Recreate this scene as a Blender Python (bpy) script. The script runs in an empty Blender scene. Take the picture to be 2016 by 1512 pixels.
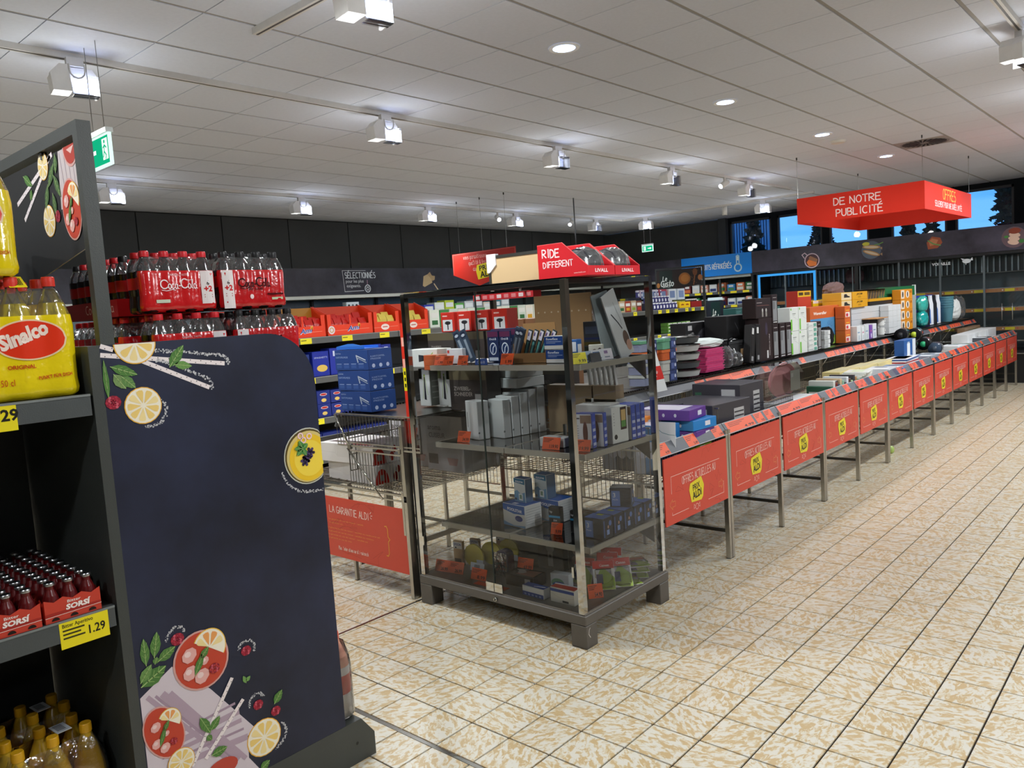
import bpy, math, random
from mathutils import Vector, Matrix
from mathutils.geometry import tessellate_polygon
R = math.radians
C = bpy.context.collection
SC = bpy.context.scene
random.seed(7)
# ---------------------------------------------------------------- camera
CAM_Z = 1.6
def camera():
    yaw, pitch, roll, f = R(41.84930688), R(5.19461419), R(-3.78346937), 1548.506
    cy, sy = math.cos(yaw), math.sin(yaw)
    fw = Vector((-sy*math.cos(pitch), cy*math.cos(pitch), -math.sin(pitch)))
    r = Vector((cy, sy, 0)); u = r.cross(fw)
    r2 = r*math.cos(roll)+u*math.sin(roll); u2 = -r*math.sin(roll)+u*math.cos(roll)
    cd = bpy.data.cameras.new('camera'); co = bpy.data.objects.new('camera', cd); C.objects.link(co)
    m = Matrix((r2, u2, -fw)).transposed().to_4x4(); m.translation = (0, 0, CAM_Z)
    co.matrix_world = m
    cd.sensor_fit = 'HORIZONTAL'; cd.sensor_width = 36; cd.lens = f/2016*36
    cd.clip_start = .02; cd.clip_end = 400
    SC.camera = co
camera()
# ---------------------------------------------------------------- world: dusk sky behind the windows
W = bpy.data.worlds.new('World'); SC.world = W; W.use_nodes = True
nt = W.node_tree; nt.nodes.clear()
wo = nt.nodes.new('ShaderNodeOutputWorld'); bg = nt.nodes.new('ShaderNodeBackground')
tc = nt.nodes.new('ShaderNodeTexCoord'); sx = nt.nodes.new('ShaderNodeSeparateXYZ'); cr = nt.nodes.new('ShaderNodeValToRGB')
nz = nt.nodes.new('ShaderNodeTexNoise'); mp = nt.nodes.new('ShaderNodeMapping'); mx = nt.nodes.new('ShaderNodeMix'); mx.data_type = 'RGBA'
nt.links.new(tc.outputs['Generated'], sx.inputs[0]); nt.links.new(sx.outputs['Z'], cr.inputs[0])
e = cr.color_ramp.elements; e[0].position = 0; e[0].color = (.16, .46, .95, 1); e[1].position = .6; e[1].color = (.03, .14, .55, 1)
mp.inputs['Scale'].default_value = (2, 2, 14); nz.inputs['Scale'].default_value = 2.5; nz.inputs['Detail'].default_value = 4
nt.links.new(tc.outputs['Generated'], mp.inputs[0]); nt.links.new(mp.outputs[0], nz.inputs[0])
cr2 = nt.nodes.new('ShaderNodeValToRGB'); cr2.color_ramp.elements[0].position = .48; cr2.color_ramp.elements[1].position = .62
nt.links.new(nz.outputs[0], cr2.inputs[0]); nt.links.new(cr2.outputs[0], mx.inputs['Factor'])
nt.links.new(cr.outputs[0], mx.inputs[6]); mx.inputs[7].default_value = (.05, .30, .80, 1)
nt.links.new(mx.outputs[2], bg.inputs[0]); bg.inputs[1].default_value = .75
nt.links.new(bg.outputs[0], wo.inputs[0])
# ---------------------------------------------------------------- exposure, light levels
SC.view_settings.view_transform = 'Standard'; SC.view_settings.look = 'None'; SC.view_settings.gamma = 1
SC.view_settings.use_curve_mapping = False
SC.view_settings.exposure = 1.0
SPOT_W = 58.0; CEILING_FILL_W = 2.6; DOWN_W = 14.0
SPOT_COL = (.94, .975, 1.0)
cy_ = SC.cycles
cy_.max_bounces = 7; cy_.diffuse_bounces = 4; cy_.glossy_bounces = 3; cy_.transmission_bounces = 4; cy_.transparent_max_bounces = 24
cy_.sample_clamp_indirect = 3.0; cy_.sample_clamp_direct = 0
cy_.caustics_reflective = False; cy_.caustics_refractive = False
cy_.use_denoising = True
try: cy_.use_light_tree = True
except Exception: pass
# ---------------------------------------------------------------- materials
def lin(c):
    if isinstance(c, str):
        c = c.lstrip('#'); c = [int(c[i:i+2], 16)/255 for i in (0, 2, 4)]
    return tuple((x/12.92 if x <= .04045 else ((x+.055)/1.055)**2.4) for x in c)+(1.0,)
MATS = {}
def bsdf(name):
    m = bpy.data.materials.new(name); m.use_nodes = True
    return m, m.node_tree, m.node_tree.nodes['Principled BSDF']
def vc(name, rough, metal=0.0, spec=.5, noise=0.0, nscale=6.0, coat=0.0, bump=0.0, bscale=60.0):
    m, t, b = bsdf(name)
    a = t.nodes.new('ShaderNodeAttribute'); a.attribute_name = 'Col'
    out = a.outputs['Color']
    if noise:
        n = t.nodes.new('ShaderNodeTexNoise'); n.inputs['Scale'].default_value = nscale; n.inputs['Detail'].default_value = 5; n.inputs['Roughness'].default_value = .62
        g = t.nodes.new('ShaderNodeNewGeometry'); t.links.new(g.outputs['Position'], n.inputs[0])
        r = t.nodes.new('ShaderNodeMapRange'); r.inputs[1].default_value = .3; r.inputs[2].default_value = .7
        r.inputs[3].default_value = 1-noise; r.inputs[4].default_value = 1+noise
        t.links.new(n.outputs[0], r.inputs[0])
        v = t.nodes.new('ShaderNodeVectorMath'); v.operation = 'SCALE'
        t.links.new(out, v.inputs[0]); t.links.new(r.outputs[0], v.inputs['Scale']); out = v.outputs[0]
    if bump:
        n2 = t.nodes.new('ShaderNodeTexNoise'); n2.inputs['Scale'].default_value = bscale
        bp = t.nodes.new('ShaderNodeBump'); bp.inputs['Strength'].default_value = bump; bp.inputs['Distance'].default_value = .004
        g2 = t.nodes.new('ShaderNodeNewGeometry'); t.links.new(g2.outputs['Position'], n2.inputs[0])
        t.links.new(n2.outputs[0], bp.inputs['Height']); t.links.new(bp.outputs[0], b.inputs['Normal'])
    t.links.new(out, b.inputs['Base Color'])
    b.inputs['Roughness'].default_value = rough; b.inputs['Metallic'].default_value = metal
    b.inputs['Specular IOR Level'].default_value = spec; b.inputs['Coat Weight'].default_value = coat
    b.inputs['Coat Roughness'].default_value = .12
    MATS[name] = m
vc('matte', .7, spec=.3); vc('card', .42, spec=.4); vc('gloss', .22, spec=.5); vc('plastic', .35)
vc('metal', .28, metal=1, noise=.06, nscale=30); vc('chrome', .07, metal=1); vc('painted', .42, noise=.05, nscale=12, bump=.1, bscale=300)
vc('chalk', .42, spec=.4, noise=.5, nscale=2.6); vc('wall', .85, spec=.2, noise=.06, nscale=2); vc('fabric', .9, spec=.1, bump=.4, bscale=120)
vc('wrapcolor', .16, spec=.6, coat=.5, bump=.5, bscale=38); vc('panelwhite', .85, spec=.15, noise=.025, nscale=40)
def emit(name, strength):
    m = bpy.data.materials.new(name); m.use_nodes = True; t = m.node_tree; t.nodes.clear()
    o = t.nodes.new('ShaderNodeOutputMaterial'); e_ = t.nodes.new('ShaderNodeEmission'); a = t.nodes.new('ShaderNodeAttribute'); a.attribute_name = 'Col'
    t.links.new(a.outputs['Color'], e_.inputs[0]); e_.inputs[1].default_value = strength; t.links.new(e_.outputs[0], o.inputs[0]); MATS[name] = m
emit('lamp', 7.0); emit('signlight', .62)
def clear(name, tint, refl, rough=.02, white=0.0, bump=0.0):
    m = bpy.data.materials.new(name); m.use_nodes = True; t = m.node_tree; t.nodes.clear()
    o = t.nodes.new('ShaderNodeOutputMaterial'); tr = t.nodes.new('ShaderNodeBsdfTransparent'); gl = t.nodes.new('ShaderNodeBsdfGlossy')
    tr.inputs[0].default_value = tint+(1,); gl.inputs['Roughness'].default_value = rough
    fr = t.nodes.new('ShaderNodeFresnel'); fr.inputs[0].default_value = 1.45
    mm = t.nodes.new('ShaderNodeMath'); mm.operation = 'MULTIPLY'; mm.inputs[1].default_value = refl; mm.use_clamp = True
    mix = t.nodes.new('ShaderNodeMixShader'); t.links.new(fr.outputs[0], mm.inputs[0]); t.links.new(mm.outputs[0], mix.inputs[0])
    t.links.new(tr.outputs[0], mix.inputs[1]); t.links.new(gl.outputs[0], mix.inputs[2]); last = mix
    if white:
        df = t.nodes.new('ShaderNodeBsdfDiffuse'); df.inputs[0].default_value = (.8, .82, .84, 1); m2 = t.nodes.new('ShaderNodeMixShader')
        m2.inputs[0].default_value = white; t.links.new(mix.outputs[0], m2.inputs[1]); t.links.new(df.outputs[0], m2.inputs[2]); last = m2
    if bump:
        n2 = t.nodes.new('ShaderNodeTexNoise'); n2.inputs['Scale'].default_value = 28; n2.inputs['Detail'].default_value = 3
        bp = t.nodes.new('ShaderNodeBump'); bp.inputs['Strength'].default_value = bump; bp.inputs['Distance'].default_value = .01
        g = t.nodes.new('ShaderNodeNewGeometry'); t.links.new(g.outputs['Position'], n2.inputs[0])
        t.links.new(n2.outputs[0], bp.inputs['Height']); t.links.new(bp.outputs[0], gl.inputs['Normal']); t.links.new(bp.outputs[0], fr.inputs['Normal'])
    t.links.new(last.outputs[0], o.inputs[0]); MATS[name] = m
clear('glass', (.985, .995, .99), 1.1); clear('shelfglass', (.84, .86, .85), 1.5, .05); clear('winglass', (.92, .96, .98), .6); clear('film', (.96, .96, .97), 2.6, .08, .02, .7); clear('clearpet', (.86, .86, .87), 1.6, .06, .03)
clear('bag', (.94, .94, .95), 2.2, .14, .07, .8); clear('lens', (.97, .97, .97), 2.0, .1)
# floor tile: cream with ochre blotches, the streaks turned at random per tile
TX, TY, TOX, TOY = .19568, .19522, -2.16761, 2.63727
def tile_material():
    m, t, b = bsdf('floor_tile_glaze'); N = t.nodes; L = t.links
    g = N.new('ShaderNodeNewGeometry')
    s1 = N.new('ShaderNodeVectorMath'); s1.operation = 'SUBTRACT'; s1.inputs[1].default_value = (TOX, TOY, 0); L.new(g.outputs['Position'], s1.inputs[0])
    dv = N.new('ShaderNodeVectorMath'); dv.operation = 'DIVIDE'; dv.inputs[1].default_value = (TX, TY, 1); L.new(s1.outputs[0], dv.inputs[0])
    fl = N.new('ShaderNodeVectorMath'); fl.operation = 'FLOOR'; L.new(dv.outputs[0], fl.inputs[0])
    ms = N.new('ShaderNodeVectorMath'); ms.operation = 'MULTIPLY'; ms.inputs[1].default_value = (1, 1, 0); L.new(fl.outputs[0], ms.inputs[0])
    wn = N.new('ShaderNodeTexWhiteNoise'); wn.noise_dimensions = '3D'; L.new(ms.outputs[0], wn.inputs[0])
    st = N.new('ShaderNodeMath'); st.operation = 'MULTIPLY'; st.inputs[1].default_value = 3.0; L.new(wn.outputs[0], st.inputs[0])
    rt = N.new('ShaderNodeVectorRotate'); rt.rotation_type = 'Z_AXIS'; L.new(g.outputs['Position'], rt.inputs['Vector']); L.new(st.outputs[0], rt.inputs['Angle'])
    ad = N.new('ShaderNodeVectorMath'); ad.operation = 'ADD'; L.new(rt.outputs[0], ad.inputs[0])
    sc = N.new('ShaderNodeVectorMath'); sc.operation = 'SCALE'; sc.inputs['Scale'].default_value = 9; L.new(wn.outputs['Color'], sc.inputs[0]); L.new(sc.outputs[0], ad.inputs[1])
    mp_ = N.new('ShaderNodeMapping'); mp_.inputs['Scale'].default_value = (27, 50, 1); L.new(ad.outputs[0], mp_.inputs[0])
    nz_ = N.new('ShaderNodeTexNoise'); nz_.inputs['Scale'].default_value = 1; nz_.inputs['Detail'].default_value = 5; nz_.inputs['Roughness'].default_value = .6; nz_.inputs['Distortion'].default_value = .6
    L.new(mp_.outputs[0], nz_.inputs[0])
    r = N.new('ShaderNodeValToRGB'); L.new(nz_.outputs[0], r.inputs[0]); e_ = r.color_ramp.elements
    e_[0].position = .46; e_[0].color = lin('#d8d3c5'); e_[1].position = .57; e_[1].color = lin('#c4aa7e')
    e2 = e_.new(.515); e2.color = lin('#d1c3a4')
    L.new(r.outputs[0], b.inputs['Base Color']); b.inputs['Roughness'].default_value = .32; b.inputs['Specular IOR Level'].default_value = .5
    bp = N.new('ShaderNodeBump'); bp.inputs['Strength'].default_value = .06; L.new(nz_.outputs[0], bp.inputs['Height']); L.new(bp.outputs[0], b.inputs['Normal'])
    MATS['tile'] = m
tile_material()
# ---------------------------------------------------------------- mesh builder
class M:
    def __init__(s, mat='matte'):
        s.v = []; s.f = []; s.c = []; s.m = []; s.mat = mat; s.sm = []
    def add(s, vs, fs, col, mat=None, smooth=False):
        b = len(s.v); s.v += [tuple(p) for p in vs]
        col = lin(col) if isinstance(col, str) else col
        for f in fs:
            s.f.append([b+i for i in f]); s.c.append(col); s.m.append(mat or s.mat); s.sm.append(smooth)
    def box(s, x0, y0, z0, x1, y1, z1, col, mat=None, cols=None):
        vs = [(x0, y0, z0), (x1, y0, z0), (x1, y1, z0), (x0, y1, z0), (x0, y0, z1), (x1, y0, z1), (x1, y1, z1), (x0, y1, z1)]
        fs = {'b': (3, 2, 1, 0), 't': (4, 5, 6, 7), 'y': (0, 1, 5, 4), 'x': (1, 2, 6, 5), 'Y': (2, 3, 7, 6), 'X': (3, 0, 4, 7)}
        for k, f in fs.items(): s.add([vs[i] for i in f], [(0, 1, 2, 3)], (cols or {}).get(k, col), mat)
    def cham(s, x0, y0, z0, x1, y1, z1, r, col, mat=None):           # box with chamfered edges
        vs = []
        X = (x0, x1); Y = (y0, y1); Z = (z0, z1); ix = {}
        for i in (0, 1):
            for j in (0, 1):
                for k in (0, 1):
                    dx, dy, dz = (r if i == 0 else -r), (r if j == 0 else -r), (r if k == 0 else -r)
                    for a, p in enumerate(((X[i], Y[j]+dy, Z[k]+dz), (X[i]+dx, Y[j], Z[k]+dz), (X[i]+dx, Y[j]+dy, Z[k]))):
                        ix[(i, j, k, a)] = len(vs); vs.append(p)
        fs = []
        g = lambda *q: [ix[t] for t in q]
        fs.append(g((0, 0, 0, 0), (0, 0, 1, 0), (0, 1, 1, 0), (0, 1, 0, 0))); fs.append(g((1, 0, 0, 0), (1, 1, 0, 0), (1, 1, 1, 0), (1, 0, 1, 0)))
        fs.append(g((0, 0, 0, 1), (1, 0, 0, 1), (1, 0, 1, 1), (0, 0, 1, 1))); fs.append(g((0, 1, 0, 1), (0, 1, 1, 1), (1, 1, 1, 1), (1, 1, 0, 1)))
        fs.append(g((0, 0, 0, 2), (0, 1, 0, 2), (1, 1, 0, 2), (1, 0, 0, 2))); fs.append(g((0, 0, 1, 2), (1, 0, 1, 2), (1, 1, 1, 2), (0, 1, 1, 2)))
        for i in (0, 1):
            for j in (0, 1):
                fs.append(g((i, j, 0, 0), (i, j, 1, 0), (i, j, 1, 1), (i, j, 0, 1)))
                fs.append(g((i, 0, j, 0), (i, 1, j, 0), (i, 1, j, 2), (i, 0, j, 2)))
                fs.append(g((0, i, j, 1), (1, i, j, 1), (1, i, j, 2), (0, i, j, 2)))
        for i in (0, 1):
            for j in (0, 1):
                for k in (0, 1): fs.append(g((i, j, k, 0), (i, j, k, 1), (i, j, k, 2)))
        s.add(vs, fs, col, mat)
    def bar(s, a, b, r, col, mat=None, n=4, r2=None):
        a = Vector(a); b = Vector(b); d = (b-a).normalized()
        u = d.orthogonal().normalized() if abs(d.z) > .99 else d.cross(Vector((0, 0, 1))).normalized()
        w = d.cross(u); vs = []; r2 = r if r2 is None else r2; o = math.pi/4 if n == 4 else 0; k_ = 1.414 if n == 4 else 1
        for p, q in ((a, r), (b, r2)):
            for i in range(n):
                t = o+2*math.pi*i/n; vs.append(p+(u*math.cos(t)+w*math.sin(t))*q*k_)
        fs = [(i, (i+1) % n, n+(i+1) % n, n+i) for i in range(n)]+[tuple(range(n))[::-1], tuple(range(n, 2*n))]
        s.add(vs, fs, col, mat, n > 5)
    def path(s, pts, r, col, mat=None, n=4):
        for a, b in zip(pts[:-1], pts[1:]): s.bar(a, b, r, col, mat, n)
    def lathe(s, cx, cy, prof, cols, mat=None, n=16, cap=True, fy=1.0):
        # prof: (r, z) from the bottom up; cols: one colour per band (or one for all)
        vs = []
        for r, z in prof:
            for i in range(n):
                t = 2*math.pi*i/n; vs.append((cx+r*math.cos(t), cy+r*fy*math.sin(t), z))
        for k in range(len(prof)-1):
            c = cols[k] if isinstance(cols, (list, tuple)) else cols
            mt = mat[k] if isinstance(mat, (list, tuple)) else mat
            b = k*n
            s.add([vs[b+i] for i in range(2*n)], [(i, (i+1) % n, n+(i+1) % n, n+i) for i in range(n)], c, mt, True)
        if cap:
            c0 = cols[0] if isinstance(cols, (list, tuple)) else cols; c1 = cols[-1] if isinstance(cols, (list, tuple)) else cols
            m0 = mat[0] if isinstance(mat, (list, tuple)) else mat; m1 = mat[-1] if isinstance(mat, (list, tuple)) else mat
            s.add(vs[:n], [tuple(range(n))[::-1]], c0, m0); s.add(vs[-n:], [tuple(range(n))], c1, m1)
    def prism(s, pts, axis, a, b, col, mat=None, side=None):
        # pts: 2D outline counter-clockwise in the plane across axis; extruded from a to b along it
        def P(u, v, w): return {'x': (w, u, v), 'y': (u, w, v), 'z': (u, v, w)}[axis]
        n = len(pts); lo = [P(u, v, a) for u, v in pts]; hi = [P(u, v, b) for u, v in pts]
        tri = tessellate_polygon([[Vector((u, v, 0)) for u, v in pts]])
        s.add(lo, [tuple(t) for t in tri], col, mat); s.add(hi, [tuple(t) for t in tri], col, mat)
        for i in range(n):
            j = (i+1) % n; s.add([lo[i], lo[j], hi[j], hi[i]], [(0, 1, 2, 3)], side or col, mat)
    # ------------ flat print on a frame F = (origin, u, v, n); lay = layer above the surface
    def P2(s, F, x, y, lay):
        o, u, v, n = F; return o+u*x+v*y+n*(.0005*lay)
    def poly(s, F, pts, col, lay=1, mat=None):
        tri = tessellate_polygon([[Vector((x, y, 0)) for x, y in pts]])
        n = F[3]; vs = [s.P2(F, x, y, lay) for x, y in pts]; fs = []
        for t in tri:
            a, b, c = (vs[i] for i in t)
            fs.append(tuple(t) if (b-a).cross(c-a).dot(n) > 0 else tuple(t)[::-1])
        s.add(vs, fs, col, mat)
    def rect(s, F, x0, y0, x1, y1, col, lay=1, mat=None): s.add([s.P2(F, *p, lay) for p in ((x0, y0), (x1, y0), (x1, y1), (x0, y1))], [(0, 1, 2, 3)], col, mat)
    def ell(s, F, cx, cy, rx, ry, col, lay=1, a0=0, a1=360, rot=0, n=20, mat=None):
        pts = []
        for i in range(n+1):
            t = R(a0+(a1-a0)*i/n); x, y = rx*math.cos(t), ry*math.sin(t); q = R(rot)
            pts.append((cx+x*math.cos(q)-y*math.sin(q), cy+x*math.sin(q)+y*math.cos(q)))
        if a1-a0 < 359: pts.append((cx, cy))
        else: pts.pop()
        s.poly(F, pts, col, lay, mat)
    def stroke(s, F, pts, w, col, lay=1, mat=None, closed=False):
        if closed: pts = list(pts)+[pts[0]]
        for i_, ((x0, y0), (x1, y1)) in enumerate(zip(pts[:-1], pts[1:])):
            d = math.hypot(x1-x0, y1-y0); lay += .11 if i_ % 2 else -.11
            if d < 1e-9: continue
            nx, ny = -(y1-y0)/d*w/2, (x1-x0)/d*w/2; ex, ey = (x1-x0)/d*w*.35, (y1-y0)/d*w*.35
            s.add([s.P2(F, *p, lay) for p in ((x0-ex-nx, y0-ey-ny), (x1+ex-nx, y1+ey-ny), (x1+ex+nx, y1+ey+ny), (x0-ex+nx, y0-ey+ny))], [(0, 1, 2, 3)], col, mat)
    def ring(s, F, cx, cy, r, w, col, lay=1, a0=0, a1=360, n=20, ky=1.0):
        s.stroke(F, [(cx+r*math.cos(R(a0+(a1-a0)*i/n)), cy+ky*r*math.sin(R(a0+(a1-a0)*i/n))) for i in range(n+1)], w, col, lay)
    def text(s, F, x, y, h, string, col, lay=1, wx=1.0, bold=0.0, shear=0.0, rot=0.0, center=False, width=None):
        vs, fs, wd = text_mesh(string, bold); k = h
        if width: wx = width/(wd*h)
        if center: x -= wd*k*wx/2*math.cos(R(rot)); y -= wd*k*wx/2*math.sin(R(rot))
        ca, sa = math.cos(R(rot)), math.sin(R(rot)); out = []
        for a, b in vs:
            px, py = (a+b*shear)*k*wx, b*k; out.append(s.P2(F, x+px*ca-py*sa, y+px*sa+py*ca, lay))
        s.add(out, fs, col)
    def hand(s, F, x, y, h, string, col, lay=1, w=.11, adv=.62, wx=.5, rot=0.0, shear=0.0, width=None, center=False, wob=0.0):
        n = sum(.6 if ch in " I.'" else 1 for ch in string)
        if width: k = width/(n*adv*h); adv *= k; wx *= k
        tot = n*adv*h
        cx = -tot/2 if center else 0; ca, sa = math.cos(R(rot)), math.sin(R(rot)); rnd = random.Random(string)
        for ch in string:
            dy = rnd.uniform(-wob, wob)*h
            for pl in STROKES.get(ch, []):
                pts = []
                for a, b in pl:
                    px = cx+(a*wx+b*shear)*h; py = b*h+dy; pts.append((x+px*ca-py*sa, y+px*sa+py*ca))
                s.stroke(F, pts, w*h, col, lay)
            cx += adv*h*(.6 if ch in " I.'" else 1)
    def build(s, name, parent=None, loc=None, world=False, link=True):
        off = Vector((0, 0, 0))
        if world and parent is not None: off = Vector(parent.location)
        if loc is not None: off = Vector(loc)
        me = bpy.data.meshes.new(name)
        me.from_pydata([(x-off.x, y-off.y, z-off.z) for x, y, z in s.v], [], s.f)
        keys = []
        for k in s.m:
            if k not in keys: keys.append(k)
        for k in keys: me.materials.append(MATS[k])
        me.polygons.foreach_set('material_index', [keys.index(k) for k in s.m])
        me.polygons.foreach_set('use_smooth', s.sm)
        at = me.color_attributes.new('Col', 'FLOAT_COLOR', 'CORNER'); buf = []
        for f, c in zip(s.f, s.c): buf += list(c)*len(f)
        at.data.foreach_set('color', buf)
        me.update()
        o = bpy.data.objects.new(name, me); C.objects.link(o)
        if parent is not None: o.parent = parent
        if loc is not None: o.location = loc
        return o
TM = {}
def text_mesh(string, bold):
    key = (string, bold)
    if key not in TM:
        cu = bpy.data.curves.new('t', 'FONT'); cu.body = string; cu.size = 1; cu.offset = bold; cu.resolution_u = 2; cu.fill_mode = 'FRONT'
        o = bpy.data.objects.new('t', cu); me = o.to_mesh(); k = 1/.73
        vs = [(v.co.x*k, v.co.y*k) for v in me.vertices]; fs = []
        for p in me.polygons:
            f = list(p.vertices)
            a, b, c = (vs[i] for i in f[:3])
            ar = sum(vs[f[i]][0]*vs[f[(i+1) % len(f)]][1]-vs[f[(i+1) % len(f)]][0]*vs[f[i]][1] for i in range(len(f)))
            fs.append(tuple(f) if ar > 0 else tuple(f[::-1]))
        x0 = min((v[0] for v in vs), default=0); x1 = max((v[0] for v in vs), default=.1)
        TM[key] = ([(a-x0, b) for a, b in vs], fs, x1-x0); o.to_mesh_clear(); bpy.data.objects.remove(o); bpy.data.curves.remove(cu)
    return TM[key]
def arc(cx, cy, rx, ry, a0, a1, n=8): return [(cx+rx*math.cos(R(a0+(a1-a0)*i/n)), cy+ry*math.sin(R(a0+(a1-a0)*i/n))) for i in range(n+1)]
S_ = {
 'A': [[(0, 0), (.5, 1), (1, 0)], [(.2, .35), (.8, .35)]], 'B': [[(0, 0), (0, 1)]+arc(.35, .76, .5, .24, 90, -90, 6)+[(0, .52)], arc(.4, .26, .55, .26, 90, -90, 6)+[(0, 0)]],
 'C': [arc(.6, .5, .6, .5, 60, 300, 10)], 'D': [[(0, 0), (0, 1)]+arc(.2, .5, .75, .5, 90, -90, 8)+[(0, 0)]], 'E': [[(.9, 1), (0, 1), (0, 0), (.95, 0)], [(0, .52), (.75, .52)]],
 'F': [[(.9, 1), (0, 1), (0, 0)], [(0, .52), (.7, .52)]], 'G': [arc(.6, .5, .6, .5, 50, 340, 10)+[(1.1, .45), (.65, .45)]], 'I': [[(.3, 0), (.3, 1)]],
 'L': [[(0, 1), (0, 0), (.85, 0)]], 'M': [[(0, 0), (.1, 1), (.5, .35), (.9, 1), (1, 0)]], 'N': [[(0, 0), (0, 1), (.9, 0), (.9, 1)]], 'O': [arc(.5, .5, .5, .5, 90, 450, 12)],
 'P': [[(0, 0), (0, 1)]+arc(.35, .74, .55, .26, 90, -90, 6)+[(0, .48)]], 'R': [[(0, 0), (0, 1)]+arc(.35, .74, .55, .26, 90, -90, 6)+[(0, .48), (.2, .48), (.95, 0)]],
 'S': [arc(.5, .75, .42, .25, 50, 250, 6)+arc(.48, .27, .45, .27, 80, -130, 7)], 'T': [[(0, 1), (1, 1)], [(.5, 1), (.5, 0)]], 'U': [[(0, 1)]+arc(.45, .35, .45, .35, 180, 360, 8)+[(.9, 1)]],
 'V': [[(0, 1), (.5, 0), (1, 1)]], 'X': [[(0, 0), (1, 1)], [(0, 1), (1, 0)]], 'W': [[(0, 1), (.25, 0), (.5, .8), (.75, 0), (1, 1)]], '-': [[(.1, .45), (.7, .45)]], 'Y': [[(0, 1), (.5, .5), (1, 1)], [(.5, .5), (.5, 0)]],
 'o': [arc(.42, .33, .42, .33, 90, 450, 10)], 'c': [arc(.45, .33, .45, .33, 55, 305, 8)], 'a': [arc(.4, .33, .4, .33, 60, 400, 10)+[(.75, .6), (.75, .12), (.95, .0)]],
 'l': [[(.1, .1), (.5, .8)]+arc(.4, .9, .14, .14, 0, 180, 4)+[(.22, .1), (.5, 0), (.65, .12)]], 'e': [[(.1, .3), (.7, .38)]+arc(.42, .33, .36, .33, 20, 310, 8)],
 'u': [[(.0, .62), (.05, .15)]+arc(.35, .15, .3, .15, 200, 350, 5)+[(.7, .6), (.7, .1), (.9, 0)]], 's': [arc(.4, .5, .3, .16, 40, 250, 5)+arc(.4, .17, .34, .17, 90, -140, 6)],
 't': [[(.4, 1), (.3, .12), (.5, 0), (.7, .1)], [(.05, .68), (.75, .7)]], 'p': [[(.05, .6), (.05, -.35)], arc(.4, .33, .36, .33, 180, -180, 8)], 'r': [[(.05, 0), (.05, .62), (.05, .4), (.4, .66), (.7, .6)]],
 'x': [[(0, 0), (.75, .64)], [(0, .64), (.75, 0)]], 'i': [[(.3, 0), (.3, .62)], [(.3, .8), (.3, .9)]], 'g': [arc(.4, .33, .4, .33, 60, 400, 8)+[(.78, .6), (.75, -.2)]+arc(.42, -.2, .33, .16, 0, -150, 5)],
 'n': [[(.05, 0), (.05, .62), (.05, .42)]+arc(.4, .4, .34, .24, 160, 0, 5)+[(.74, 0)]], 'q': [arc(.4, .33, .4, .33, 60, 400, 8)+[(.78, .6), (.78, -.35)]], 'f': [[(.7, .95), (.45, .98), (.3, .8), (.3, 0)], [(.05, .6), (.65, .6)]],
 'h': [[(.05, 1), (.05, 0), (.05, .42)]+arc(.4, .4, .34, .24, 160, 0, 5)+[(.74, 0)]], 'é': [[(.1, .3), (.7, .38)]+arc(.42, .33, .36, .33, 20, 310, 8), [(.3, .78), (.6, .98)]],
 '&': [[(.9, 0), (.2, .7)]+arc(.4, .8, .2, .18, 180, 0, 5)+[(.1, .25), (.35, 0), (.85, .4)]], '.': [[(.1, 0), (.1, .08)]], 'v': [[(0, .62), (.35, 0), (.7, .62)]], "'": [[(.3, 1), (.2, .75)]],
}
S_['É'] = S_['E']+[[(.3, 1.15), (.75, 1.38)]]
STROKES = S_
V3 = Vector
def FX(x, y, z): return (V3((x, y, z)), V3((0, 1, 0)), V3((0, 0, 1)), V3((1, 0, 0)))       # faces +x
def FY(x, y, z): return (V3((x, y, z)), V3((1, 0, 0)), V3((0, 0, 1)), V3((0, -1, 0)))      # faces -y
def FT(x, y, z): return (V3((x, y, z)), V3((1, 0, 0)), V3((0, 1, 0)), V3((0, 0, 1)))       # faces up
# ---------------------------------------------------------------- objects
def setp(o, label=None, cat=None, group=None, kind=None):
    for k, v in (('label', label), ('category', cat), ('group', group), ('kind', kind)):
        if v: o[k] = v
    return o
def thing(name, label, cat, loc=(0, 0, 0), rz=0.0, group=None):
    o = bpy.data.objects.new(name, None); C.objects.link(o); o.empty_display_size = .05
    o.location = loc; o.rotation_euler = (0, 0, rz)
    return setp(o, label, cat, group)
def solo(m, name, label, cat, loc=None, group=None, rz=0.0):
    o = m.build(name, loc=loc); 
    if loc is not None:                      # mesh given in local coordinates
        pass
    o.rotation_euler = (0, 0, rz)
    return setp(o, label, cat, group)
def slocal(m, name, label, cat, loc, rz=0.0, group=None):
    o = m.build(name); o.location = loc; o.rotation_euler = (0, 0, rz)
    return setp(o, label, cat, group)
KIDS = {}
def copy_tree(o, parent=None, label=None, group=None, loc=None, rz=None):
    c = o.copy(); C.objects.link(c); c.parent = parent
    if label: c['label'] = label
    if group: c['group'] = group
    if loc is not None: c.location = loc
    if rz is not None: c.rotation_euler = (0, 0, rz)
    for ch in list(o.children): copy_tree(ch, c)
    return c
ORD = ['first', 'second', 'third', 'fourth', 'fifth', 'sixth', 'seventh', 'eighth', 'ninth', 'tenth', 'eleventh', 'twelfth', 'thirteenth', 'fourteenth', 'fifteenth', 'sixteenth', 'seventeenth', 'eighteenth', 'nineteenth', 'twentieth']
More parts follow.
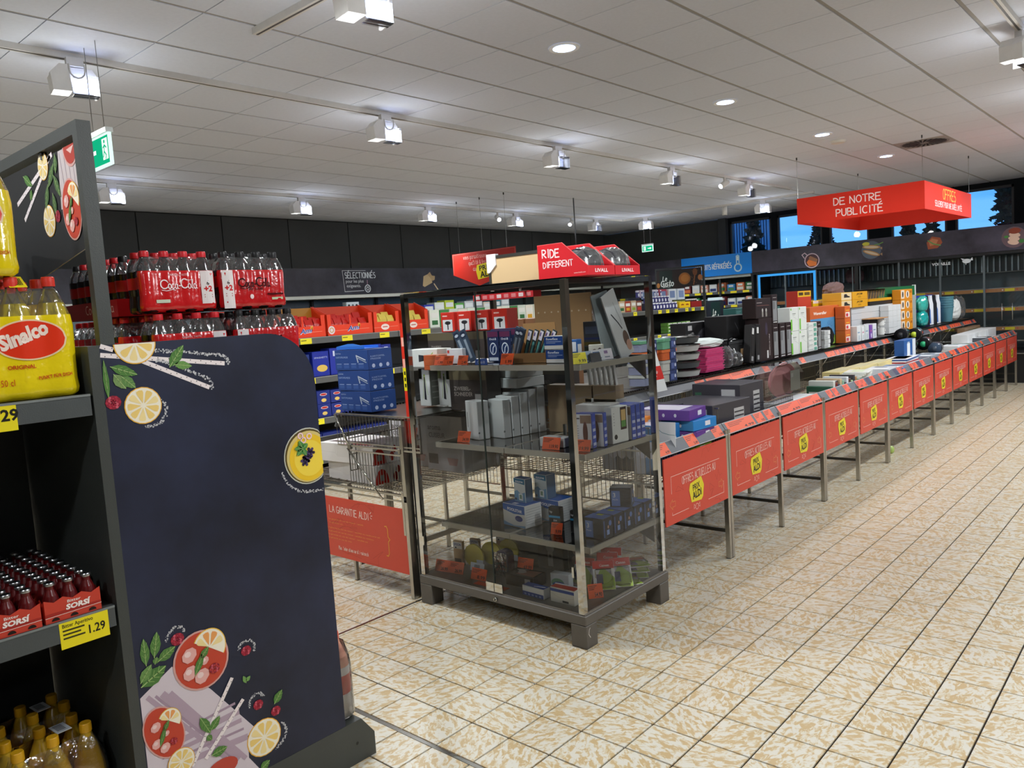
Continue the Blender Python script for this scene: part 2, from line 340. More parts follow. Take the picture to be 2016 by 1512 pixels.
def product(name, label, cat, cx, cy, z, sx_, sy_, sz, col, decor=None, rz=0.0, mat='card', group=None, cols=None, tilt=None):
    """a carton with closed flaps: six faces, a seam along the top and its print"""
    m = M(mat); hx, hy = sx_/2, sy_/2
    e_ = min(.0025, sz*.1)
    m.cham(-hx, -hy, 0, hx, hy, sz, e_, col)
    Fx, Fy, Ft = FX(hx, -hy, 0), FY(-hx, -hy, 0), FT(-hx, -hy, sz)
    if cols:
        if 'x' in cols: m.rect(Fx, e_, e_, sy_-e_, sz-e_, cols['x'], .6)
        if 'y' in cols: m.rect(Fy, e_, e_, sx_-e_, sz-e_, cols['y'], .6)
        if 't' in cols: m.rect(Ft, e_, e_, sx_-e_, sy_-e_, cols['t'], .6)
    if decor: decor(m, Fx, Fy, Ft, sx_, sy_, sz)
    o = m.build(name); o.location = (cx, cy, z)
    o.rotation_euler = (tilt[0], tilt[1], rz) if tilt else (0, 0, rz)
    return setp(o, label, cat, group)
def price_text(m, F, w, h, price, col='#1b1412'):
    for k, (a, b) in enumerate(((.06, .62), (.06, .5), (.06, .4))): m.rect(F, w*a, h*(.84-.12*k), w*b, h*(.88-.12*k), col, 2)
    m.text(F, w*.42, h*.12, h*.30, price, col, 2, bold=.01, width=w*.5)
# ================================================================ the setting
H = 3.2012
m = M('matte'); m.box(-10.4, -5, -.12, 4, 15.05, -.006, '#2c2119')
floor = m.build('floor'); floor['kind'] = 'structure'
def tile_mb(x0, y0, x1, y1, mb):
    g = .0028; b = .0010
    v = [(x0+g, y0+g, -.004), (x1-g, y0+g, -.004), (x1-g, y1-g, -.004), (x0+g, y1-g, -.004), (x0+g+b, y0+g+b, 0), (x1-g-b, y0+g+b, 0), (x1-g-b, y1-g-b, 0), (x0+g+b, y1-g-b, 0)]
    mb.add(v, [(4, 5, 6, 7), (0, 1, 5, 4), (1, 2, 6, 5), (2, 3, 7, 6), (3, 0, 4, 7)], (1, 1, 1, 1), 'tile')
cells = []
for i in range(math.floor((-10.4-TOX)/TX)+1, math.ceil((4-TOX)/TX)-1):
    for j in range(math.floor((-5-TOY)/TY)+1, math.ceil((15.05-TOY)/TY)-1):
        x, y = TOX+(i+.5)*TX, TOY+(j+.5)*TY
        a = math.degrees(math.atan2(-x, y)); d = math.hypot(x, y)
        hid = (x < -2.35 and y < 1.55) or (-3.3 < x < -2.25 and 3.05 < y < 14) or (x < -2.95 and y > 3) or x < -4.1
        inv = y > 0 and 6 < a < 74 and d > 2.1 and not hid
        cells.append((d if inv else 99+d, i, j))
cells.sort()
mt = M('tile'); tile_mb(-TX/2, -TY/2, TX/2, TY/2, mt); t0 = mt.build('tile', floor); tmesh = t0.data
rest = M('tile')
for k, (d, i, j) in enumerate(cells):
    x, y = TOX+(i+.5)*TX, TOY+(j+.5)*TY
    if k < 298:
        o = t0 if k == 0 else bpy.data.objects.new('tile', tmesh)
        if k: C.objects.link(o); o.parent = floor
        o.location = (x, y, random.uniform(-.0003, .0003))
    else: tile_mb(x-TX/2, y-TY/2, x+TX/2, y+TY/2, rest)
o = rest.build('tile_field', floor); o['kind'] = 'stuff'
# expansion joints in the floor
m = M('metal'); m.box(-9, 1.835, 0, 4, 1.852, .0018, '#8c8983'); m.box(-3.372, 1.852, 0, -3.358, 15, .0018, '#8c8983'); o = m.build('trim_1'); setp(o, kind='structure')
# ceiling: slab, runners, panels
CX, CY, COX, COY = .54108, .54341, -1.6476, 4.8372
m = M('panelwhite'); m.box(-10.4, -5, H+.014, 4, 15.05, H+.2, '#b9b6b1')
x = COX-CX*17
while x < 4:
    if x > -10.4: m.box(x-.011, -5, H+.004, x+.011, 15.05, H+.012, '#a5a29e')
    x += CX
ceiling = m.build('ceiling'); ceiling['kind'] = 'structure'
def pan(x0, y0, x1, y1, mb):
    v = [(x0+.013, y0+.003, H), (x1-.013, y0+.003, H), (x1-.013, y1-.003, H), (x0+.013, y1-.003, H)]
    w = [(a, b, H+.013) for a, b, c in v]
    mb.add(v+w, [(3, 2, 1, 0), (0, 1, 5, 4), (1, 2, 6, 5), (2, 3, 7, 6), (3, 0, 4, 7)], lin('#d8dce7'), 'panelwhite')
cells = []
VENT = (round((-2.47-COX)/CX-.5), round((10.03-COY)/CY-.5))
for i in range(-16, 10):
    for j in range(-18, 19):
        x0, y0 = COX+i*CX, COY+j*CY
        if (i, j) == VENT: continue
        a = math.degrees(math.atan2(-(x0+CX/2), y0+CY/2)); d = math.hypot(x0+CX/2, y0+CY/2)
        cells.append((d if (y0 > -.5 and 6 < a < 78 and d > 2.6) else 99+d, i, j))
cells.sort(); rest = M('panelwhite')
for k, (d, i, j) in enumerate(cells):
    x0, y0 = COX+i*CX, COY+j*CY; x1, y1 = min(x0+CX, 4), min(y0+CY, 15.05); x0 = max(x0, -10.4)
    if k < 298 and x1-x0 > .5 and y1-y0 > .5:
        if k == 0:
            mt = M('panelwhite'); pan(-CX/2, -CY/2, CX/2, CY/2, mt); o = mt.build('ceiling_panel', ceiling); pmesh = o.data
        else: o = bpy.data.objects.new('ceiling_panel', pmesh); C.objects.link(o); o.parent = ceiling
        o.location = ((x0+x1)/2, (y0+y1)/2, 0)
    elif x1 > x0+.05 and y1 > y0+.05: pan(x0, y0, x1, y1, rest)
o = rest.build('ceiling_panel_field', ceiling); o['kind'] = 'stuff'
# walls
DW = '#4b4c4a'
m = M('wall'); m.box(-10.6, -5, 0, -10.4, 15.2, H+.2, '#2b2c2b'); wl = m.build('wall_left'); wl['kind'] = 'structure'
ys = [-4.98, -3.6, -2.3, -1.0, .3, 1.6, 2.95, 4.55, 5.73, 6.8, 7.9, 9.0, 10.15, 11.27, 12.5, 13.8, 15.04]
for a, b in zip(ys[:-1], ys[1:]):
    m = M('wall'); m.box(-10.4, a+.008, 0, -10.385, b-.008, H, DW); m.build('wall_panel', wl)
m = M('wall')
m.box(-10.4, 15.05, 0, -7.36, 15.2, H, DW); m.box(-7.36, 15.05, 0, 4, 15.2, 2.2, '#303332'); m.box(-7.36, 15.05, 3.12, 4, 15.2, H+.2, '#14181c')
for a, b in ((-7.36, -7.30), (-6.448, -6.326), (-5.468, -5.338), (-4.637, -4.261), (-3.375, -3.25), (-2.404, -2.27), (-1.2, -1.05), (0, .15), (1.2, 1.35), (3.8, 4)): m.box(a, 15.05, 2.2, b, 15.2, 3.12, '#14181c')
wf = m.build('wall_far'); wf['kind'] = 'structure'
m = M('wall'); m.box(-7.50, 14.93, 0, -7.34, 15.05, H, '#454748'); setp(m.build('wall_far_pillar'), kind='structure')
m = M('wall'); m.box(4, -5, 0, 4.2, 15.2, H+.2, '#8f8b84'); setp(m.build('wall_right'), kind='structure')
m = M('wall'); m.box(-10.6, -5.2, 0, 4.2, -5, H+.2, '#8f8b84'); setp(m.build('wall_near'), kind='structure')
wx_ = [(-7.30, -6.448), (-6.326, -5.468), (-5.338, -4.637), (-4.261, -3.375), (-3.25, -2.404), (-2.27, -1.2), (-1.05, 0), (.15, 1.2)]
for k, (a, b) in enumerate(wx_):
    m = M('painted')
    for q in ((a, 2.2, b, 2.24), (a, 3.08, b, 3.12), (a, 2.2, a+.035, 3.12), (b-.035, 2.2, b, 3.12)): m.box(q[0], 15.06, q[1], q[2], 15.11, q[3], '#1b1f24')
    w = m.build('window_%d' % (k+1)); w['kind'] = 'structure'
    m = M('winglass'); m.box(a+.03, 15.08, 2.23, b-.03, 15.09, 3.09, '#ffffff'); m.build('pane', w)
m = M('wall'); m.box(-10.385, -5, 0, -10.37, 15.05, .1, '#202020'); setp(m.build('baseboard_left'), kind='structure')
# outside the windows
m = M('matte'); m.box(-200, 15.5, -.3, 200, 300, -.2, '#3c4140'); setp(m.build('ground_outside'), kind='structure')
m = M('matte'); m.box(-16, 24.3, 0, -10.35, 24.8, 4.15, '#3f5f7d')
bl = m.build('facade_wall')
bt = thing('neighbouring_building', 'slatted grey building across the street, seen through the leftmost window', 'building', (-13, 24.3, 0))
bl.location = (13, -24.3, 0); bl.parent = bt
for i in range(36):
    x = -13.6+i*.09
    mm = M('matte'); mm.box(-.02, -.16, 0, .02, 0, 4.0+(.12 if i % 3 else 0), '#9fb4c8'); o = mm.build('slat', bt); o.location = (x+13, 0, 0)
def conifer(x, y, h, lab, seed):
    rnd = random.Random(seed); t = thing('conifer', lab, 'tree', (x, y, 0), group='trees outside the windows')
    m = M('matte'); m.bar((0, 0, 0), (0, 0, h), .09, '#2b231c', n=6, r2=.02); m.build('trunk', t)
    m = M('matte'); n = int(h*70)
    for k in range(n):
        z = h*(.10+.88*k/n); r = (h-z)*.26+.06; a = rnd.uniform(0, 6.28); q = r*rnd.uniform(.6, 1.15); dr = V3((math.cos(a), math.sin(a), 0)); sd = V3((-dr.y, dr.x, 0)); c = '#16261f' if k % 2 else '#20362a'
        for j in range(7):
            t_ = .15+.85*j/6; b = dr*q*t_+V3((0, 0, z-q*t_*.35+rnd.uniform(-.03, .03))); w = .05+.10*(1-t_)
            for s_ in (-1, 1): m.add([b, b+dr*.09+sd*s_*w-V3((0, 0, .03)), b+dr*.02+sd*s_*w*.5-V3((0, 0, .10))], [(0, 1, 2)], c)
    o = m.build('foliage', t); o['kind'] = 'stuff'
conifer(-8.55, 23.5, 4.15, 'dark conifer behind the second window from the left', 1)
conifer(-9.6, 21.2, 3.9, 'tall dark conifer at the right side of the leftmost window', 2)
conifer(-3.75, 22.6, 4.3, 'dark conifer at the right edge of the window beyond the red box sign', 3)
conifer(-6.35, 24, 3.6, 'low conifer under the red box sign, seen through the middle windows', 4)
conifer(-7.2, 30, 4.1, 'far conifer behind the wide dark window pillar', 5)
# ---------------------------------------------------------------- ceiling tracks
def track(x0, y0, x1, y1, lab):
    m = M('painted'); w = .022
    if abs(x1-x0) < .01:
        m.box(x0-w, y0, H-.034, x0+w, y1, H, '#d9d6d1'); m.box(x0-.006, y0+.01, H-.0352, x0+.006, y1-.01, H-.034, '#55534f')
    else:
        m.box(x0, y0-w, H-.034, x1, y0+w, H, '#d9d6d1'); m.box(x0+.01, y0-.006, H-.0352, x1-.01, y0+.006, H-.034, '#55534f')
    solo(m, 'lighting_track', lab, 'light track')
track(-4.80, -4.5, -4.80, 11.95, 'white lighting track on the ceiling above the bargain tables, left of the red box sign')
track(-8.37, -4.5, -8.37, 12.75, 'long white lighting track on the ceiling nearest the dark left wall')
track(-3.85, 2.43, 3.5, 2.43, 'short white lighting track at the top edge, ending above the glass cabinet')
track(-.935, 4.95, -.935, 14.2, 'white lighting track at the top right corner of the ceiling')
track(-8.34, 12.78, -4.75, 12.78, 'white lighting track running across the far end of the ceiling')
def spot_light(x, y, z, w, ang=2.6, col=SPOT_COL, blend=.75, tilt=(0, 0)):
    l = bpy.data.lights.new('lamp_light', 'SPOT'); l.energy = w; l.spot_size = ang; l.spot_blend = blend; l.shadow_soft_size = .07; l.color = col
    o = bpy.data.objects.new('lamp_light', l); C.objects.link(o); o.location = (x, y, z); o.rotation_euler = (tilt[0], tilt[1], 0); return o
def ceiling_fill(x, y, z, w):
    # added soft point light by each spot, to brighten the ceiling
    l = bpy.data.lights.new('ceiling_fill_light', 'POINT'); l.energy = w; l.shadow_soft_size = .06; l.color = SPOT_COL
    o = bpy.data.objects.new('ceiling_fill_light', l); C.objects.link(o); o.location = (x, y, z)
def make_head():
    t = thing('track_spotlight', '', 'spotlight')
    m = M('painted'); O = '#e4e2de'
    # five-sided housing, open below and towards the camera side
    out = [(-.15, -.05), (-.13, .0), (.07, .0), (.13, -.045), (.13, -.15), (-.12, -.17)]
    m.prism([(-.14, -.15), (-.15, -.055), (-.10, -.005), (.10, -.005), (.13, -.05), (.13, -.06), (-.03, -.06), (-.035, -.15)], 'y', .0, .10, O)
    m.prism([(-.145, -.155), (-.155, -.055), (-.10, -.003), (-.045, -.003), (-.04, -.155)], 'y', -.055, .0, O)
    m.box(.118, -.03, -.16, .13, .1, -.05, O)
    m.build('housing', t)
    m = M('lamp'); m.box(-.015, -.035, -.15, .055, -.02, -.075, '#b9c9ff'); m.build('lamp_lens', t)
    m = M('lamp'); m.box(.100, -.05, -.165, .117, .02, -.075, '#dfe9ff'); m.build('lamp_lens', t)
    m = M('painted'); m.add([(-.03, .0, -.065), (.115, .0, -.065), (.115, -.03, -.16), (-.03, -.03, -.16)], [(0, 1, 2, 3)], '#e9ebf0'); m.build('reflector', t)
    m = M('lens'); m.box(-.032, -.06, -.172, .118, -.052, -.06, '#ffffff'); m.box(-.032, -.06, -.175, .118, .02, -.169, '#ffffff'); m.build('glass_cover', t)
    m = M('painted'); pts = [(.045*math.cos(R(a)), -.06, -.035+.045*math.sin(R(a))) for a in range(-180, 1, 30)]
    m.path([(-.045, -.06, .0)]+pts+[(.045, -.06, .0)], .004, '#c4c1bc'); m.box(-.05, -.02, 0, .05, .03, .05, '#d4d1cc'); m.build('bracket', t)
    return t
head0 = make_head(); hd_used = [0]
def head(x, y, lab, watt=1.0, light=True, mirror=False):
    o = head0 if not hd_used[0] else copy_tree(head0); hd_used[0] = 1
    o.location = (x, y, H-.080); o.scale = (.86, .86, .95); o['label'] = lab; o['group'] = 'white track spotlights'; o.rotation_euler = (0, 0, R(80) if not mirror else R(8))
    if light: spot_light(x, y-.02, H-.34, SPOT_W*watt); ceiling_fill(x, y-.02, H-.45, CEILING_FILL_W)
for i, y in enumerate((1.84, 4.06, 6.20, 8.36, 10.41)):
    head(-4.76, y, '%s box spotlight from the camera on the track above the tables' % ORD[i])
for i, (y) in enumerate((3.46, 5.70, 7.80, 9.70, 11.9)):
    head(-8.37, y, '%s box spotlight from the camera on the ceiling track by the dark left wall' % ORD[i])
head(-2.90, 2.42, 'glaring box spotlight at the top edge of the picture on the short track', watt=.75)
head(-.93, 6.12, 'box spotlight cut off by the right edge of the picture', watt=.7)
for i, x in enumerate((-7.86, -6.9, -5.6)):
    if i != 1: head(x, 12.78, '%s box spotlight on the cross track at the far end of the ceiling' % ('left' if i == 0 else 'right'), mirror=True, watt=.8)
for x, y in ((-4.76, -.4), (-4.76, -2.6), (-8.37, 1.2), (-8.37, -1.2), (-.6, 2.42), (1.7, 2.42), (-.93, 8.3), (-.93, 10.4), (-.93, 12.5), (-1, -1.0), (-2.6, 0.0), (1.8, -1.5), (2, 6), (2, 10)):
    k = .30 if x > -3 and y < 2.3 else .55 if y < 2.5 and x > -3 else .75
    tl = (R(32), 0) if y < 1 and x > -4 else (0, R(32)) if x > -3 else (0, 0)
    spot_light(x, y, H-.34, SPOT_W*k*(1.5 if tl[0] or tl[1] else 1), tilt=tl); ceiling_fill(x, y, H-.45, CEILING_FILL_W)
def bullet(x, y, lab, ang):
    t = thing('small_spotlight', lab, 'spotlight', (x, y, H-.03), rz=R(ang), group='small cylinder spotlights')
    m = M('painted'); m.box(-.012, -.012, -.06, .012, .012, 0, '#cfccc7'); m.build('stem', t)
    m = M('painted'); m.bar((0, .05, -.06), (0, -.07, -.12), .038, '#dad8d3', n=12); m.build('barrel', t)
    m = M('lamp'); m.bar((0, -.071, -.1205), (0, -.074, -.122), .03, '#dfe6ff', n=12); m.build('lamp_face', t)
bullet(-4.78, 9.75, 'small cylinder spotlight on the track just left of the last box spotlight above the tables', -20)
bullet(-8.4, 9.3, 'small cylinder spotlight on the left wall track, above the red pointed sign', 60)
bullet(-8.4, 11.2, 'small cylinder spotlight on the left wall track, right of the thin black rod', 20)
m = M('painted'); m.bar((0, 0, 0), (0, 0, -.16), .045, '#d8d5cf', n=14); slocal(m, 'ceiling_sensor', 'short white cylinder fixed under the ceiling above the far left window', 'sensor', (-6.37, 12.95, H))
for i, y in enumerate((1.9, 4.04, 6.20, 8.357, 10.475)):
    if i == 0: spot_light(-3.0, y, H-.06, DOWN_W); continue
    t = thing('ceiling_downlight', '%s round downlight from the camera in the row over the aisle' % ORD[i-1], 'downlight', (-3.005, y, H), group='round recessed downlights')
    m = M('painted'); m.lathe(0, 0, [(.068, -.006), (.094, -.008), (.098, -.001)], '#f2f2ef', n=28, cap=False); m.build('trim_ring', t)
    m = M('lamp'); m.lathe(0, 0, [(.069, -.007), (.0, -.0065)], '#a9c8ff', n=28, cap=False); m.build('diffuser', t); spot_light(-3.005, y, H-.06, DOWN_W)
m = M('painted'); m.lathe(0, 0, [(.0, -.03), (.07, -.028), (.085, -.01), (.085, 0)], '#d8d5d0', n=20, cap=False); slocal(m, 'smoke_detector', 'small white domed smoke detector beside the third downlight', 'detector', (-3.02, 8.86, H))
# vent
vx, vy = COX+VENT[0]*CX, COY+VENT[1]*CY
t = thing('ceiling_vent', 'square grey swirl diffuser let into the ceiling above the red box sign', 'vent', (vx+CX/2, vy+CY/2, H))
m = M('painted'); m.box(-.258, -.268, .0, .258, .268, .012, '#a7a5a2'); m.lathe(0, 0, [(.235, -.002), (.25, -.004), (.255, 0)], '#8c8b89', n=32, cap=False); m.build('plate', t)
for k in range(24):
    a = R(k*15); m = M('matte'); c, s = math.cos(a), math.sin(a)
    b = math.cos(a+.32), math.sin(a+.32); w = .016
    p0 = V3((.05*c, .05*s, -.003)); p1 = V3((.225*b[0], .225*b[1], -.003)); q = (p1-p0).normalized().cross(V3((0, 0, 1)))
    m.add([p0-q*w*.3, p1-q*w, p1+q*w, p0+q*w*.3], [(0, 1, 2, 3)], '#17181a'); m.add([p+V3((0, 0, -.003)) for p in (p0+q*w*.4, p1+q*w*1.1, p1+q*w*1.5, p0+q*w*.7)], [(0, 1, 2, 3)], '#77767a', 'painted')
    m.build('swirl_blade', t)
# ---------------------------------------------------------------- hanging signs
def wires(t, pts, z0, z1, col='#8a8a88', r=.0015):
    for x, y in pts:
        m = M('metal'); m.bar((x-t.location.x, y-t.location.y, z0-t.location.z), (x-t.location.x, y-t.location.y, z1-t.location.z), r, col); m.box(x-t.location.x-.006, y-t.location.y-.006, z1-t.location.z-.03, x-t.location.x+.006, y-t.location.y+.006, z1-t.location.z, '#555555'); m.build('wire', t)
RED = '#e2321f'
t = thing('hanging_box_sign', 'large red open box sign hung from the ceiling, DE NOTRE PUBLICITÉ', 'sign', (-3.03, 10.55, 2.42))
sx0, sx1, sy0, sy1, sz0, sz1 = -.69, .70, -1.10, 1.10, 0, .30
for nm, q in (('front_panel', (sx0, sy0, sx1, sy0+.012)), ('back_panel', (sx0, sy1-.012, sx1, sy1)), ('side_panel', (sx1-.012, sy0+.012, sx1, sy1-.012)), ('side_panel', (sx0, sy0+.012, sx0+.012, sy1-.012))):
    m = M('matte'); m.box(q[0], q[1], sz0, q[2], q[3], sz1, RED); o = m.build(nm, t)
    if nm == 'front_panel':
        m = M('card'); F = FY(sx0, sy0, 0); m.hand(F, .43, .165, .078, 'DE NOTRE', '#ffe9e4', 1, width=.53, w=.14); m.hand(F, .455, .035, .078, 'PUBLICITÉ', '#ffe9e4', 1, width=.52, w=.14); m.build('lettering', o)
    elif q[0] > 0:
        m = M('card'); F = FX(sx1, sy0, 0); m.hand(F, .78, .15, .115, 'OFFRES', '#ffb22e', 1, width=.62, w=.13); m.hand(F, .42, .055, .06, 'SEULEMENT POUR UNE DURÉE LIMITÉE', '#ffeae6', 1, width=1.28, w=.12); m.build('lettering', o)
wires(t, [(-3.71, 9.46), (-2.35, 9.46), (-3.71, 11.63), (-2.35, 11.63)], 2.72, H)
t = thing('hanging_pointed_sign', 'red sign with a pointed lower edge and a yellow badge, before the dark wall', 'sign', (-7.55, 8, 2.0))
m = M('card'); m.prism([(-.6, .18), (-.1, .0), (.6, .17), (.6, .475), (-.6, .475)], 'y', 0, .012, '#b8281c'); o = m.build('board', t)
m = M('card'); F = FY(-7.55-.6+7.55, 0, 0)
m.hand(F, .22, .385, .055, 'vous garantissons', '#e9a79d', 1, width=.46, w=.12); m.hand(F, .32, .30, .055, 'qualité & fraîcheur', '#e9a79d', 1, width=.50, w=.12); m.hand(F, .40, .215, .055, 'au', '#e9a79d', 1, w=.12)
m.stroke(F, [(.01, .19), (.01, .465), (1.19, .465), (1.19, .185)], .004, '#e58076'); m.build('lettering', o)
m = M('card'); F = FY(-.6, 0, 0); m.poly(F, [(.485, .085), (.455, .20), (.475, .285), (.81, .325), (.84, .21), (.815, .125)], '#d9c51e', 2); m.text(F, .52, .205, .07, 'PRIX', '#15130c', 3, bold=.02, width=.25, rot=4); m.text(F, .53, .11, .085, 'ALDI', '#15130c', 3, bold=.03, width=.27, rot=4); m.build('badge', o)
wires(t, [(-8.0, 8.006), (-7.55, 8.006), (-7.1, 8.006)], 2.475, H)
def exit_sign(x, y, z, w, h, lab, arrow):
    t = thing('exit_sign', lab, 'exit sign', (x, y, z), group='green exit signs')
    m = M('painted'); m.box(-w/2, -.02, h, w/2, .02, h+.025, '#dfe6e4'); m.build('mount_bar', t)
    m = M('signlight'); m.box(-w/2, -.008, 0, w/2, .008, h, '#d9fff2'); m.rect(FY(-w/2, -.008, 0), .012, .012, w-.012, h-.012, '#12a878', 1)
    F = FY(-w/2, -.008, 0); k = h/.16; W_ = '#eafff8'
    ox = .06 if arrow else w-.062; k = k if arrow else k*1.05
    m.rect(F, ox-.028*k, .03*k, ox+.035*k, .13*k, W_, 2); m.ell(F, ox, .115*k, .009*k, .009*k, '#12a878', 3)
    for a, b in (((0, .10), (-.008, .07)), ((-.008, .07), (.012, .05)), ((.012, .05), (.004, .034)), ((-.008, .07), (-.022, .045)), ((0, .098), (.018, .085)), ((0, .098), (-.018, .088))): m.stroke(F, [(ox+a[0]*k, a[1]*k), (ox+b[0]*k, b[1]*k)], .008*k, '#12a878', 3)
    if arrow: m.rect(F, .13, .07*k, .19, .09*k, W_, 2); m.poly(F, [(.18, .05*k), (.215, .08*k), (.18, .11*k)], W_, 2)
    else: m.rect(F, .03, .07*k, .09, .09*k, W_, 2)
    m.build('lit_panel', t)
    for q in (-w*.28, w*.28):
        m = M('metal'); m.bar((q, 0, h+.02), (q, 0, H-z), .0015, '#8a8a88'); m.build('wire', t)
exit_sign(-4.585, 1.86, 2.54, .27, .17, 'green running-man exit sign half hidden behind the shelf poster frame', False)
exit_sign(-8.23, 13.4, 2.60, .25, .125, 'small green exit sign with an arrow hanging over the far corner', True)
t = thing('header_rod', 'thin black rod standing up behind the red helmet box on the cabinet', 'rod', (-2.6, 3.5, 1.745))
m = M('painted'); m.bar((0, 0, .006), (0, 0, .45), .0035, '#141416', n=6); m.build('rod', t)
m = M('painted'); m.lathe(0, 0, [(.03, 0), (.03, .006)], '#141416', n=14); m.build('foot', t)
# ================================================================ drinks shelving on the left
GC, GD = '#3f4341', '#2c2f2e'
G = thing('drinks_shelf_unit', 'dark grey drinks shelving, chalkboard print with drinks on its rounded end panel', 'shelf unit', (-2.8, .4, 0))
XF = -2.314
m = M('painted'); m.prism([(-1.8, 0), (.84, 0), (.84, .14), (-1.8, .14)], 'x', -3.3, XF, GC)
m.prism([(.875, 0), (1.69, 0), (1.69, .085), (1.636, .158), (.875, .158)], 'x', -3.3, XF, GC); m.ell(FX(XF, 0, 0), 1.61, .075, .006, .006, '#101010', 1); m.build('plinth', G, world=True)
m = M('painted'); m.box(-2.96, -1.8, .14, -2.93, .84, 1.9, GD); m.build('back_panel', G, world=True)
m = M('painted'); m.box(-3.29, .845, .14, XF, .875, 1.584, GC); m.build('divider_panel', G, world=True)
m = M('painted')
for q in ((-2.346, .88, 1.584, XF, .918, 2.2), (-3.29, .88, 1.584, -3.258, .918, 2.2), (-3.258, .88, 2.165, -2.346, .918, 2.2)): m.box(*q, GC)
fr = m.build('poster_frame', G, world=True)
def rail_label(m, F, x0, x1, z0, z1, price=None, lines=3, title=None):
    m.rect(F, x0, z0, x1, z1, '#f3e11b', 2); w, h = x1-x0, z1-z0
    for k in range(lines): m.rect(F, x0+w*.06, z1-h*(.38+.14*k), x0+w*(.5-.08*(k % 2)), z1-h*(.32+.14*k), '#3b3613', 3)
    if title: m.text(F, x0+w*.06, z1-h*.24, h*.14, title, '#17150a', 3, bold=.01, width=w*.62)
    if price: m.text(F, x0+w*.58, z0+h*.30, h*.32, price, '#17150a', 3, bold=.02, width=w*.34)
for z, nm in ((1.453, 0), (.851, 1), (.16, 2)):
    m = M('painted'); m.box(-2.92, -1.8, z-.03, -2.335, .838, z-.001, GD); sh = m.build('shelf', G, world=True)
    if nm < 2:
        m = M('painted'); m.box(-2.335, -1.8, z-.060, XF, .838, z, '#4a4f50'); m.box(XF-.001, -1.8, z-.006, XF+.002, .838, z, '#7e8484'); o = m.build('price_rail', sh); o.location = -G.location
        m = M('card')
        F = FX(XF, 0, 0)
        if nm == 0:
            rail_label(m, F, .49, .655, 1.381, 1.449)
            m.text(F, .618, 1.408, .030, '29', '#17150a', 3, bold=.03)
        else: rail_label(m, F, .692, .818, .772, .848, '1.29', 3, 'Bitter Aperitivo')
        o = m.build('shelf_label', sh); o.location = -G.location
# hanging poster in the frame
m = M('card'); m.prism([(-3.22, 1.73), (-2.352, 1.862), (-2.352, 2.150), (-3.22, 2.150)], 'y', .893, .897, '#1f2022', side='#e9e9e6')
po = m.build('hanging_poster', G, world=True)
m = M('card'); F = FY(0, .893, 0)
def lemon(m, F, cx, cy, r, lay=3, a0=0, a1=360, ky=1.0, rind='#f0b53a', flesh='#f5d37c'):
    m.ell(F, cx, cy, r, r*ky, rind, lay, a0, a1); m.ell(F, cx, cy, r*.95, r*.95*ky, '#fbf3df', lay+1, a0, a1); n = 9
    for i in range(n):
        a = 360*i/n+4
        if a0 <= a and a+32 <= a1+8:
            p = [(cx+r*.12*math.cos(R(a+16)), cy+r*.12*ky*math.sin(R(a+16)))]+[(cx+r*q*math.cos(R(a+t)), cy+r*q*ky*math.sin(R(a+t))) for q, t in ((.7, 1), (.82, 5), (.84, 16), (.82, 28), (.7, 31))]
            m.poly(F, p, flesh if i % 3 else '#f9e2a0', lay+2)
def leaf(m, F, x0, y0, x1, y1, w, lay=4, col='#4f7f3a'):
    d = math.hypot(x1-x0, y1-y0); u = ((x1-x0)/d, (y1-y0)/d); v = (-u[1], u[0])
    L = [(0, 0), (.25, .8), (.5, 1), (.8, .55), (1, 0)]
    P = lambda t, s: (x0+u[0]*d*t+v[0]*w/2*s, y0+u[1]*d*t+v[1]*w/2*s)
    m.poly(F, [P(t, -s) for t, s in L]+[P(t, s) for t, s in L[::-1][1:-1]], col, lay)
    m.stroke(F, [P(0, 0), P(.95, 0)], w*.07, '#a4c07a', lay+1)
    for t in (.25, .45, .65):
        for s in (-1, 1): m.stroke(F, [P(t, 0), P(t+.16, .55*s)], w*.045, '#86a95f', lay+1)
def straw(m, F, x0, y0, x1, y1, w, lay=2, base='#f4e9e9', dots='#3c3038'):
    m.stroke(F, [(x0, y0), (x1, y1)], w, base, lay); d = math.hypot(x1-x0, y1-y0); n = int(d/(w*1.25)); u = ((x1-x0)/d, (y1-y0)/d)
    for k in range(n):
        t = (k+.5)/n; s = (.25 if k % 2 else -.25)*w
        m.ell(F, x0+u[0]*d*t-u[1]*s, y0+u[1]*d*t+u[0]*s, w*.13, w*.13, dots, lay+1, n=6)
def chalk(m, F, pts, w, lay=2, col='#c9c9cc'):
    rnd = random.Random(len(pts)*7+int(pts[0][0]*1000))
    for (x0, y0), (x1, y1) in zip(pts[:-1], pts[1:]):
        d = math.hypot(x1-x0, y1-y0); n = max(2, int(d/(w*.16)))
        for k in range(n):
            t = k/n; x, y = x0+(x1-x0)*t+rnd.uniform(-.4, .4)*w, y0+(y1-y0)*t+rnd.uniform(-.4, .4)*w; r = w*rnd.uniform(.14, .30)
            m.ell(F, x, y, r, r, col if rnd.random() < .8 else '#8d8e96', lay+.1*(k % 5), n=5)
def rasp(m, F, cx, cy, r, lay=4, col='#b3283f'):
    m.ell(F, cx, cy, r, r*.9, '#8e1c33', lay, n=12); rnd = random.Random(int(cx*977))
    for i in range(3):
        for k in range(6): a = k*60+i*30; q = r*(.25+.27*i); m.ell(F, cx+q*math.cos(R(a)), cy+q*.9*math.sin(R(a)), r*.2, r*.2, col if (i+k) % 3 else '#d55a6c', lay+1, n=6)
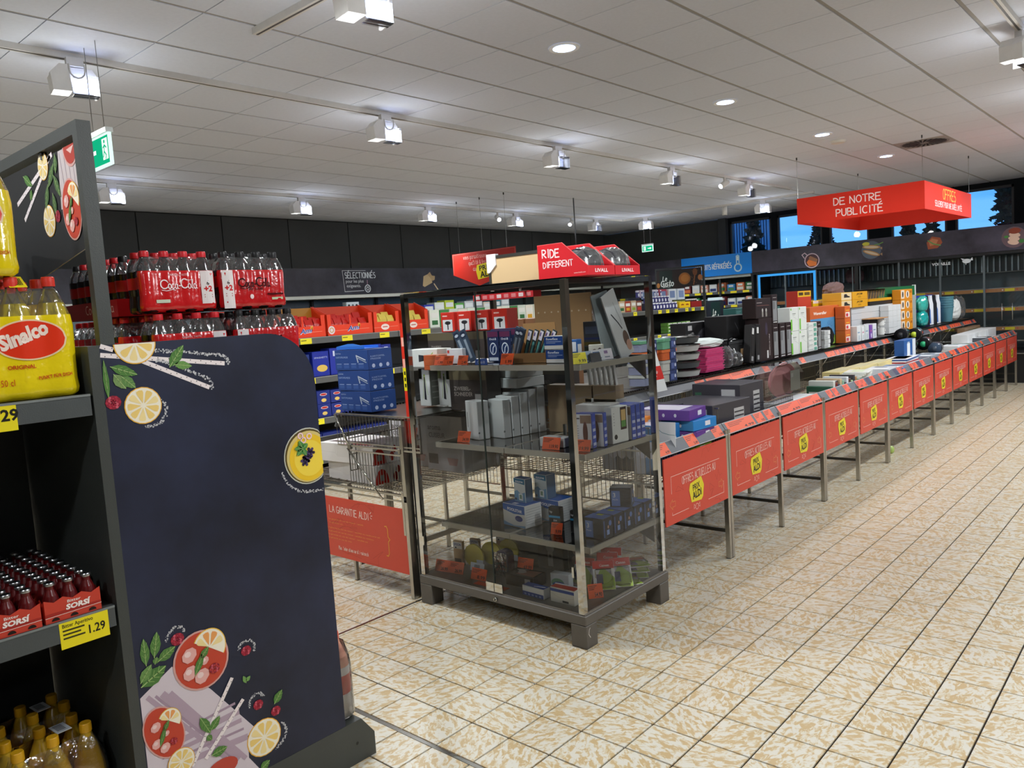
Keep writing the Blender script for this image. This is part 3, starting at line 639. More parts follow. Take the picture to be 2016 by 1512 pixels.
def drink(m, F, cx, cy, rx, ry, lay=5, rot=20, glass='#d9a7a0', liq='#c8452f'):
    m.ell(F, cx, cy, rx, ry, glass, lay, rot=rot, n=28); m.ell(F, cx, cy, rx*.93, ry*.94, liq, lay+1, rot=rot, n=28)
    lemon(m, F, cx+rx*.32, cy+ry*.32, rx*.62, lay+2, -35, 150, 1.1, '#f2c23e', '#f0a45c')
    for dx, dy, r in ((-.42, .30, .27), (-.45, -.28, .26), (-.05, -.52, .27), (.1, -.05, .15)): m.poly(F, [(cx+rx*dx+r*rx*math.cos(R(a)), cy+ry*dy+r*rx*math.sin(R(a+8))) for a in (20, 60, 110, 160, 200, 250, 290, 340)], '#eab0aa', lay+5); m.ell(F, cx+rx*dx-.2*r*rx, cy+ry*dy+.2*r*rx, r*rx*.45, r*rx*.4, '#f6d7d3', lay+6, n=8)
    rasp(m, F, cx+rx*.42, cy-ry*.42, rx*.2, lay+6, '#c23a3a')
    leaf(m, F, cx-rx*.3, cy-ry*.42, cx+rx*.1, cy+ry*.28, rx*.26, lay+7); leaf(m, F, cx-rx*.05, cy+ry*.05, cx+rx*.28, cy+ry*.38, rx*.26, lay+7)
m.poly(F, [(-2.50, 2.148), (-2.355, 2.148), (-2.355, 1.985), (-2.52, 1.985)], '#cfc3c4', 1)
for k in range(5): m.stroke(F, [(-2.49+.03*k, 2.14), (-2.47+.026*k, 2.0)], .004, '#b7a6ad', 2)
m.ell(F, -2.405, 2.150, .055, .06, '#d9a7a0', 3, 180, 360); m.ell(F, -2.405, 2.150, .048, .052, '#b83a2c', 4, 180, 360); m.poly(F, [(-2.43, 2.14), (-2.40, 2.125), (-2.375, 2.145)], '#e9bdb6', 5)
lemon(m, F, -2.625, 2.128, .042, 3); straw(m, F, -2.88, 2.05, -2.55, 2.148, .014, 2); straw(m, F, -2.83, 1.995, -2.565, 2.145, .014, 2)
leaf(m, F, -2.80, 2.125, -2.73, 2.085, .03); leaf(m, F, -2.74, 2.075, -2.76, 2.045, .025)
for a in ((-2.54, 2.12, -2.60, 2.06), (-2.55, 2.09, -2.51, 2.02), (-2.60, 2.07, -2.64, 2.00), (-2.57, 2.04, -2.56, 1.97), (-2.52, 2.145, -2.53, 2.09)): leaf(m, F, *a, .032, 4, '#46663a')
drink(m, F, -2.437, 1.975, .068, .088, 5, 5); lemon(m, F, -2.622, 1.965, .048, 3); rasp(m, F, -2.55, 1.97, .02)
m.poly(F, [(-2.357, 1.864), (-2.352, 1.864), (-2.352, 2.15), (-2.357, 2.15)], '#eeeeea', 9)
o = m.build('printed_picture', po); o.location = -G.location
m = M('metal'); m.path([(-2.62, .899, 2.19), (-2.62, .892, 2.165), (-2.622, .89, 2.145)], .003, '#9b9b98'); m.box(-2.635, .885, 2.158, -2.605, .9, 2.166, '#2c2c2c'); o = m.build('poster_clip', po); o.location = -G.location
# end shelves behind the panel
for z in (.62, 1.05, 1.475):
    m = M('painted'); m.box(-3.29, .88, z-.025, -2.335, 1.50, z, GD); m.box(-3.29, 1.50, z-.055, -2.335, 1.515, z, '#4a4f50'); m.build('end_shelf', G, world=True)
m = M('painted'); m.prism([(.88, .158), (1.567, .158), (1.567, 1.30), (1.2, 1.584), (.88, 1.584)], 'x', -3.305, -3.29, GC); m.build('end_panel_back', G, world=True)
pts = [(.875, .1585), (1.567, .1585), (1.567, 1.406)]+[(1.389+.178*math.cos(R(a)), 1.406+.178*math.sin(R(a))) for a in range(10, 91, 8)]+[(.875, 1.584)]
m = M('chalk'); m.prism(pts, 'x', -2.331, -2.3145, '#21263c', side='#6f706c'); ep = m.build('end_panel', G, world=True)
m = M('card'); F = FX(-2.3145, 0, 0)
# ---- the print on the end panel (all dimensions in metres on the panel)
def clipx(p): return p
lemon(m, F, .972, 1.583, .060, 4, 180, 360)
straw(m, F, .88, 1.556, 1.237, 1.501, .013); straw(m, F, .882, 1.580, .916, 1.567, .013); straw(m, F, .916, 1.567, 1.18, 1.433, .013)
chalk(m, F, [(1.019, 1.559), (1.12, 1.545), (1.235, 1.527), (1.252, 1.515), (1.254, 1.495)], .012); chalk(m, F, [(1.03, 1.530), (1.074, 1.514), (1.176, 1.462), (1.192, 1.448), (1.193, 1.425)], .012)
leaf(m, F, 1.066, 1.505, 1.115, 1.568, .034); leaf(m, F, 1.08, 1.512, 1.135, 1.502, .026, 4, '#6a9a4e')
leaf(m, F, .885, 1.43, .882, 1.545, .016); leaf(m, F, .898, 1.522, .972, 1.492, .030); leaf(m, F, .905, 1.500, .935, 1.455, .032, 4, '#76935a'); leaf(m, F, .925, 1.492, .962, 1.455, .03, 5, '#5f8a4a')
rasp(m, F, .896, 1.421, .022); lemon(m, F, .978, 1.402, .054); chalk(m, F, [(1.033, 1.408), (1.045, 1.392), (1.042, 1.368), (1.022, 1.345), (.995, 1.337), (.976, 1.342)], .011)
# yellow drink with blackberries at the front edge (cut by the panel edge)
def cutell(cx, cy, rx, ry, col, lay):
    pts = []
    for i in range(0, 361, 10):
        x, y = cx+rx*math.cos(R(i)), cy+ry*math.sin(R(i)); pts.append((min(x, 1.5665), y))
    m.poly(F, pts[:-1], col, lay)
cutell(1.512, 1.157, .094, .097, '#c9cbbf', 3); cutell(1.512, 1.157, .090, .093, '#5a4a1c', 4); cutell(1.514, 1.155, .086, .088, '#d9c47a', 5); cutell(1.516, 1.151, .078, .080, '#f0c62a', 6); cutell(1.516, 1.149, .060, .062, '#f6d84a', 7)
for x, y in ((1.487, 1.230), (1.521, 1.224), (1.497, 1.214)): m.ring(F, x, y, .009, .005, '#f3cfd0', 9, n=10)
for cx, cy in ((1.497, 1.142), (1.519, 1.168), (1.505, 1.153)):
    for i in range(3):
        for k in range(6): a = k*60+i*25; q = .007*i; m.ell(F, cx+q*math.cos(R(a)), cy+q*math.sin(R(a)), .0055, .0055, '#2a1f3a' if (i+k) % 2 else '#4a3a66', 9+i, n=6)
for a in ((1.49, 1.185, 1.465, 1.165), (1.49, 1.187, 1.458, 1.19), (1.49, 1.187, 1.478, 1.215), (1.49, 1.187, 1.512, 1.20), (1.49, 1.186, 1.503, 1.16)): leaf(m, F, *a, .02, 13, '#3f8a45')
chalk(m, F, [(1.406, 1.119), (1.418, 1.085), (1.439, 1.063), (1.465, 1.045), (1.493, 1.036), (1.53, 1.031), (1.562, 1.03)], .010)
# lower picture
for a in ((.905, .645, .905, .728, .028), (.93, .66, .945, .735, .032), (.94, .645, .995, .672, .034), (.93, .64, .938, .66, .02)): leaf(m, F, *a, 4, '#55803f')
leaf(m, F, .885, .588, .962, .625, .05, 4, '#4d7b3b'); leaf(m, F, .884, .60, .92, .645, .03, 5, '#6a934f')
rasp(m, F, 1.003, .690, .021); chalk(m, F, [(.969, .695), (.978, .715), (.999, .728), (1.02, .722), (1.028, .705)], .010)
m.poly(F, [(.878, .556), (.978, .614), (1.088, .499), (1.221, .313), (1.194, .296), (1.191, .224), (1.222, .173), (.878, .2)], '#d9cdd6', 2)
for k in range(9):
    t = k/9; m.stroke(F, [(.89+.10*t, .55-.02*t), (1.10+.1*t, .27-.05*t)] if k % 2 else [(.90+.06*t, .40-.1*t), (1.16+.03*t, .42-.14*t)], .008+.006*(k % 3), '#b59fb0' if k % 3 else '#a891a4', 2.3+.17*k)
drink(m, F, 1.069, .600, .088, .094, 5); drink(m, F, .935, .428, .057, .088, 5)
straw(m, F, 1.008, .290, 1.158, .503, .012, 6); straw(m, F, 1.053, .292, 1.187, .420, .012, 6)
rasp(m, F, 1.217, .574, .018); chalk(m, F, [(1.191, .585), (1.200, .600), (1.216, .606), (1.235, .602), (1.248, .588), (1.244, .562)], .009)
leaf(m, F, 1.206, .47, 1.198, .497, .014, 5, '#6fa255'); leaf(m, F, 1.206, .475, 1.222, .488, .014, 5, '#6fa255')
leaf(m, F, 1.297, .360, 1.330, .397, .030); rasp(m, F, 1.240, .382, .018); chalk(m, F, [(1.208, .386), (1.214, .408), (1.232, .42), (1.252, .416), (1.264, .400)], .009); rasp(m, F, 1.300, .335, .018)
lemon(m, F, 1.250, .266, .062); chalk(m, F, [(1.319, .288), (1.332, .257), (1.326, .235), (1.312, .221), (1.289, .208)], .010)
for a in ((1.045, .425, 1.073, .362, .03), (1.073, .37, 1.108, .405, .026), (1.068, .292, 1.122, .296, .032), (1.06, .36, 1.075, .34, .02)): leaf(m, F, *a, 9)
lemon(m, F, .975, .318, .042, 8); m.ell(F, 1.10, .235, .052, .03, '#c3493a', 6); leaf(m, F, 1.225, .165, 1.262, .182, .03)
o = m.build('printed_picture', ep); o.location = -G.location
# ---------------------------------------------------------------- bottles and shrink-wrapped packs
def bottle(parent, kind, x, y, z, s=1.0):
    key = ('b', kind, round(s, 3))
    if key not in KIDS:
        m = M('plastic')
        if kind == 'yellow15':
            m.lathe(0, 0, [(.030, 0), (.042, .008), (.044, .03), (.044, .19), (.041, .215), (.030, .255)], '#efd414', 'wrapcolor', n=14, cap=True)
            m.lathe(0, 0, [(.030, .255), (.018, .285), (.0145, .295), (.0145, .305)], '#d8d4c0', 'clearpet', n=14, cap=False); cap = ('#e0392a', .0165, .300, .326)
        elif kind == 'orange15':
            m.lathe(0, 0, [(.030, 0), (.042, .008), (.044, .03), (.044, .19), (.041, .215), (.030, .255)], '#dba818', 'gloss', n=14); m.lathe(0, 0, [(.030, .255), (.018, .285), (.0145, .295), (.0145, .305)], '#caa22a', 'gloss', n=14, cap=False); cap = ('#e0a81c', .0165, .300, .326)
        elif kind in ('cola', 'zero'):
            m.lathe(0, 0, [(.020, 0), (.029, .006), (.0295, .02), (.0265, .055), (.0285, .075)], '#170805', 'gloss', n=12)
            m.lathe(0, 0, [(.029, .075), (.0292, .110)], '#c4161c' if kind == 'cola' else '#b3121a', 'card', n=12, cap=False)
            m.lathe(0, 0, [(.0288, .110), (.0285, .130)], '#1a0a06', 'gloss', n=12, cap=False)
            m.lathe(0, 0, [(.0285, .130), (.024, .150), (.0135, .168), (.0125, .175)], '#b8b2b2', 'clearpet', n=12, cap=False); cap = ('#d1202a' if kind == 'cola' else '#151517', .0145, .171, .189)
        elif kind == 'bitter':
            m.lathe(0, 0, [(.018, 0), (.0225, .004), (.0225, .05), (.018, .068), (.0112, .085), (.0112, .098)], '#5c0d10', 'gloss', n=12); cap = ('#b9bcc0', .0135, .095, .1035)
        elif kind == 'pink15':
            m.lathe(0, 0, [(.030, 0), (.042, .008), (.044, .03), (.041, .10)], '#d8d5d6', 'gloss', n=14); m.lathe(0, 0, [(.0443, .10), (.0443, .17)], '#cc3a32', 'card', n=14, cap=False)
            m.lathe(0, 0, [(.0443, .17), (.0443, .20)], '#eae4e2', 'card', n=14, cap=False); m.lathe(0, 0, [(.044, .20), (.038, .235), (.03, .255), (.018, .285), (.0145, .305)], '#e9a58c', 'gloss', n=14, cap=False); cap = ('#e36a50', .0165, .300, .326)
        o = m.build('bottle', parent); c, r, z0, z1 = cap
        mc = M('plastic' if kind != 'bitter' else 'metal'); mc.lathe(0, 0, [(r, z0), (r*1.01, z0+(z1-z0)*.5), (r*.98, z1-.002), (r*.9, z1)], c, n=16); co = mc.build('cap', o)
        if kind == 'bitter': pass
        KIDS[key] = (o.data, co.data)
    else:
        d, cd = KIDS[key]; o = bpy.data.objects.new('bottle', d); C.objects.link(o); o.parent = parent
        co = bpy.data.objects.new('cap', cd); C.objects.link(co); co.parent = o
    o.location = (x, y, z); o.scale = (s, s, s); o.rotation_euler = (0, 0, random.uniform(0, 6))
    return o
def bulge(y, k, pitch, amp): return amp*(1-math.cos(2*math.pi*y/pitch))/2-amp
def wrap(parent, nx, ny, pitch, zs, col, amp=.006, closed=True, foot=True):
    """printed shrink film round a pack: nx across x, ny along y; zs = [(z, inset)]"""
    hx, hy = nx*pitch/2+.001, ny*pitch/2+.001; rc = pitch*.42; S = 8; out = []
    for i in range(ny*S+1):
        y = -hy+rc*.0+i*(2*hy)/(ny*S)
        if -hy+rc <= y <= hy-rc: out.append((hx+bulge(y+hy, ny, 2*hy/ny, amp), y, 1, 0))
    for a in range(10, 90, 16): out.append((hx-rc+rc*math.cos(R(a)), hy-rc+rc*math.sin(R(a)), math.cos(R(a)), math.sin(R(a))))
    for i in range(nx*S+1):
        x = hx-i*(2*hx)/(nx*S)
        if -hx+rc <= x <= hx-rc: out.append((x, hy+bulge(x+hx, nx, 2*hx/nx, amp), 0, 1))
    for a in range(100, 180, 16): out.append((-hx+rc+rc*math.cos(R(a)), hy-rc+rc*math.sin(R(a)), math.cos(R(a)), math.sin(R(a))))
    half = out[:]; out = half+[(-x, -y, -a, -b) for x, y, a, b in half]
    out = [out[i] for i in range(len(out))]
    m = M('wrapcolor'); n = len(out); vs = []
    for z, ins in zs:
        for x, y, a, b in out: vs.append((x-a*ins, y-b*ins, z))
    fs = []
    for k in range(len(zs)-1):
        for i in range(n): fs.append((k*n+i, k*n+(i+1) % n, (k+1)*n+(i+1) % n, (k+1)*n+i))
    m.add(vs, fs, col, None, True); return m, hx, hy
def drape(m, i0, hy, ny, amp, x0):
    for i in range(i0, len(m.v)):
        x, y, z = m.v[i]; m.v[i] = (x+bulge(y+hy, ny, 2*hy/ny, amp), y, z)
def strip_ell(m, F, cx, cy, rx, ry, col, lay, n=18):
    for i in range(n):
        a, b = -1+2*i/n, -1+2*(i+1)/n; ya, yb = math.sqrt(max(0, 1-a*a))*ry, math.sqrt(max(0, 1-b*b))*ry
        m.add([m.P2(F, *p, lay) for p in ((cx+a*rx, cy-ya), (cx+b*rx, cy-yb), (cx+b*rx, cy+yb), (cx+a*rx, cy+ya))], [(0, 1, 2, 3)], col, 'gloss')
def lemonade_pack():
    t = thing('lemonade_six_pack', '', 'drinks pack'); pt = .0905
    for i in range(2):
        for j in range(3): bottle(t, 'yellow15', (i-.5)*pt, (j-1)*pt, 0)
    m, hx, hy = wrap(t, 2, 3, pt, [(.0, .016), (.008, .004), (.022, .0), (.05, .003), (.19, .0), (.222, .004)], '#f2d80f', .007)
    F = FX(hx, -hy, 0); i0 = len(m.v)
    strip_ell(m, F, .155, .158, .088, .054, '#f7d9b0', 2, 36); strip_ell(m, F, .155, .158, .083, .050, '#e8391c', 3, 36)
    m.text(F, .085, .132, .038, 'Sinalco', '#ffe9dc', 5, bold=.05, rot=20, width=.125, shear=.15)
    for x, y, r in ((.087, .160, .006), (.096, .172, .004), (.08, .176, .0035)): m.ring(F, x, y, r, .0012, '#ffd9c9', 3, n=10)
    m.text(F, .095, .083, .0105, 'ORIGINAL', '#c8371c', 2, bold=.02, width=.066); m.text(F, .052, .040, .018, '× 150 cl', '#c8371c', 2, width=.055); m.text(F, .165, .050, .0095, 'PUNKT FÜR DICH', '#c8371c', 2, bold=.02, width=.082, rot=4)
    m.text(F, .012, .042, .024, '6', '#c8371c', 2, bold=.02)
    drape(m, i0, hy, 3, .007, hx); m.build('printed_film', t)
    m2, _, _ = wrap(t, 2, 3, pt, [(.222, .004), (.255, .016), (.285, .028), (.296, .036)], '#ffffff', .007); m2.m = ['film']*len(m2.m); m2.build('clear_film', t)
    m = M('card'); m.box(-.012, -.012, .327, .030, .03, .329, '#f2e21a'); m.add([(.030, -.012, .329), (.030, .03, .329), (.066, .034, .298), (.064, -.008, .298)], [(0, 1, 2, 3)], '#f2e21a')
    for k in range(8): m.add([(.0365+.0, -.006+.004*k, .3245), (.0365, -.004+.004*k, .3245), (.060, -.002+.004*k, .3045), (.060, -.004+.004*k, .3045)], [(0, 1, 2, 3)], '#2b2a15')
    m.build('carry_label', t)
    return t
LP = lemonade_pack(); PX = -2.43; LP.location = (PX, .698, 1.4535); LP['label'] = 'yellow lemonade six-pack with a red oval logo, front of the upper shelf'; LP['group'] = 'yellow lemonade packs'
copy_tree(LP, label='yellow lemonade six-pack stacked on top of another, cut by the left edge under the poster', loc=(PX-.006, .585, 1.782))
copy_tree(LP, label='yellow lemonade six-pack behind the front one on the upper shelf', loc=(PX-.20, .690, 1.4535)); copy_tree(LP, label='lower yellow lemonade six-pack at the extreme left edge, partly out of the picture', loc=(PX, .415, 1.4535))
def cola_pack(kind):
    t = thing('cola_multipack', '', 'drinks pack'); pt = .0605
    for i in range(2):
        for j in range(4): bottle(t, kind, (i-.5)*pt, (j-1.5)*pt, 0)
    base = '#c9151b' if kind == 'cola' else '#bd141b'
    m, hx, hy = wrap(t, 2, 4, pt, [(.002, .012), (.010, .002), (.024, .0), (.05, .003), (.118, .0), (.128, .002)], base, .0055)
    # the film is open at the end that faces the shelf: drop its -y side
    keep = [k for k, f in enumerate(m.f) if not all(m.v[i][1] < -hy+.012 and m.v[i][0] < hx-.02 for i in f)]
    m.f = [m.f[k] for k in keep]; m.c = [m.c[k] for k in keep]; m.m = [m.m[k] for k in keep]; m.sm = [m.sm[k] for k in keep]
    i0 = len(m.v); F = FX(hx, -hy, 0)
    wx0, wx1 = (.190, .232) if kind == 'cola' else (.008, .046)
    for k in range(5):
        a, b = wx0+(wx1-wx0)*k/5, wx0+(wx1-wx0)*(k+1)/5; m.rect(F, a, .024 if kind == 'cola' else .004, b, .127, '#e7dede', 1, 'gloss')
    m.text(F, (wx0+wx1)/2, .082, .013, '6', '#2a1517', 2, bold=.02, center=True); m.text(F, (wx0+wx1)/2, .062, .018, '+2', '#d1202a', 2, bold=.04, center=True)
    for k in range(2): m.rect(F, wx0+.008, .050-.007*k, wx1-.008, .053-.007*k, '#a8404a', 2)
    ink = '#ffeef0' if kind == 'cola' else '#1c0508'; bx = .062 if kind == 'cola' else .066
    # flowing script word mark
    def scr(x, y, h):
        s = h
        m.stroke(F, [(x+a*s, y+b*s) for a, b in arc(.42, .55, .42, .50, 45, 315, 12)], s*.13, ink, 2, 'gloss'); m.stroke(F, [(x+.70*s, y+.92*s), (x+.82*s, y+.72*s)], s*.07, ink, 2)
        for k, cx in enumerate((.98, 1.40, 1.84)):
            m.stroke(F, [(x+a*s, y+b*s) for a, b in arc(cx, .30, .17, .29, 60 if k == 1 else 90, 330 if k == 1 else 450, 9)], s*.10, ink, 2, 'gloss')
        m.stroke(F, [(x+2.02*s, y+.55*s), (x+1.98*s, y+.1*s), (x+2.16*s, y+.04*s)], s*.10, ink, 2); m.stroke(F, [(x+2.2*s, y+.36*s), (x+2.4*s, y+.36*s)], s*.11, ink, 2)
        m.stroke(F, [(x+a*s, y+b*s) for a, b in arc(2.86, .62, .40, .54, 50, 310, 12)], s*.13, ink, 2, 'gloss'); m.stroke(F, [(x+3.08*s, y+1.05*s), (x+3.5*s, y+1.0*s), (x+3.9*s, y+1.12*s)], s*.05, ink, 2)
        m.stroke(F, [(x+a*s, y+b*s) for a, b in arc(3.38, .30, .17, .29, 90, 450, 9)], s*.10, ink, 2); m.stroke(F, [(x+3.66*s, y+.12*s), (x+3.86*s, y+1.0*s), (x+3.74*s, y+1.05*s), (x+3.70*s, y+.1*s), (x+3.86*s, y+.02*s)], s*.08, ink, 2)
        m.stroke(F, [(x+a*s, y+b*s) for a, b in arc(4.12, .30, .17, .29, 60, 400, 9)]+[(x+4.3*s, y+.08*s), (x+4.45*s, y+.04*s)], s*.10, ink, 2)
        m.stroke(F, [(x+.1*s, y-.12*s), (x+.6*s, y-.22*s), (x+1.3*s, y-.08*s), (x+1.7*s, y-.16*s)], s*.07, ink, 2)
    scr(bx, .072, .026)
    if kind == 'cola':
        m.text(F, .085, .112, .0065, 'ORIGINAL TASTE', '#f3c9cb', 2, width=.062); m.rect(F, .043, .030, .085, .040, '#cfd6c0', 2)
        for k in range(4): m.rect(F, .047+.009*k, .032, .053+.009*k, .038, '#7a8f5a' if k % 2 else '#6d86a8', 3)
    else:
        m.text(F, .095, .062, .0075, 'ZERO SUCRE', '#1c0508', 2, bold=.02, width=.055); m.ell(F, .108, .040, .008, .008, '#f0d9d9', 2, n=14); m.rect(F, .183, .028, .222, .036, '#c7d0b0', 2); m.rect(F, .165, .045, .225, .05, '#4a0a10', 2)
    drape(m, i0, hy, 4, .0055, hx); m.build('printed_film', t)
    m2, _, _ = wrap(t, 2, 4, pt, [(.128, .002), (.150, .008), (.166, .016), (.172, .022)], '#ffffff', .006); m2.m = ['film']*len(m2.m); m2.build('clear_film', t)
    return t
ca = cola_pack('cola'); ca.location = (-2.445, 1.160, 1.668); ca['label'] = 'red cola multipack with white script, top of the stack behind the end panel'; ca['group'] = 'cola multipacks'
cz = cola_pack('zero'); cz.location = (-2.440, 1.412, 1.669); cz['label'] = 'red sugar-free cola multipack with black script and black caps, top of the stack'; cz['group'] = 'cola multipacks'
copy_tree(ca, label='red cola multipack under the top one, its lower half hidden by the end panel', loc=(-2.425, 1.175, 1.4755)); copy_tree(cz, label='sugar-free cola multipack under the top one, just above the rounded panel corner', loc=(-2.415, 1.435, 1.4755))
copy_tree(ca, label='cola multipack deep in the shade right behind the frame post', loc=(-2.63, 1.16, 1.4755)); copy_tree(cz, label='sugar-free cola multipack in the second row of the lower stack', loc=(-2.62, 1.42, 1.4755))
def tray(x, y, z, sx_, sy_, h, lab, col='#a9181d', word='Coca-Cola'):
    t = thing('cardboard_tray', lab, 'tray', (x, y, z), group='red bottle trays'); hx, hy, k = sx_/2, sy_/2, .003
    m = M('card'); m.box(-hx, -hy, 0, hx, hy, k, col)
    for q in ((-hx, -hy, hx, -hy+k), (-hx, hy-k, hx, hy), (-hx, -hy+k, -hx+k, hy-k), (hx-k, -hy+k, hx, hy-k)): m.box(q[0], q[1], k, q[2], q[3], h, col)
    m.hand(FY(-hx, -hy, 0), sx_*.45, h*.3, h*.5, 'CocaCola'.replace('Coca', 'Coca-', 1), '#f0c9cb', 1, width=sx_*.5, w=.13); m.build('tray_box', t); return t
tray(-2.80, 1.17, 1.668, .46, .26, .055, 'red cola tray behind the grey frame post, bottles standing in it')
def loose(kind, x, y, z, lab, grp='cola bottles standing in the red tray'):
    t = thing('cola_bottle', lab, 'bottle', (x, y, z), group=grp); b = bottle(t, kind, 0, 0, 0); b.name = 'bottle_body'; return t
for i in range(7):
    for j in range(3): loose('cola' if i % 3 else 'zero', -3.0+.064*i, 1.09+.07*j, 1.672, 'cola bottle in the dark red tray, %s row, %s one from the frame post' % (ORD[j], ORD[6-i]))
copy_tree(ca, label='cola multipack standing under the red tray in the shade', loc=(-2.80, 1.17, 1.4755), rz=R(90))
copy_tree(ca, label='cola multipack farthest back on the end shelf, seen under the poster', loc=(-3.08, 1.17, 1.4755), rz=R(90))
# bitter aperitif packs on the middle shelf
def bitter_pack():
    t = thing('aperitif_six_pack', '', 'drinks pack'); pt = .0465
    for i in range(2):
        for j in range(3): bottle(t, 'bitter', (i-.5)*pt, (j-1)*pt, .002)
    m = M('card'); hx, hy, h = pt+.001, pt*1.5+.001, .064; c = '#c9402e'
    top = [(hx, -hy), (hx, hy), (-hx, hy), (-hx, -hy)]
    for a, b in zip(top, top[1:]+top[:1]):
        d = math.hypot(b[0]-a[0], b[1]-a[1]); n = 6
        for k in range(n):
            p = (a[0]+(b[0]-a[0])*k/n, a[1]+(b[1]-a[1])*k/n); q = (a[0]+(b[0]-a[0])*(k+1)/n, a[1]+(b[1]-a[1])*(k+1)/n)
            za, zb = h-.010*abs(math.sin(math.pi*k/n*3)), h-.010*abs(math.sin(math.pi*(k+1)/n*3))
            m.add([(p[0], p[1], 0), (q[0], q[1], 0), (q[0], q[1], zb), (p[0], p[1], za)], [(0, 1, 2, 3)], c)
    F = FX(hx, -hy, 0); W2 = hy*2
    m.rect(F, 0, .017, W2, .026, '#a8281f', 1); m.stroke(F, [(0, .0155), (W2, .0185)], .0014, '#f7dcd6', 2)
    m.text(F, W2*.40, .044, .008, 'Bitter', '#fbeee9', 2, bold=.01, width=W2*.24); m.text(F, W2*.36, .026, .014, 'SORSÍ', '#fbeee9', 3, bold=.05, width=W2*.44, shear=.12)
    for k in range(3): m.ell(F, W2*(.17+.33*k), .004, .010, .009, '#1a0706', 2, 0, 180, n=10)
    m.build('carrier', t); return t
bp_ = bitter_pack(); n = 0
for i in range(5):
    for j in range(3):
        x, y = -2.365-.098*i, .735-.150*j+(.004*i if j else 0)
        lab = ('red bitter aperitif six-pack, ' + ('front row of the middle shelf, ' if i == 0 else '%s row back, ' % ORD[i]) + ('nearest the divider' if j == 0 else 'second from the divider' if j == 1 else 'third from the divider'))
        o = bp_ if n == 0 else copy_tree(bp_); n += 1
        o.location = (x, y, .8515); o['label'] = lab; o['group'] = 'bitter aperitif packs'; o.rotation_euler = (0, 0, R(random.uniform(-1.5, 1.5)))
# orange lemonade on the bottom shelf
def orange_pack():
    t = thing('orange_drink_six_pack', '', 'drinks pack'); pt = .0905
    for i in range(2):
        for j in range(3): bottle(t, 'orange15', (i-.5)*pt, (j-1)*pt, 0)
    m2, hx, hy = wrap(t, 2, 3, pt, [(.0, .016), (.022, .0), (.19, .0), (.222, .004), (.255, .016), (.285, .028), (.296, .036)], '#ffffff', .007); m2.m = ['film']*len(m2.m); m2.build('clear_film', t)
    m = M('card'); m.box(-.03, .02, .318, .03, .06, .320, '#dfe3e8')
    for k in range(7): m.rect(FT(-.03, .02, .320), .008+.006*k, .006, .011+.006*k, .03, '#20242c', 1)
    m.build('barcode_label', t); return t
op = orange_pack(); op.location = (-2.50, .680, .1605); op['label'] = 'orange drink six-pack with a white barcode label, front of the bottom shelf'; op['group'] = 'orange drink packs'; op.rotation_euler = (0, 0, R(4))
copy_tree(op, label='orange drink six-pack behind the front one on the bottom shelf', loc=(-2.70, .69, .1605)); copy_tree(op, label='orange drink six-pack at the left bottom edge of the picture', loc=(-2.50, .39, .1605))
# rose drink bottles at the foot of the head end
t = thing('rose_drink_six_pack', 'wrapped pink drink bottles on the plinth beside the rounded end panel', 'drinks pack', (-2.385, 1.50, .1585))
for i in range(1):
    for j in range(2): bottle(t, 'pink15', 0, .055-.09*j+.045, 0)
m2, _, _ = wrap(t, 1, 2, .092, [(.0, .012), (.02, .0), (.2, .0), (.24, .006), (.29, .02)], '#ffffff', .007); m2.m = ['film']*len(m2.m); o = m2.build('clear_film', t); o.location = (0, .055, 0)
# ================================================================ glass display cabinet
VX0, VX1, VY0, VY1 = -3.335, -2.175, 2.835, 3.59
VT = thing('glass_display_cabinet', 'tall glass display cabinet with chrome corner posts on a grey-brown base', 'display cabinet', (-2.755, 3.21, 0))
BC = '#5b5650'
m = M('painted'); m.cham(VX0, VY0, .112, VX1, VY1, .160, .004, BC); m.box(VX0+.01, VY0+.01, .158, VX1-.01, VY1-.01, .166, '#7d776e')
F = FY(VX0, VY0, 0); bf = m.build('base_frame', VT, world=True)
m = M('chrome'); m.bar((-2.745, VY0, .135), (-2.745, VY0-.012, .135), .010, '#c9c9c6', n=12); m.box(-2.749, VY0-.013, .128, -2.741, VY0-.012, .142, '#333333'); o = m.build('lock', VT, world=True)
for x in (VX0+.0, VX1-.092):
    for y in (VY0, VY1-.092):
        m = M('painted'); m.cham(x, y, 0, x+.092, y+.088, .112, .003, BC)
        if x > -3 and y < 3: m.stroke(FX(VX1, VY0, 0), [(.030, .098), (.022, .090), (.018, .070), (.030, .052)], .003, '#d9d7d2', 1)
        m.build('foot', VT, world=True)
for x in (VX0+.012, VX1-.042):
    for y in (VY0+.006, VY1-.036): m = M('chrome'); m.box(x, y, .165, x+.03, y+.03, 1.735, '#c4c4c2'); m.build('corner_post', VT, world=True)
for nm, q in (('top_rail', (VX0+.042, VY0+.006, 1.715, VX1-.042, VY0+.022, 1.737)), ('top_rail', (VX0+.042, VY1-.022, 1.715, VX1-.042, VY1-.006, 1.737)), ('top_rail', (VX0+.012, VY0+.036, 1.715, VX0+.028, VY1-.036, 1.737)), ('top_rail', (VX1-.028, VY0+.036, 1.715, VX1-.012, VY1-.036, 1.737))):
    m = M('metal'); m.box(*q, '#5a5c5d'); m.build(nm, VT, world=True)
m = M('glass'); m.box(VX0+.015, VY0+.008, 1.737, VX1-.015, VY1-.008, 1.743, '#ffffff'); m.build('top_glass', VT, world=True)
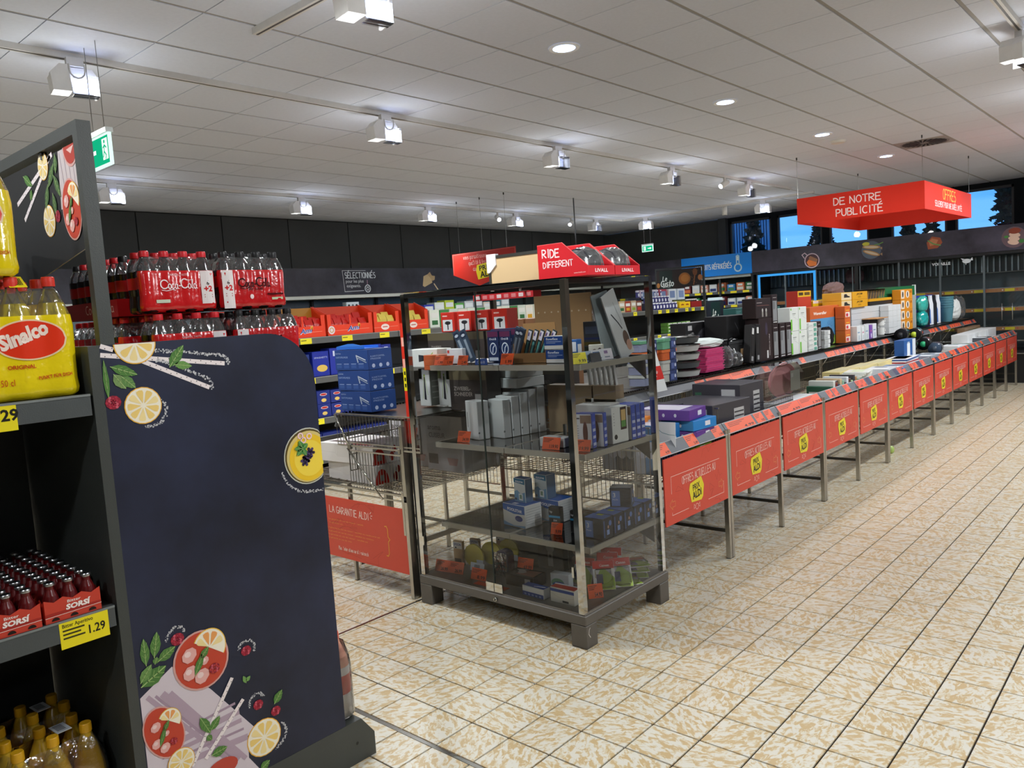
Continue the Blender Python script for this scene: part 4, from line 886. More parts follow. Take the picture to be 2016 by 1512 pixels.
for a, b in ((VX0+.044, -2.762), (-2.758, VX1-.044)):
    m = M('glass'); m.add([(a, VY0+.012, .168), (b, VY0+.012, .168), (b, VY0+.012, 1.714), (a, VY0+.012, 1.714)], [(0, 1, 2, 3)], '#ffffff'); o = m.build('glass_door', VT, world=True)
    m = M('painted'); xe = b if b < -2.76 else a; m.box(xe-.002, VY0+.0095, .168, xe+.0015, VY0+.0145, 1.714, '#16221f'); e2 = m.build('glass_edge', o); e2.location = -VT.location
    m = M('chrome'); xq = b-.055 if b < -2.76 else a+.0; m.box(xq, VY0+.004, .170, xq+.055, VY0+.011, .215, '#d8d8d4'); e2 = m.build('clamp', o); e2.location = -VT.location
    m = M('chrome'); xh = a+.006 if b < -2.76 else b-.02
    for z in (.34, 1.02): m = M('chrome'); m.box(xh, VY0-.002, z, xh+.012, VY0+.010, z+.05, '#c9c9c4'); e2 = m.build('hinge', o); e2.location = -VT.location
m = M('glass'); m.add([(VX1-.02, VY0+.036, .168), (VX1-.02, VY1-.036, .168), (VX1-.02, VY1-.036, 1.714), (VX1-.02, VY0+.036, 1.714)], [(0, 1, 2, 3)], '#ffffff'); m.build('side_glass', VT, world=True)
m = M('glass'); m.add([(VX0+.02, VY0+.036, .168), (VX0+.02, VY1-.036, .168), (VX0+.02, VY1-.036, 1.714), (VX0+.02, VY0+.036, 1.714)], [(0, 1, 2, 3)], '#ffffff'); m.build('side_glass', VT, world=True)
m = M('glass'); m.add([(VX0+.042, VY1-.02, .168), (VX1-.042, VY1-.02, .168), (VX1-.042, VY1-.02, 1.714), (VX0+.042, VY1-.02, 1.714)], [(0, 1, 2, 3)], '#ffffff'); m.build('back_glass', VT, world=True)
SX0, SX1, SY0, SY1 = -3.25, -2.215, 2.955, 3.555
for z in (1.335, .905, .450):
    for a, b in ((SX0, -2.735), (-2.730, SX1)):
        m = M('gloss'); m.box(a, SY0, z-.028, b, SY0+.012, z, '#bdb8aa'); m.box(a, SY1-.012, z-.028, b, SY1, z, '#bdb8aa')
        for q in (a, b-.010): m.box(q, SY0+.012, z-.028, q+.010, SY1-.012, z, '#a5a195')
        m.box(a+.010, SY0+.012, z-.008, b-.010, SY1-.012, z, '#ffffff', 'shelfglass'); m.build('shelf', VT, world=True)
    for x in (SX0+.01, SX1-.02):
        m = M('metal'); m.prism([(3.40, z-.028), (3.555, z-.028), (3.555, z-.13)], 'x', x, x+.005, '#8c8a84'); m.build('shelf_bracket', VT, world=True)
def ptag(x, y, z, w, h, price, lab, rz=0.0, col='#f0602c', back=18, grp=None):
    m = M('card'); m.box(-w/2, -.0008, 0, w/2, .0008, h, col); price_text(m, FY(-w/2, -.0008, 0), w, h, price)
    m.box(-w*.12, .001, 0, w*.12, .012, .003, '#dedede')
    o = m.build('price_card'); o.location = (x, y, z); o.rotation_euler = (R(-back), 0, R(rz)); return setp(o, lab, 'price card', grp)
Z1, Z2, Z3, Z0 = 1.3365, .9065, .4515, .1665
# --- top shelf
def blister(m, Fx, Fy, Ft, a, b, h):
    m.rect(Fy, a*.05, h*.80, a*.95, h*.97, '#5a2447', 1); m.ell(Fy, a*.5, h*.42, a*.30, h*.20, '#c7cfd8', 1); m.ell(Fy, a*.5, h*.42, a*.24, h*.16, '#18305a', 2); m.stroke(Fy, [(a*.45, h*.3), (a*.5, h*.45), (a*.62, h*.52)], a*.07, '#c5cfdb', 3); m.text(Fy, a*.2, h*.70, h*.07, 'Oral-B', '#dfe6f2', 2, width=a*.6); m.rect(Fy, a*.1, h*.04, a*.9, h*.14, '#aeb8c4', 1)
    for k in range(3): m.rect(Fx, b*.1, h*(.2+.22*k), b*.9, h*(.3+.22*k), '#5b6c92', 1)
for i in range(2): product('toothbrush_head_card', 'blue blister card with a round brush head, %s front one, top cabinet shelf' % ('left' if i == 0 else 'right'), 'blister pack', -2.945+.088*i, 3.16, Z1, .084, .012, .170, '#16284e', blister, group='brush head blister packs')
for i in range(4): product('toothbrush_head_card', 'dark blue blister card in the row behind the two front ones, %s' % ORD[i], 'blister pack', -2.905+.024*i, 3.205+.032*i, Z1, .16, .010, .178, '#1c2c50', blister, rz=R(12), group='brush head blister packs')
def dbox(m, Fx, Fy, Ft, a, b, h):
    for k in range(4): m.rect(Fy, a*.12, h*(.86-.09*k), a*(.8-.1*k), h*(.89-.09*k), '#c9ced8', 1)
for i, (x, r, t_) in enumerate(((-3.06, 8, -25), (-3.02, 5, -22), (-2.735, -6, 22), (-2.715, -8, 25))):
    m = M('card'); m.box(-.020, -.006, 0, .020, .006, .185, '#39485a'); m.rect(FY(-.02, -.006, 0), .004, .14, .036, .175, '#1a2740', 1); m.rect(FY(-.02, -.006, 0), .012, .02, .028, .13, '#8b99a8', 1); m.ell(FY(-.02, -.006, 0), .02, .155, .013, .008, '#b7c0cc', 2)
    o = m.build('toothbrush_pack'); o.location = (x, 3.07, Z1+.012); o.rotation_euler = (0, R(t_), R(r)); setp(o, 'slim brush pack leaning %s, %s of its pair, top cabinet shelf' % ('to the left' if i < 2 else 'to the right', 'first' if i % 2 == 0 else 'second'), 'brush pack', 'leaning brush packs')
m = M('card')
for q in ((-.10, -.055, 0, .10, -.050, .05), (-.10, .05, 0, .10, .055, .20), (-.10, -.05, 0, -.095, .05, .10), (.095, -.05, 0, .10, .05, .10), (-.10, -.05, 0, .10, .05, .004)): m.box(*q, '#a07a4e')
slocal(m, 'cardboard_display_tray', 'open brown cardboard tray with a high back, holding pen packs on the top cabinet shelf', 'tray', (-2.62, 3.12, Z1), R(6))
for i in range(5):
    m = M('card'); m.box(-.013, -.004, 0, .013, .004, .165, '#27383c'); m.rect(FY(-.013, -.004, 0), .002, .11, .024, .16, '#cfcbd6', 1); m.rect(FY(-.013, -.004, 0), .005, .13, .012, .15, '#503a78', 2); m.rect(FY(-.013, -.004, 0), .008, .01, .018, .10, '#4f8a86', 1)
    o = m.build('pen_pack'); o.location = (-2.685+.028*i, 3.11+.008*i, Z1+.012); o.rotation_euler = (0, R(20+2*i), 0); setp(o, '%s slim pen pack leaning in the brown cardboard tray' % ORD[i], 'pen pack', 'pen packs in the cardboard tray')
m = M('card'); m.cham(-.20, -.006, 0, .20, .006, .345, .002, '#9c7b55')
for k in range(8): m.ell(FY(-.20, -.006, 0), .03+.048*k, .25, .006, .005, '#c9b79c', 1, n=8)
slocal(m, 'cardboard_sheet', 'large brown cardboard sheet standing at the back of the top cabinet shelf', 'cardboard', (-2.72, 3.50, Z1), 0)
def flow(m, Fx, Fy, Ft, a, b, h): m.rect(Fy, 0.002, h*.30, a-.002, h-.002, '#1f4a96', 1); m.text(Fy, a*.12, h*.70, h*.18, 'flowflex', '#e9f0fa', 2, bold=.02, width=a*.62); m.rect(Fy, a*.12, h*.56, a*.9, h*.60, '#b8c8e6', 2); m.rect(Fy, a*.12, h*.46, a*.6, h*.49, '#b8c8e6', 2)
product('test_kit_box', 'blue and white test kit box, upper one of two on the top cabinet shelf', 'box', -2.428, 3.065, Z1+.068, .118, .06, .066, '#e6e6e2', flow, R(2), group='test kit boxes'); product('test_kit_box', 'blue and white test kit box, lower one of two on the top cabinet shelf', 'box', -2.425, 3.07, Z1, .120, .06, .067, '#e6e6e2', flow, R(-1), group='test kit boxes')
product('small_blue_box', 'small blue box with a white stripe beside the corner post, top cabinet shelf', 'box', -2.285, 3.02, Z1, .05, .05, .115, '#2a62a8', lambda m, Fx, Fy, Ft, a, b, h: (m.rect(Fy, a*.1, h*.5, a*.9, h*.9, '#dfe6ee', 1), m.rect(Fx, b*.1, h*.2, b*.9, h*.8, '#dfe6ee', 1)), R(10))
for i, x in enumerate((-3.19, -3.115)): ptag(x-.01, 2.975, Z1, .072, .052, '1.99', '%s orange price card at the left end of the top cabinet shelf' % ('outer' if i == 0 else 'inner'))
ptag(-3.015, 2.975, Z1, .074, .052, '2.49', 'orange price card left of the door gap on the top cabinet shelf'); ptag(-2.695, 2.975, Z1, .085, .058, '1.99', 'pale orange price card before the cardboard tray, top cabinet shelf')
m = M('card'); m.box(-.05, -.02, 0, .05, .02, .002, '#b9c3dd'); m.prism([(-.05, 0), (.05, 0), (.045, .035), (-.045, .03)], 'y', -.021, -.019, '#3d5fae'); m.text(FY(-.05, -.021, 0), .02, .008, .014, 'Oral-B', '#dfe6f5', 1, width=.06); slocal(m, 'folded_blue_leaflet', 'folded blue leaflet lying at the front edge of the top cabinet shelf', 'leaflet', (-2.86, 2.985, Z1), R(-5))
product('white_flat_pack', 'flat white pack standing behind the price cards on the top cabinet shelf', 'box', -3.13, 3.05, Z1, .13, .03, .085, '#d9dbe0', lambda m, Fx, Fy, Ft, a, b, h: m.rect(Fy, a*.06, h*.7, a*.18, h*.9, '#c6372f', 1), R(-3))
ptag(-2.232, 2.985, Z1, .075, .055, '9.99', 'yellow price card at the front corner of the top cabinet shelf', 62, '#efe31f'); ptag(-2.218, 3.10, Z1, .07, .045, '', 'small black card with white print beside the yellow price card', 80, '#1c1c1f')
for i, (y, c) in enumerate(((3.055, '#b7cde2'), (3.165, '#dfe3ea'), (3.235, '#e6e2ea'))):
    m = M('card'); m.box(-.04, -.001, 0, .04, .001, .055, c); F = FY(-.04, -.001, 0); m.rect(F, .008, .03, .05, .045, '#4a6ea8' if i != 2 else '#8a6a9c', 1); m.rect(F, .008, .01, .06, .016, '#7f8aa0', 1)
    o = m.build('leaflet'); o.location = (-2.25, y, Z1); o.rotation_euler = (R(-15), 0, R(75)); setp(o, '%s small leaflet from the front along the right edge of the top cabinet shelf' % ORD[i], 'leaflet', 'leaflets on the top cabinet shelf')
m = M('card'); m.prism([(-.055, 0), (.055, 0), (.055, .36), (-.055, .36)], 'y', -.004, .004, '#d5d9da'); F = FY(-.055, -.004, 0)
m.stroke(F, [(.03, .25), (.06, .19), (.075, .15)], .006, '#30353c', 1); m.stroke(F, [(.07, .30), (.085, .2), (.08, .17)], .002, '#7f868c', 1); m.ell(F, .082, .09, .022, .045, '#6b5548', 1); m.ell(F, .088, .05, .02, .03, '#c49a86', 2)
o = m.build('white_product_board'); o.location = (-2.262, 3.44, Z1); o.rotation_euler = (0, R(-24), R(85)); setp(o, 'tall white board with a dark tool print leaning by the cabinet side glass', 'display board')
m = M('gloss'); m.box(-.06, -.003, 0, .06, .003, .34, '#8d999c'); o = m.build('grey_plastic_panel'); o.location = (-2.30, 3.36, Z1); o.rotation_euler = (0, R(-14), R(80)); setp(o, 'greyish plastic panel leaning left of the white board, top cabinet shelf', 'panel')
for i in range(6):
    m = M('gloss'); m.prism([(-.008, -.008), (.008, -.010), (.010, .006), (-.004, .010)], 'z', 0, .33, '#a39c96' if i % 2 else '#b3aeaa'); m.box(-.012, -.011, .10, .012, .011, .13, '#a19a6c'); o = m.build('grey_profile_strip'); o.location = (-2.60+.036*i, 3.515, Z1); o.rotation_euler = (0, R(-5), 0); setp(o, '%s upright grey strip from the left, back of the top cabinet shelf' % ORD[i], 'strip', 'upright grey strips on the top shelf')
def tank(m, Fx, Fy, Ft, a, b, h): m.rect(Fy, .003, h*.05, a-.003, h*.30, '#1d2e24', 1); m.rect(Fy, .003, h*.34, a-.003, h*.44, '#5b5228', 1); m.rect(Fy, .003, h*.5, a-.003, h*.56, '#2a3c68', 1); m.rect(Fy, a*.1, h*.66, a*.9, h*.86, '#4d5c74', 1)
product('boxed_tool_set', 'dark box with blue and olive bands standing upright on the top cabinet shelf', 'box', -2.40, 3.36, Z1, .13, .04, .19, '#3d4650', tank, R(4), 'gloss')
product('small_photo_pack', 'small pale pack with a photo print before the dark upright box', 'box', -2.325, 3.25, Z1, .075, .02, .075, '#c9c7ba', lambda m, Fx, Fy, Ft, a, b, h: (m.ell(Fy, a*.4, h*.45, a*.18, h*.25, '#5a3f33', 1), m.ell(Fy, a*.75, h*.55, a*.14, h*.22, '#3c2f2c', 1)), R(30))
# --- second shelf
def wbox(m, Fx, Fy, Ft, a, b, h): m.rect(Fy, a*.12, h*.3, a*.16, h*.7, '#4a4e52', 1); m.ell(Fx, b*.06, h*.18, .006, .006, '#6a6e70', 1); m.rect(Fx, b*.045, h*.06, b*.065, h*.14, '#9a9ea0', 1)
product('white_appliance_box', 'white appliance box at the front of the white stack, second cabinet shelf', 'box', -3.085, 3.135, Z2, .125, .075, .215, '#d6d9d9', wbox, R(-14), group='white appliance boxes')
for i in range(5): product('white_appliance_box', '%s white box behind the front one in the row on the second cabinet shelf' % ORD[i], 'box', -3.00+.012*i, 3.215+.062*i, Z2, .155, .056, .215+.012*i, '#cfd3d3', wbox, R(-8), group='white appliance boxes')
product('white_flat_box', 'flat white box lying across the row of white boxes', 'box', -2.995, 3.42, Z2+.265, .17, .22, .055, '#c9cdcd', None, R(-6)); product('white_flat_box', 'flat white box topmost of the white pile, just under the top shelf', 'box', -2.995, 3.43, Z2+.322, .16, .20, .05, '#bfc3c3', None, R(-6))
for i in range(3): product('brown_shipping_carton', '%s brown carton from the left at the back of the second cabinet shelf' % ORD[i], 'carton', -2.76+.16*i, 3.50, Z2+.0, .15, .08, .27, '#8e7a60', None)
ptag(-3.075, 3.0, Z2, .092, .062, '34.99', 'orange price card 34.99 before the white boxes, second cabinet shelf', 2)
product('small_white_box', 'small white box lying behind the 119.90 price card', 'box', -2.50, 3.10, Z2, .15, .08, .048, '#d9dad8', lambda m, Fx, Fy, Ft, a, b, h: m.rect(Ft, a*.6, b*.3, a*.75, b*.6, '#2c2c30', 1), R(3)); ptag(-2.462, 3.005, Z2, .105, .062, '119.90', 'orange price card 119.90 on the second cabinet shelf', 4)
def elec(m, Fx, Fy, Ft, a, b, h):
    m.rect(Fy, .003, .003, a-.003, h-.003, '#d5d6da', 1); m.rect(Fy, a*.06, h*.80, a*.16, h*.90, '#2a4aa0', 2); m.rect(Fy, a*.2, h*.84, a*.5, h*.88, '#4a4a55', 2); m.rect(Fy, a*.52, h*.72, a*.97, h*.95, '#8a7263', 2); m.ell(Fy, a*.72, h*.45, a*.10, h*.32, '#5a2f2c', 3)
    for k in range(6): m.rect(Fy, a*.08, h*(.64-.07*k), a*.45, h*(.655-.07*k), '#85868c', 2)
    m.rect(Fx, .002, .002, b-.002, h-.002, '#3a55b8', 1)
    for k in range(4): m.rect(Fx, b*.15, h*(.08+.2*k), b*.85, h*(.16+.2*k), '#c8d0ea' if k < 3 else '#6f84cc', 2)
product('electronics_box', 'white and blue box with a dark spray head print, behind the 19.99 price card', 'box', -2.335, 3.105, Z2, .13, .045, .175, '#3b4f9f', elec, R(12), group='white and blue boxes'); product('electronics_box', 'blue edged box right behind the one with the dark spray head print', 'box', -2.315, 3.165, Z2, .14, .04, .170, '#3b4f9f', elec, R(12), group='white and blue boxes')
def gps(m, Fx, Fy, Ft, a, b, h):
    F = Fx; m.rect(F, b*.52, h*.35, b*.90, h*.97, '#3a241f', 1); m.rect(F, b*.57, h*.60, b*.85, h*.90, '#d8b878', 2); m.rect(F, b*.57, h*.42, b*.85, h*.60, '#5f9a4a', 2); m.ell(F, b*.2, h*.18, b*.10, h*.07, '#222428', 1)
    for k in range(5): m.rect(F, b*.1, h*(.5+.08*k), b*.14, h*(.52+.08*k), '#70757c', 1)
product('navigation_device_box', 'white box with a brown framed map screen print, second cabinet shelf', 'box', -2.262, 3.30, Z2, .05, .13, .185, '#dfe2e0', gps, R(-4))
for i in range(3): product('electronics_box', '%s blue box standing behind the box with the map screen' % ORD[i], 'box', -2.28, 3.40+.045*i, Z2, .12, .035, .18, '#4055ae', elec, R(-4), group='white and blue boxes')
ptag(-2.285, 3.02, Z2, .10, .058, '19.99', 'orange price card 19.99 at the front corner of the second cabinet shelf', 6)
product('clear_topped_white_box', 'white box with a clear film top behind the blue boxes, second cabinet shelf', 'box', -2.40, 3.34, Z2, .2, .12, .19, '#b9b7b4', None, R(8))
for i in range(6):  # upright strips built in place of a white reflection in the cabinet
    m = M('gloss'); m.prism([(-.009, -.008), (.007, -.010), (.010, .006), (-.006, .008)], 'z', 0, .18, '#d9dbdb'); o = m.build('white_reflection_strip'); o.location = (-2.545+.033*i, 3.50, Z2+.20); o.rotation_euler = (0, R(-6), 0); setp(o, '%s white strip from the left imitating a reflection, just under the top cabinet shelf' % ORD[i], 'strip', 'white strips imitating a reflection')
product('white_carrier_box', 'plain white carton under the white reflection strips at the back of the second shelf', 'box', -2.46, 3.50, Z2, .22, .08, .198, '#a9aaa8', None)
# --- third shelf
def pool(m, Fx, Fy, Ft, a, b, h):
    m.poly(Fy, [(.002, h*.72), (a*.5, h*.58), (a-.002, h*.62), (a-.002, h-.002), (.002, h-.002)], '#2b62b4', 1); m.text(Fy, a*.22, h*.72, h*.13, 'POOLSTAR', '#eef3fa', 2, bold=.03, width=a*.66, rot=-3)
    m.ell(Fy, a*.72, h*.40, a*.17, h*.13, '#2a3f8e', 2); m.poly(Fy, [(.002, .002), (a-.002, .002), (a-.002, h*.12), (a*.5, h*.06), (a*.2, h*.14), (.002, h*.2)], '#7fa6cc', 1)
    m.rect(Ft, .003, .003, a-.003, b-.003, '#2b62b4', 1); m.rect(Ft, a*.35, b*.1, a*.55, b*.3, '#dfe6f0', 2)
    for k in range(7): m.rect(Fx, b*.06, h*(.14+.11*k), b*.94, h*(.17+.11*k), '#b9bdc0', 1)
product('pool_product_box', 'large white and blue pool product box with an oval, third cabinet shelf', 'box', -2.79, 3.13, Z3, .175, .125, .122, '#dcdedd', pool, R(-6), group='pool product boxes'); product('pool_product_box', 'large pool product box half hidden behind the front one', 'box', -2.70, 3.30, Z3, .175, .125, .122, '#cfd2d2', pool, R(-4), group='pool product boxes')
def pool2(m, Fx, Fy, Ft, a, b, h):
    m.poly(Fy, [(.002, h*.82), (a-.002, h*.76), (a-.002, h-.002), (.002, h-.002)], '#1f6d94', 1); m.text(Fy, a*.18, h*.83, h*.07, 'POOLSTAR', '#eef3fa', 2, bold=.03, width=a*.68); m.poly(Fy, [(.002, .002), (a-.002, .002), (a-.002, h*.45), (a*.6, h*.35), (a*.3, h*.5), (.002, h*.42)], '#6f9fc4', 1)
    m.rect(Fy, a*.42, h*.08, a*.78, h*.36, '#e6eef2', 2); m.rect(Fy, a*.50, h*.15, a*.70, h*.32, '#7c9c86', 3); m.ell(Fy, a*.16, h*.12, a*.10, h*.05, '#23405a', 3); m.rect(Ft, .002, .002, a-.002, b-.002, '#16508a', 1); m.rect(Fx, .002, .002, b-.002, h-.002, '#4a7096', 1)
product('pool_tester_box', 'small upright pool tester box standing on the big pool box', 'box', -2.79, 3.15, Z3+.123, .092, .055, .130, '#d5dbdc', pool2, R(-8), group='pool tester boxes'); product('pool_tester_box', 'upright pool tester box behind the other one on the pool boxes', 'box', -2.735, 3.27, Z3+.123, .092, .075, .135, '#b9c6cc', pool2, R(-4), group='pool tester boxes')
def ink(m, Fx, Fy, Ft, a, b, h): m.rect(Fy, .001, h*.55, a-.001, h*.64, '#2f9ad0', 1); m.text(Fy, a*.12, h*.76, h*.1, 'hp', '#dfe3ea', 2, bold=.01); m.text(Fy, a*.4, h*.40, h*.09, '304', '#dfe3ea', 2, bold=.01); m.rect(Fy, a*.35, h*.12, a*.8, h*.36, '#3a4048', 1)
product('ink_cartridge_pack', 'black and blue ink cartridge pack, left one on the third cabinet shelf', 'ink cartridge', -2.555, 3.13, Z3, .072, .035, .125, '#17181c', ink, R(6), group='ink cartridges'); product('ink_cartridge_pack', 'black and blue ink cartridge pack close to the corner post, third cabinet shelf', 'ink cartridge', -2.435, 3.15, Z3, .062, .035, .115, '#17181c', ink, R(4), group='ink cartridges')
ptag(-2.505, 3.06, Z3, .065, .06, '9.99', 'tilted orange price card between the two ink cartridge packs', 10)
def lampb(m, Fx, Fy, Ft, a, b, h):
    m.rect(Fy, a*.08, h*.06, a*.48, h*.86, '#6f8fd0', 1); m.text(Fy, a*.16, h*.52, h*.24, '3', '#eef3fb', 2, bold=.01); m.text(Fy, a*.14, h*.36, h*.08, 'Pack', '#dfe8f5', 2, width=a*.25)
    m.rect(Ft, .002, .002, a-.002, b-.002, '#5c7dc6', 1); m.rect(Ft, a*.3, b*.7, a*.6, b*.95, '#b9c84a', 2); m.ell(Fx, b*.72, h*.70, b*.14, h*.13, '#6a86c8', 1); m.rect(Fx, b*.35, h*.18, b*.62, h*.42, '#8aa4da', 1); m.ell(Fx, b*.5, h*.55, b*.07, h*.08, '#c9a08e', 2); m.rect(Fx, b*.04, h*.1, b*.16, h*.9, '#4a5f96', 1)
for i in range(5): product('lamp_three_pack_box', '%s dark and light blue three-pack box from the front, third cabinet shelf' % ORD[i], 'box', -2.29, 3.135+.094*i, Z3, .115, .088, .105, '#23262f', lampb, R(2), group='three-pack lamp boxes')
product('lamp_three_pack_box', 'three-pack box standing on top of the row, third cabinet shelf', 'box', -2.30, 3.37, Z3+.107, .112, .088, .10, '#23262f', lambda m, Fx, Fy, Ft, a, b, h: (lampb(m, Fx, Fy, Ft, a, b, h), m.rect(Ft, .001, .001, a-.001, b-.001, '#2a2d35', 3)), R(24), group='three-pack lamp boxes')
# --- base deck
def epson(m, Fx, Fy, Ft, a, b, h): m.rect(Fy, .002, h*.70, a-.002, h*.97, '#dfe2e4', 1); m.text(Fy, a*.12, h*.82, h*.10, 'EPSON', '#27509a', 2, bold=.02, width=a*.76); m.rect(Fy, a*.1, h*.1, a*.8, h*.3, '#5a4a3a', 1); m.ell(Fy, a*.3, h*.74, a*.1, h*.03, '#26282c', 2)
for i, (x, y) in enumerate(((-3.235, 3.06), (-3.18, 3.14), (-3.12, 3.30), (-3.05, 3.42))): product('ink_card_pack', 'cream ink pack with a white top label, %s from the left on the cabinet floor' % ORD[i], 'ink cartridge', x, y, Z0, .068, .022, .145, '#c9ab7c', epson, R(6), group='cream ink packs')
for i, (x, y) in enumerate(((-3.14, 3.085), (-3.085, 3.17), (-3.03, 3.26))):
    m = M('card'); m.lathe(0, 0, [(.066, -.006), (.066, .006)], '#cfc24e', n=28); m.rect((V3((-.066, -.066, .006)), V3((1, 0, 0)), V3((0, 1, 0)), V3((0, 0, 1))), .085, .010, .13, .045, '#dfe3ea', 2)
    o = m.build('round_yellow_pack'); o.location = (x, y, Z0+.066); o.rotation_euler = (R(90), 0, R(10)); setp(o, 'round yellow pack standing on edge, %s from the front on the cabinet floor' % ORD[i], 'pack', 'round yellow packs')
m = M('card'); m.box(-.05, -.001, 0, .05, .001, .045, '#cfd6de')
for k in range(8): m.rect(FY(-.05, -.001, 0), .03+.005*k, .012, .0325+.005*k, .035, '#3a424c', 1)
o = m.build('barcode_card'); o.location = (-3.075, 3.035, Z0); o.rotation_euler = (R(-12), 0, R(3)); setp(o, 'pale card with a barcode leaning on the round yellow packs', 'card')
m = M('card'); m.box(-.10, -.001, 0, .10, .001, .065, '#f06a44'); F = FY(-.10, -.001, 0)
for q in (0, .1): price_text(m, (F[0]+V3((q, 0, 0)), F[1], F[2], F[3]), .098, .062, '26.99')
o = m.build('double_price_card'); o.location = (-3.20, 2.935, Z0); o.rotation_euler = (R(-20), 0, R(8)); setp(o, 'wide orange double price card 26.99 at the left of the cabinet floor', 'price card')
ptag(-2.965, 2.93, Z0, .11, .062, '8.99', 'orange price card 8.99 beside the door gap on the cabinet floor', 2); ptag(-2.79, 3.12, Z0+.03, .10, .065, '69.99', 'orange price card 69.99 behind the black box, cabinet floor', 8)
m = M('card'); m.box(-.11, -.02, 0, .11, .02, .0015, '#e65a3a'); slocal(m, 'orange_shelf_strip', 'orange strip lying flat behind the glass doors on the cabinet floor', 'strip', (-2.84, 2.90, Z0), R(2))
t = thing('shaver_pack', 'dome-shaped clear blister pack with a dark insert, centre of the cabinet floor', 'blister pack', (-2.90, 3.06, Z0))
m = M('gloss'); m.prism([(-.045, 0), (.045, 0), (.045, .11)]+[(.045*math.cos(R(a)), .11+.03*math.sin(R(a))) for a in range(20, 180, 20)]+[(-.045, .11)], 'y', 0, .05, '#3a3650'); m.build('insert', t)
m = M('gloss'); m.box(-.026, -.012, .02, .0, 0, .095, '#88a58e'); m.box(.006, -.012, .02, .016, 0, .105, '#b9bfd8'); m.rect(FY(-.026, -.012, .02), .006, .045, .018, .068, '#a8402e', 1); m.build('product_window', t)
m = M('film'); m.box(-.047, -.016, .0, .047, -.014, .13, '#ffffff'); m.build('clear_cover', t)
def blk(m, Fx, Fy, Ft, a, b, h):
    m.poly(Ft, [(a*.30, b*.2), (a*.95, b*.1), (a*.95, b*.9), (a*.5, b*.8)], '#a3786a', 1); m.ell(Ft, a*.4, b*.5, a*.13, b*.2, '#d9d3d0', 2); m.poly(Ft, [(a*.1, b*.75), (a*.5, b*.9), (a*.3, b*.5)], '#ddd6d2', 2)
    for k in range(7): m.rect(Fy, a*.70+.005*k, h*.2, a*.70+.0025+.005*k, h*.8, '#c9c9c9', 1)
product('black_cosmetics_box', 'black box with a skin-coloured print on its lid, lying on the cabinet floor', 'box', -2.70, 3.02, Z0, .185, .11, .062, '#262223', blk, R(4))
def phone(m, Fx, Fy, Ft, a, b, h): m.ell(Fy, a*.5, h*.70, a*.16, h*.14, '#8f8c88', 1); m.rect(Fy, a*.40, h*.1, a*.60, h*.64, '#8f8c88', 1); m.ell(Fy, a*.5, h*.45, a*.05, h*.05, '#4a4846', 2)
product('remote_control_box', 'dark box with a grey handheld device print, at the back of the cabinet floor', 'box', -2.735, 3.30, Z0, .17, .05, .17, '#45413c', phone, R(5)); product('dark_portrait_box', 'dark box with a blurred face print beside the remote control box', 'box', -2.60, 3.36, Z0, .10, .06, .18, '#4b3a33', lambda m, Fx, Fy, Ft, a, b, h: (m.ell(Fy, a*.5, h*.66, a*.22, h*.20, '#a8826e', 1), m.ell(Fy, a*.5, h*.30, a*.3, h*.16, '#8b6756', 1)), R(8))
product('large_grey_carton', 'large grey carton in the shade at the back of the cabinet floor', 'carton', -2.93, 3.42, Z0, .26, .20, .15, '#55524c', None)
def stripb(m, Fx, Fy, Ft, a, b, h):
    m.rect(Fy, .002, .002, a-.002, h*.45, '#3d56a8', 1); m.rect(Ft, .002, .002, a-.002, b-.002, '#33509e', 1); m.stroke(Ft, [(a*.5, b*.3), (a*.9, b*.6)], b*.16, '#dfe6f2', 2)
    for k in range(5): m.rect(Fy, a*(.1+.17*k), h*.12, a*(.2+.17*k), h*.3, '#8fa2d4', 2)
product('blue_white_flat_box', 'small blue and white flat box at the front of the cabinet floor', 'box', -2.54, 2.915, Z0, .145, .05, .052, '#dfe2e6', stripb, R(-2)); product('blue_white_flat_box', 'wider white box with a blue top beside the corner post, cabinet floor', 'box', -2.36, 2.93, Z0, .15, .06, .075, '#dedcd4', lambda m, Fx, Fy, Ft, a, b, h: (m.rect(Fy, .002, h*.72, a-.002, h*.92, '#33509e', 1), m.stroke(Fy, [(.004, h*.6), (a*.35, h*.38), (a*.7, h*.34), (a-.004, h*.5)], .001, '#b9b6ac', 1), m.rect(Fy, a*.5, h*.08, a*.75, h*.22, '#5a5a55', 1), m.rect(Ft, .002, .002, a-.002, b-.002, '#c2402e', 1), m.stroke(Ft, [(0, b*.8), (a, b*.9)], b*.2, '#e8eaf0', 2)), R(0))
def canon_pack(lab, x, y, z, rx, ry, rz, thick=.018):
    t = thing('battery_blister_pack', lab, 'blister pack', (x, y, z), group='red, white and green blister packs'); t.rotation_euler = (R(rx), R(ry), R(rz))
    m = M('card'); m.cham(-.055, -.075, 0, .055, .075, .003, .001, '#e3e3e3'); F = (V3((-.055, -.075, .003)), V3((1, 0, 0)), V3((0, 1, 0)), V3((0, 0, 1)))
    m.rect(F, .001, .108, .109, .149, '#c4241e', 1); m.poly(F, [(.001, .02), (.05, .001), (.109, .001), (.109, .06), (.06, .108), (.04, .108)], '#a5c24f', 1); m.text(F, .035, .118, .014, 'Canon', '#f1dcd9', 2, bold=.02, width=.05); m.rect(F, .012, .03, .05, .08, '#4a5078', 2); m.build('backing_card', t)
    m = M('lens'); m.cham(-.045, -.065, .003, .045, .03, .003+thick, .006, '#ffffff'); m.build('clear_dome', t)
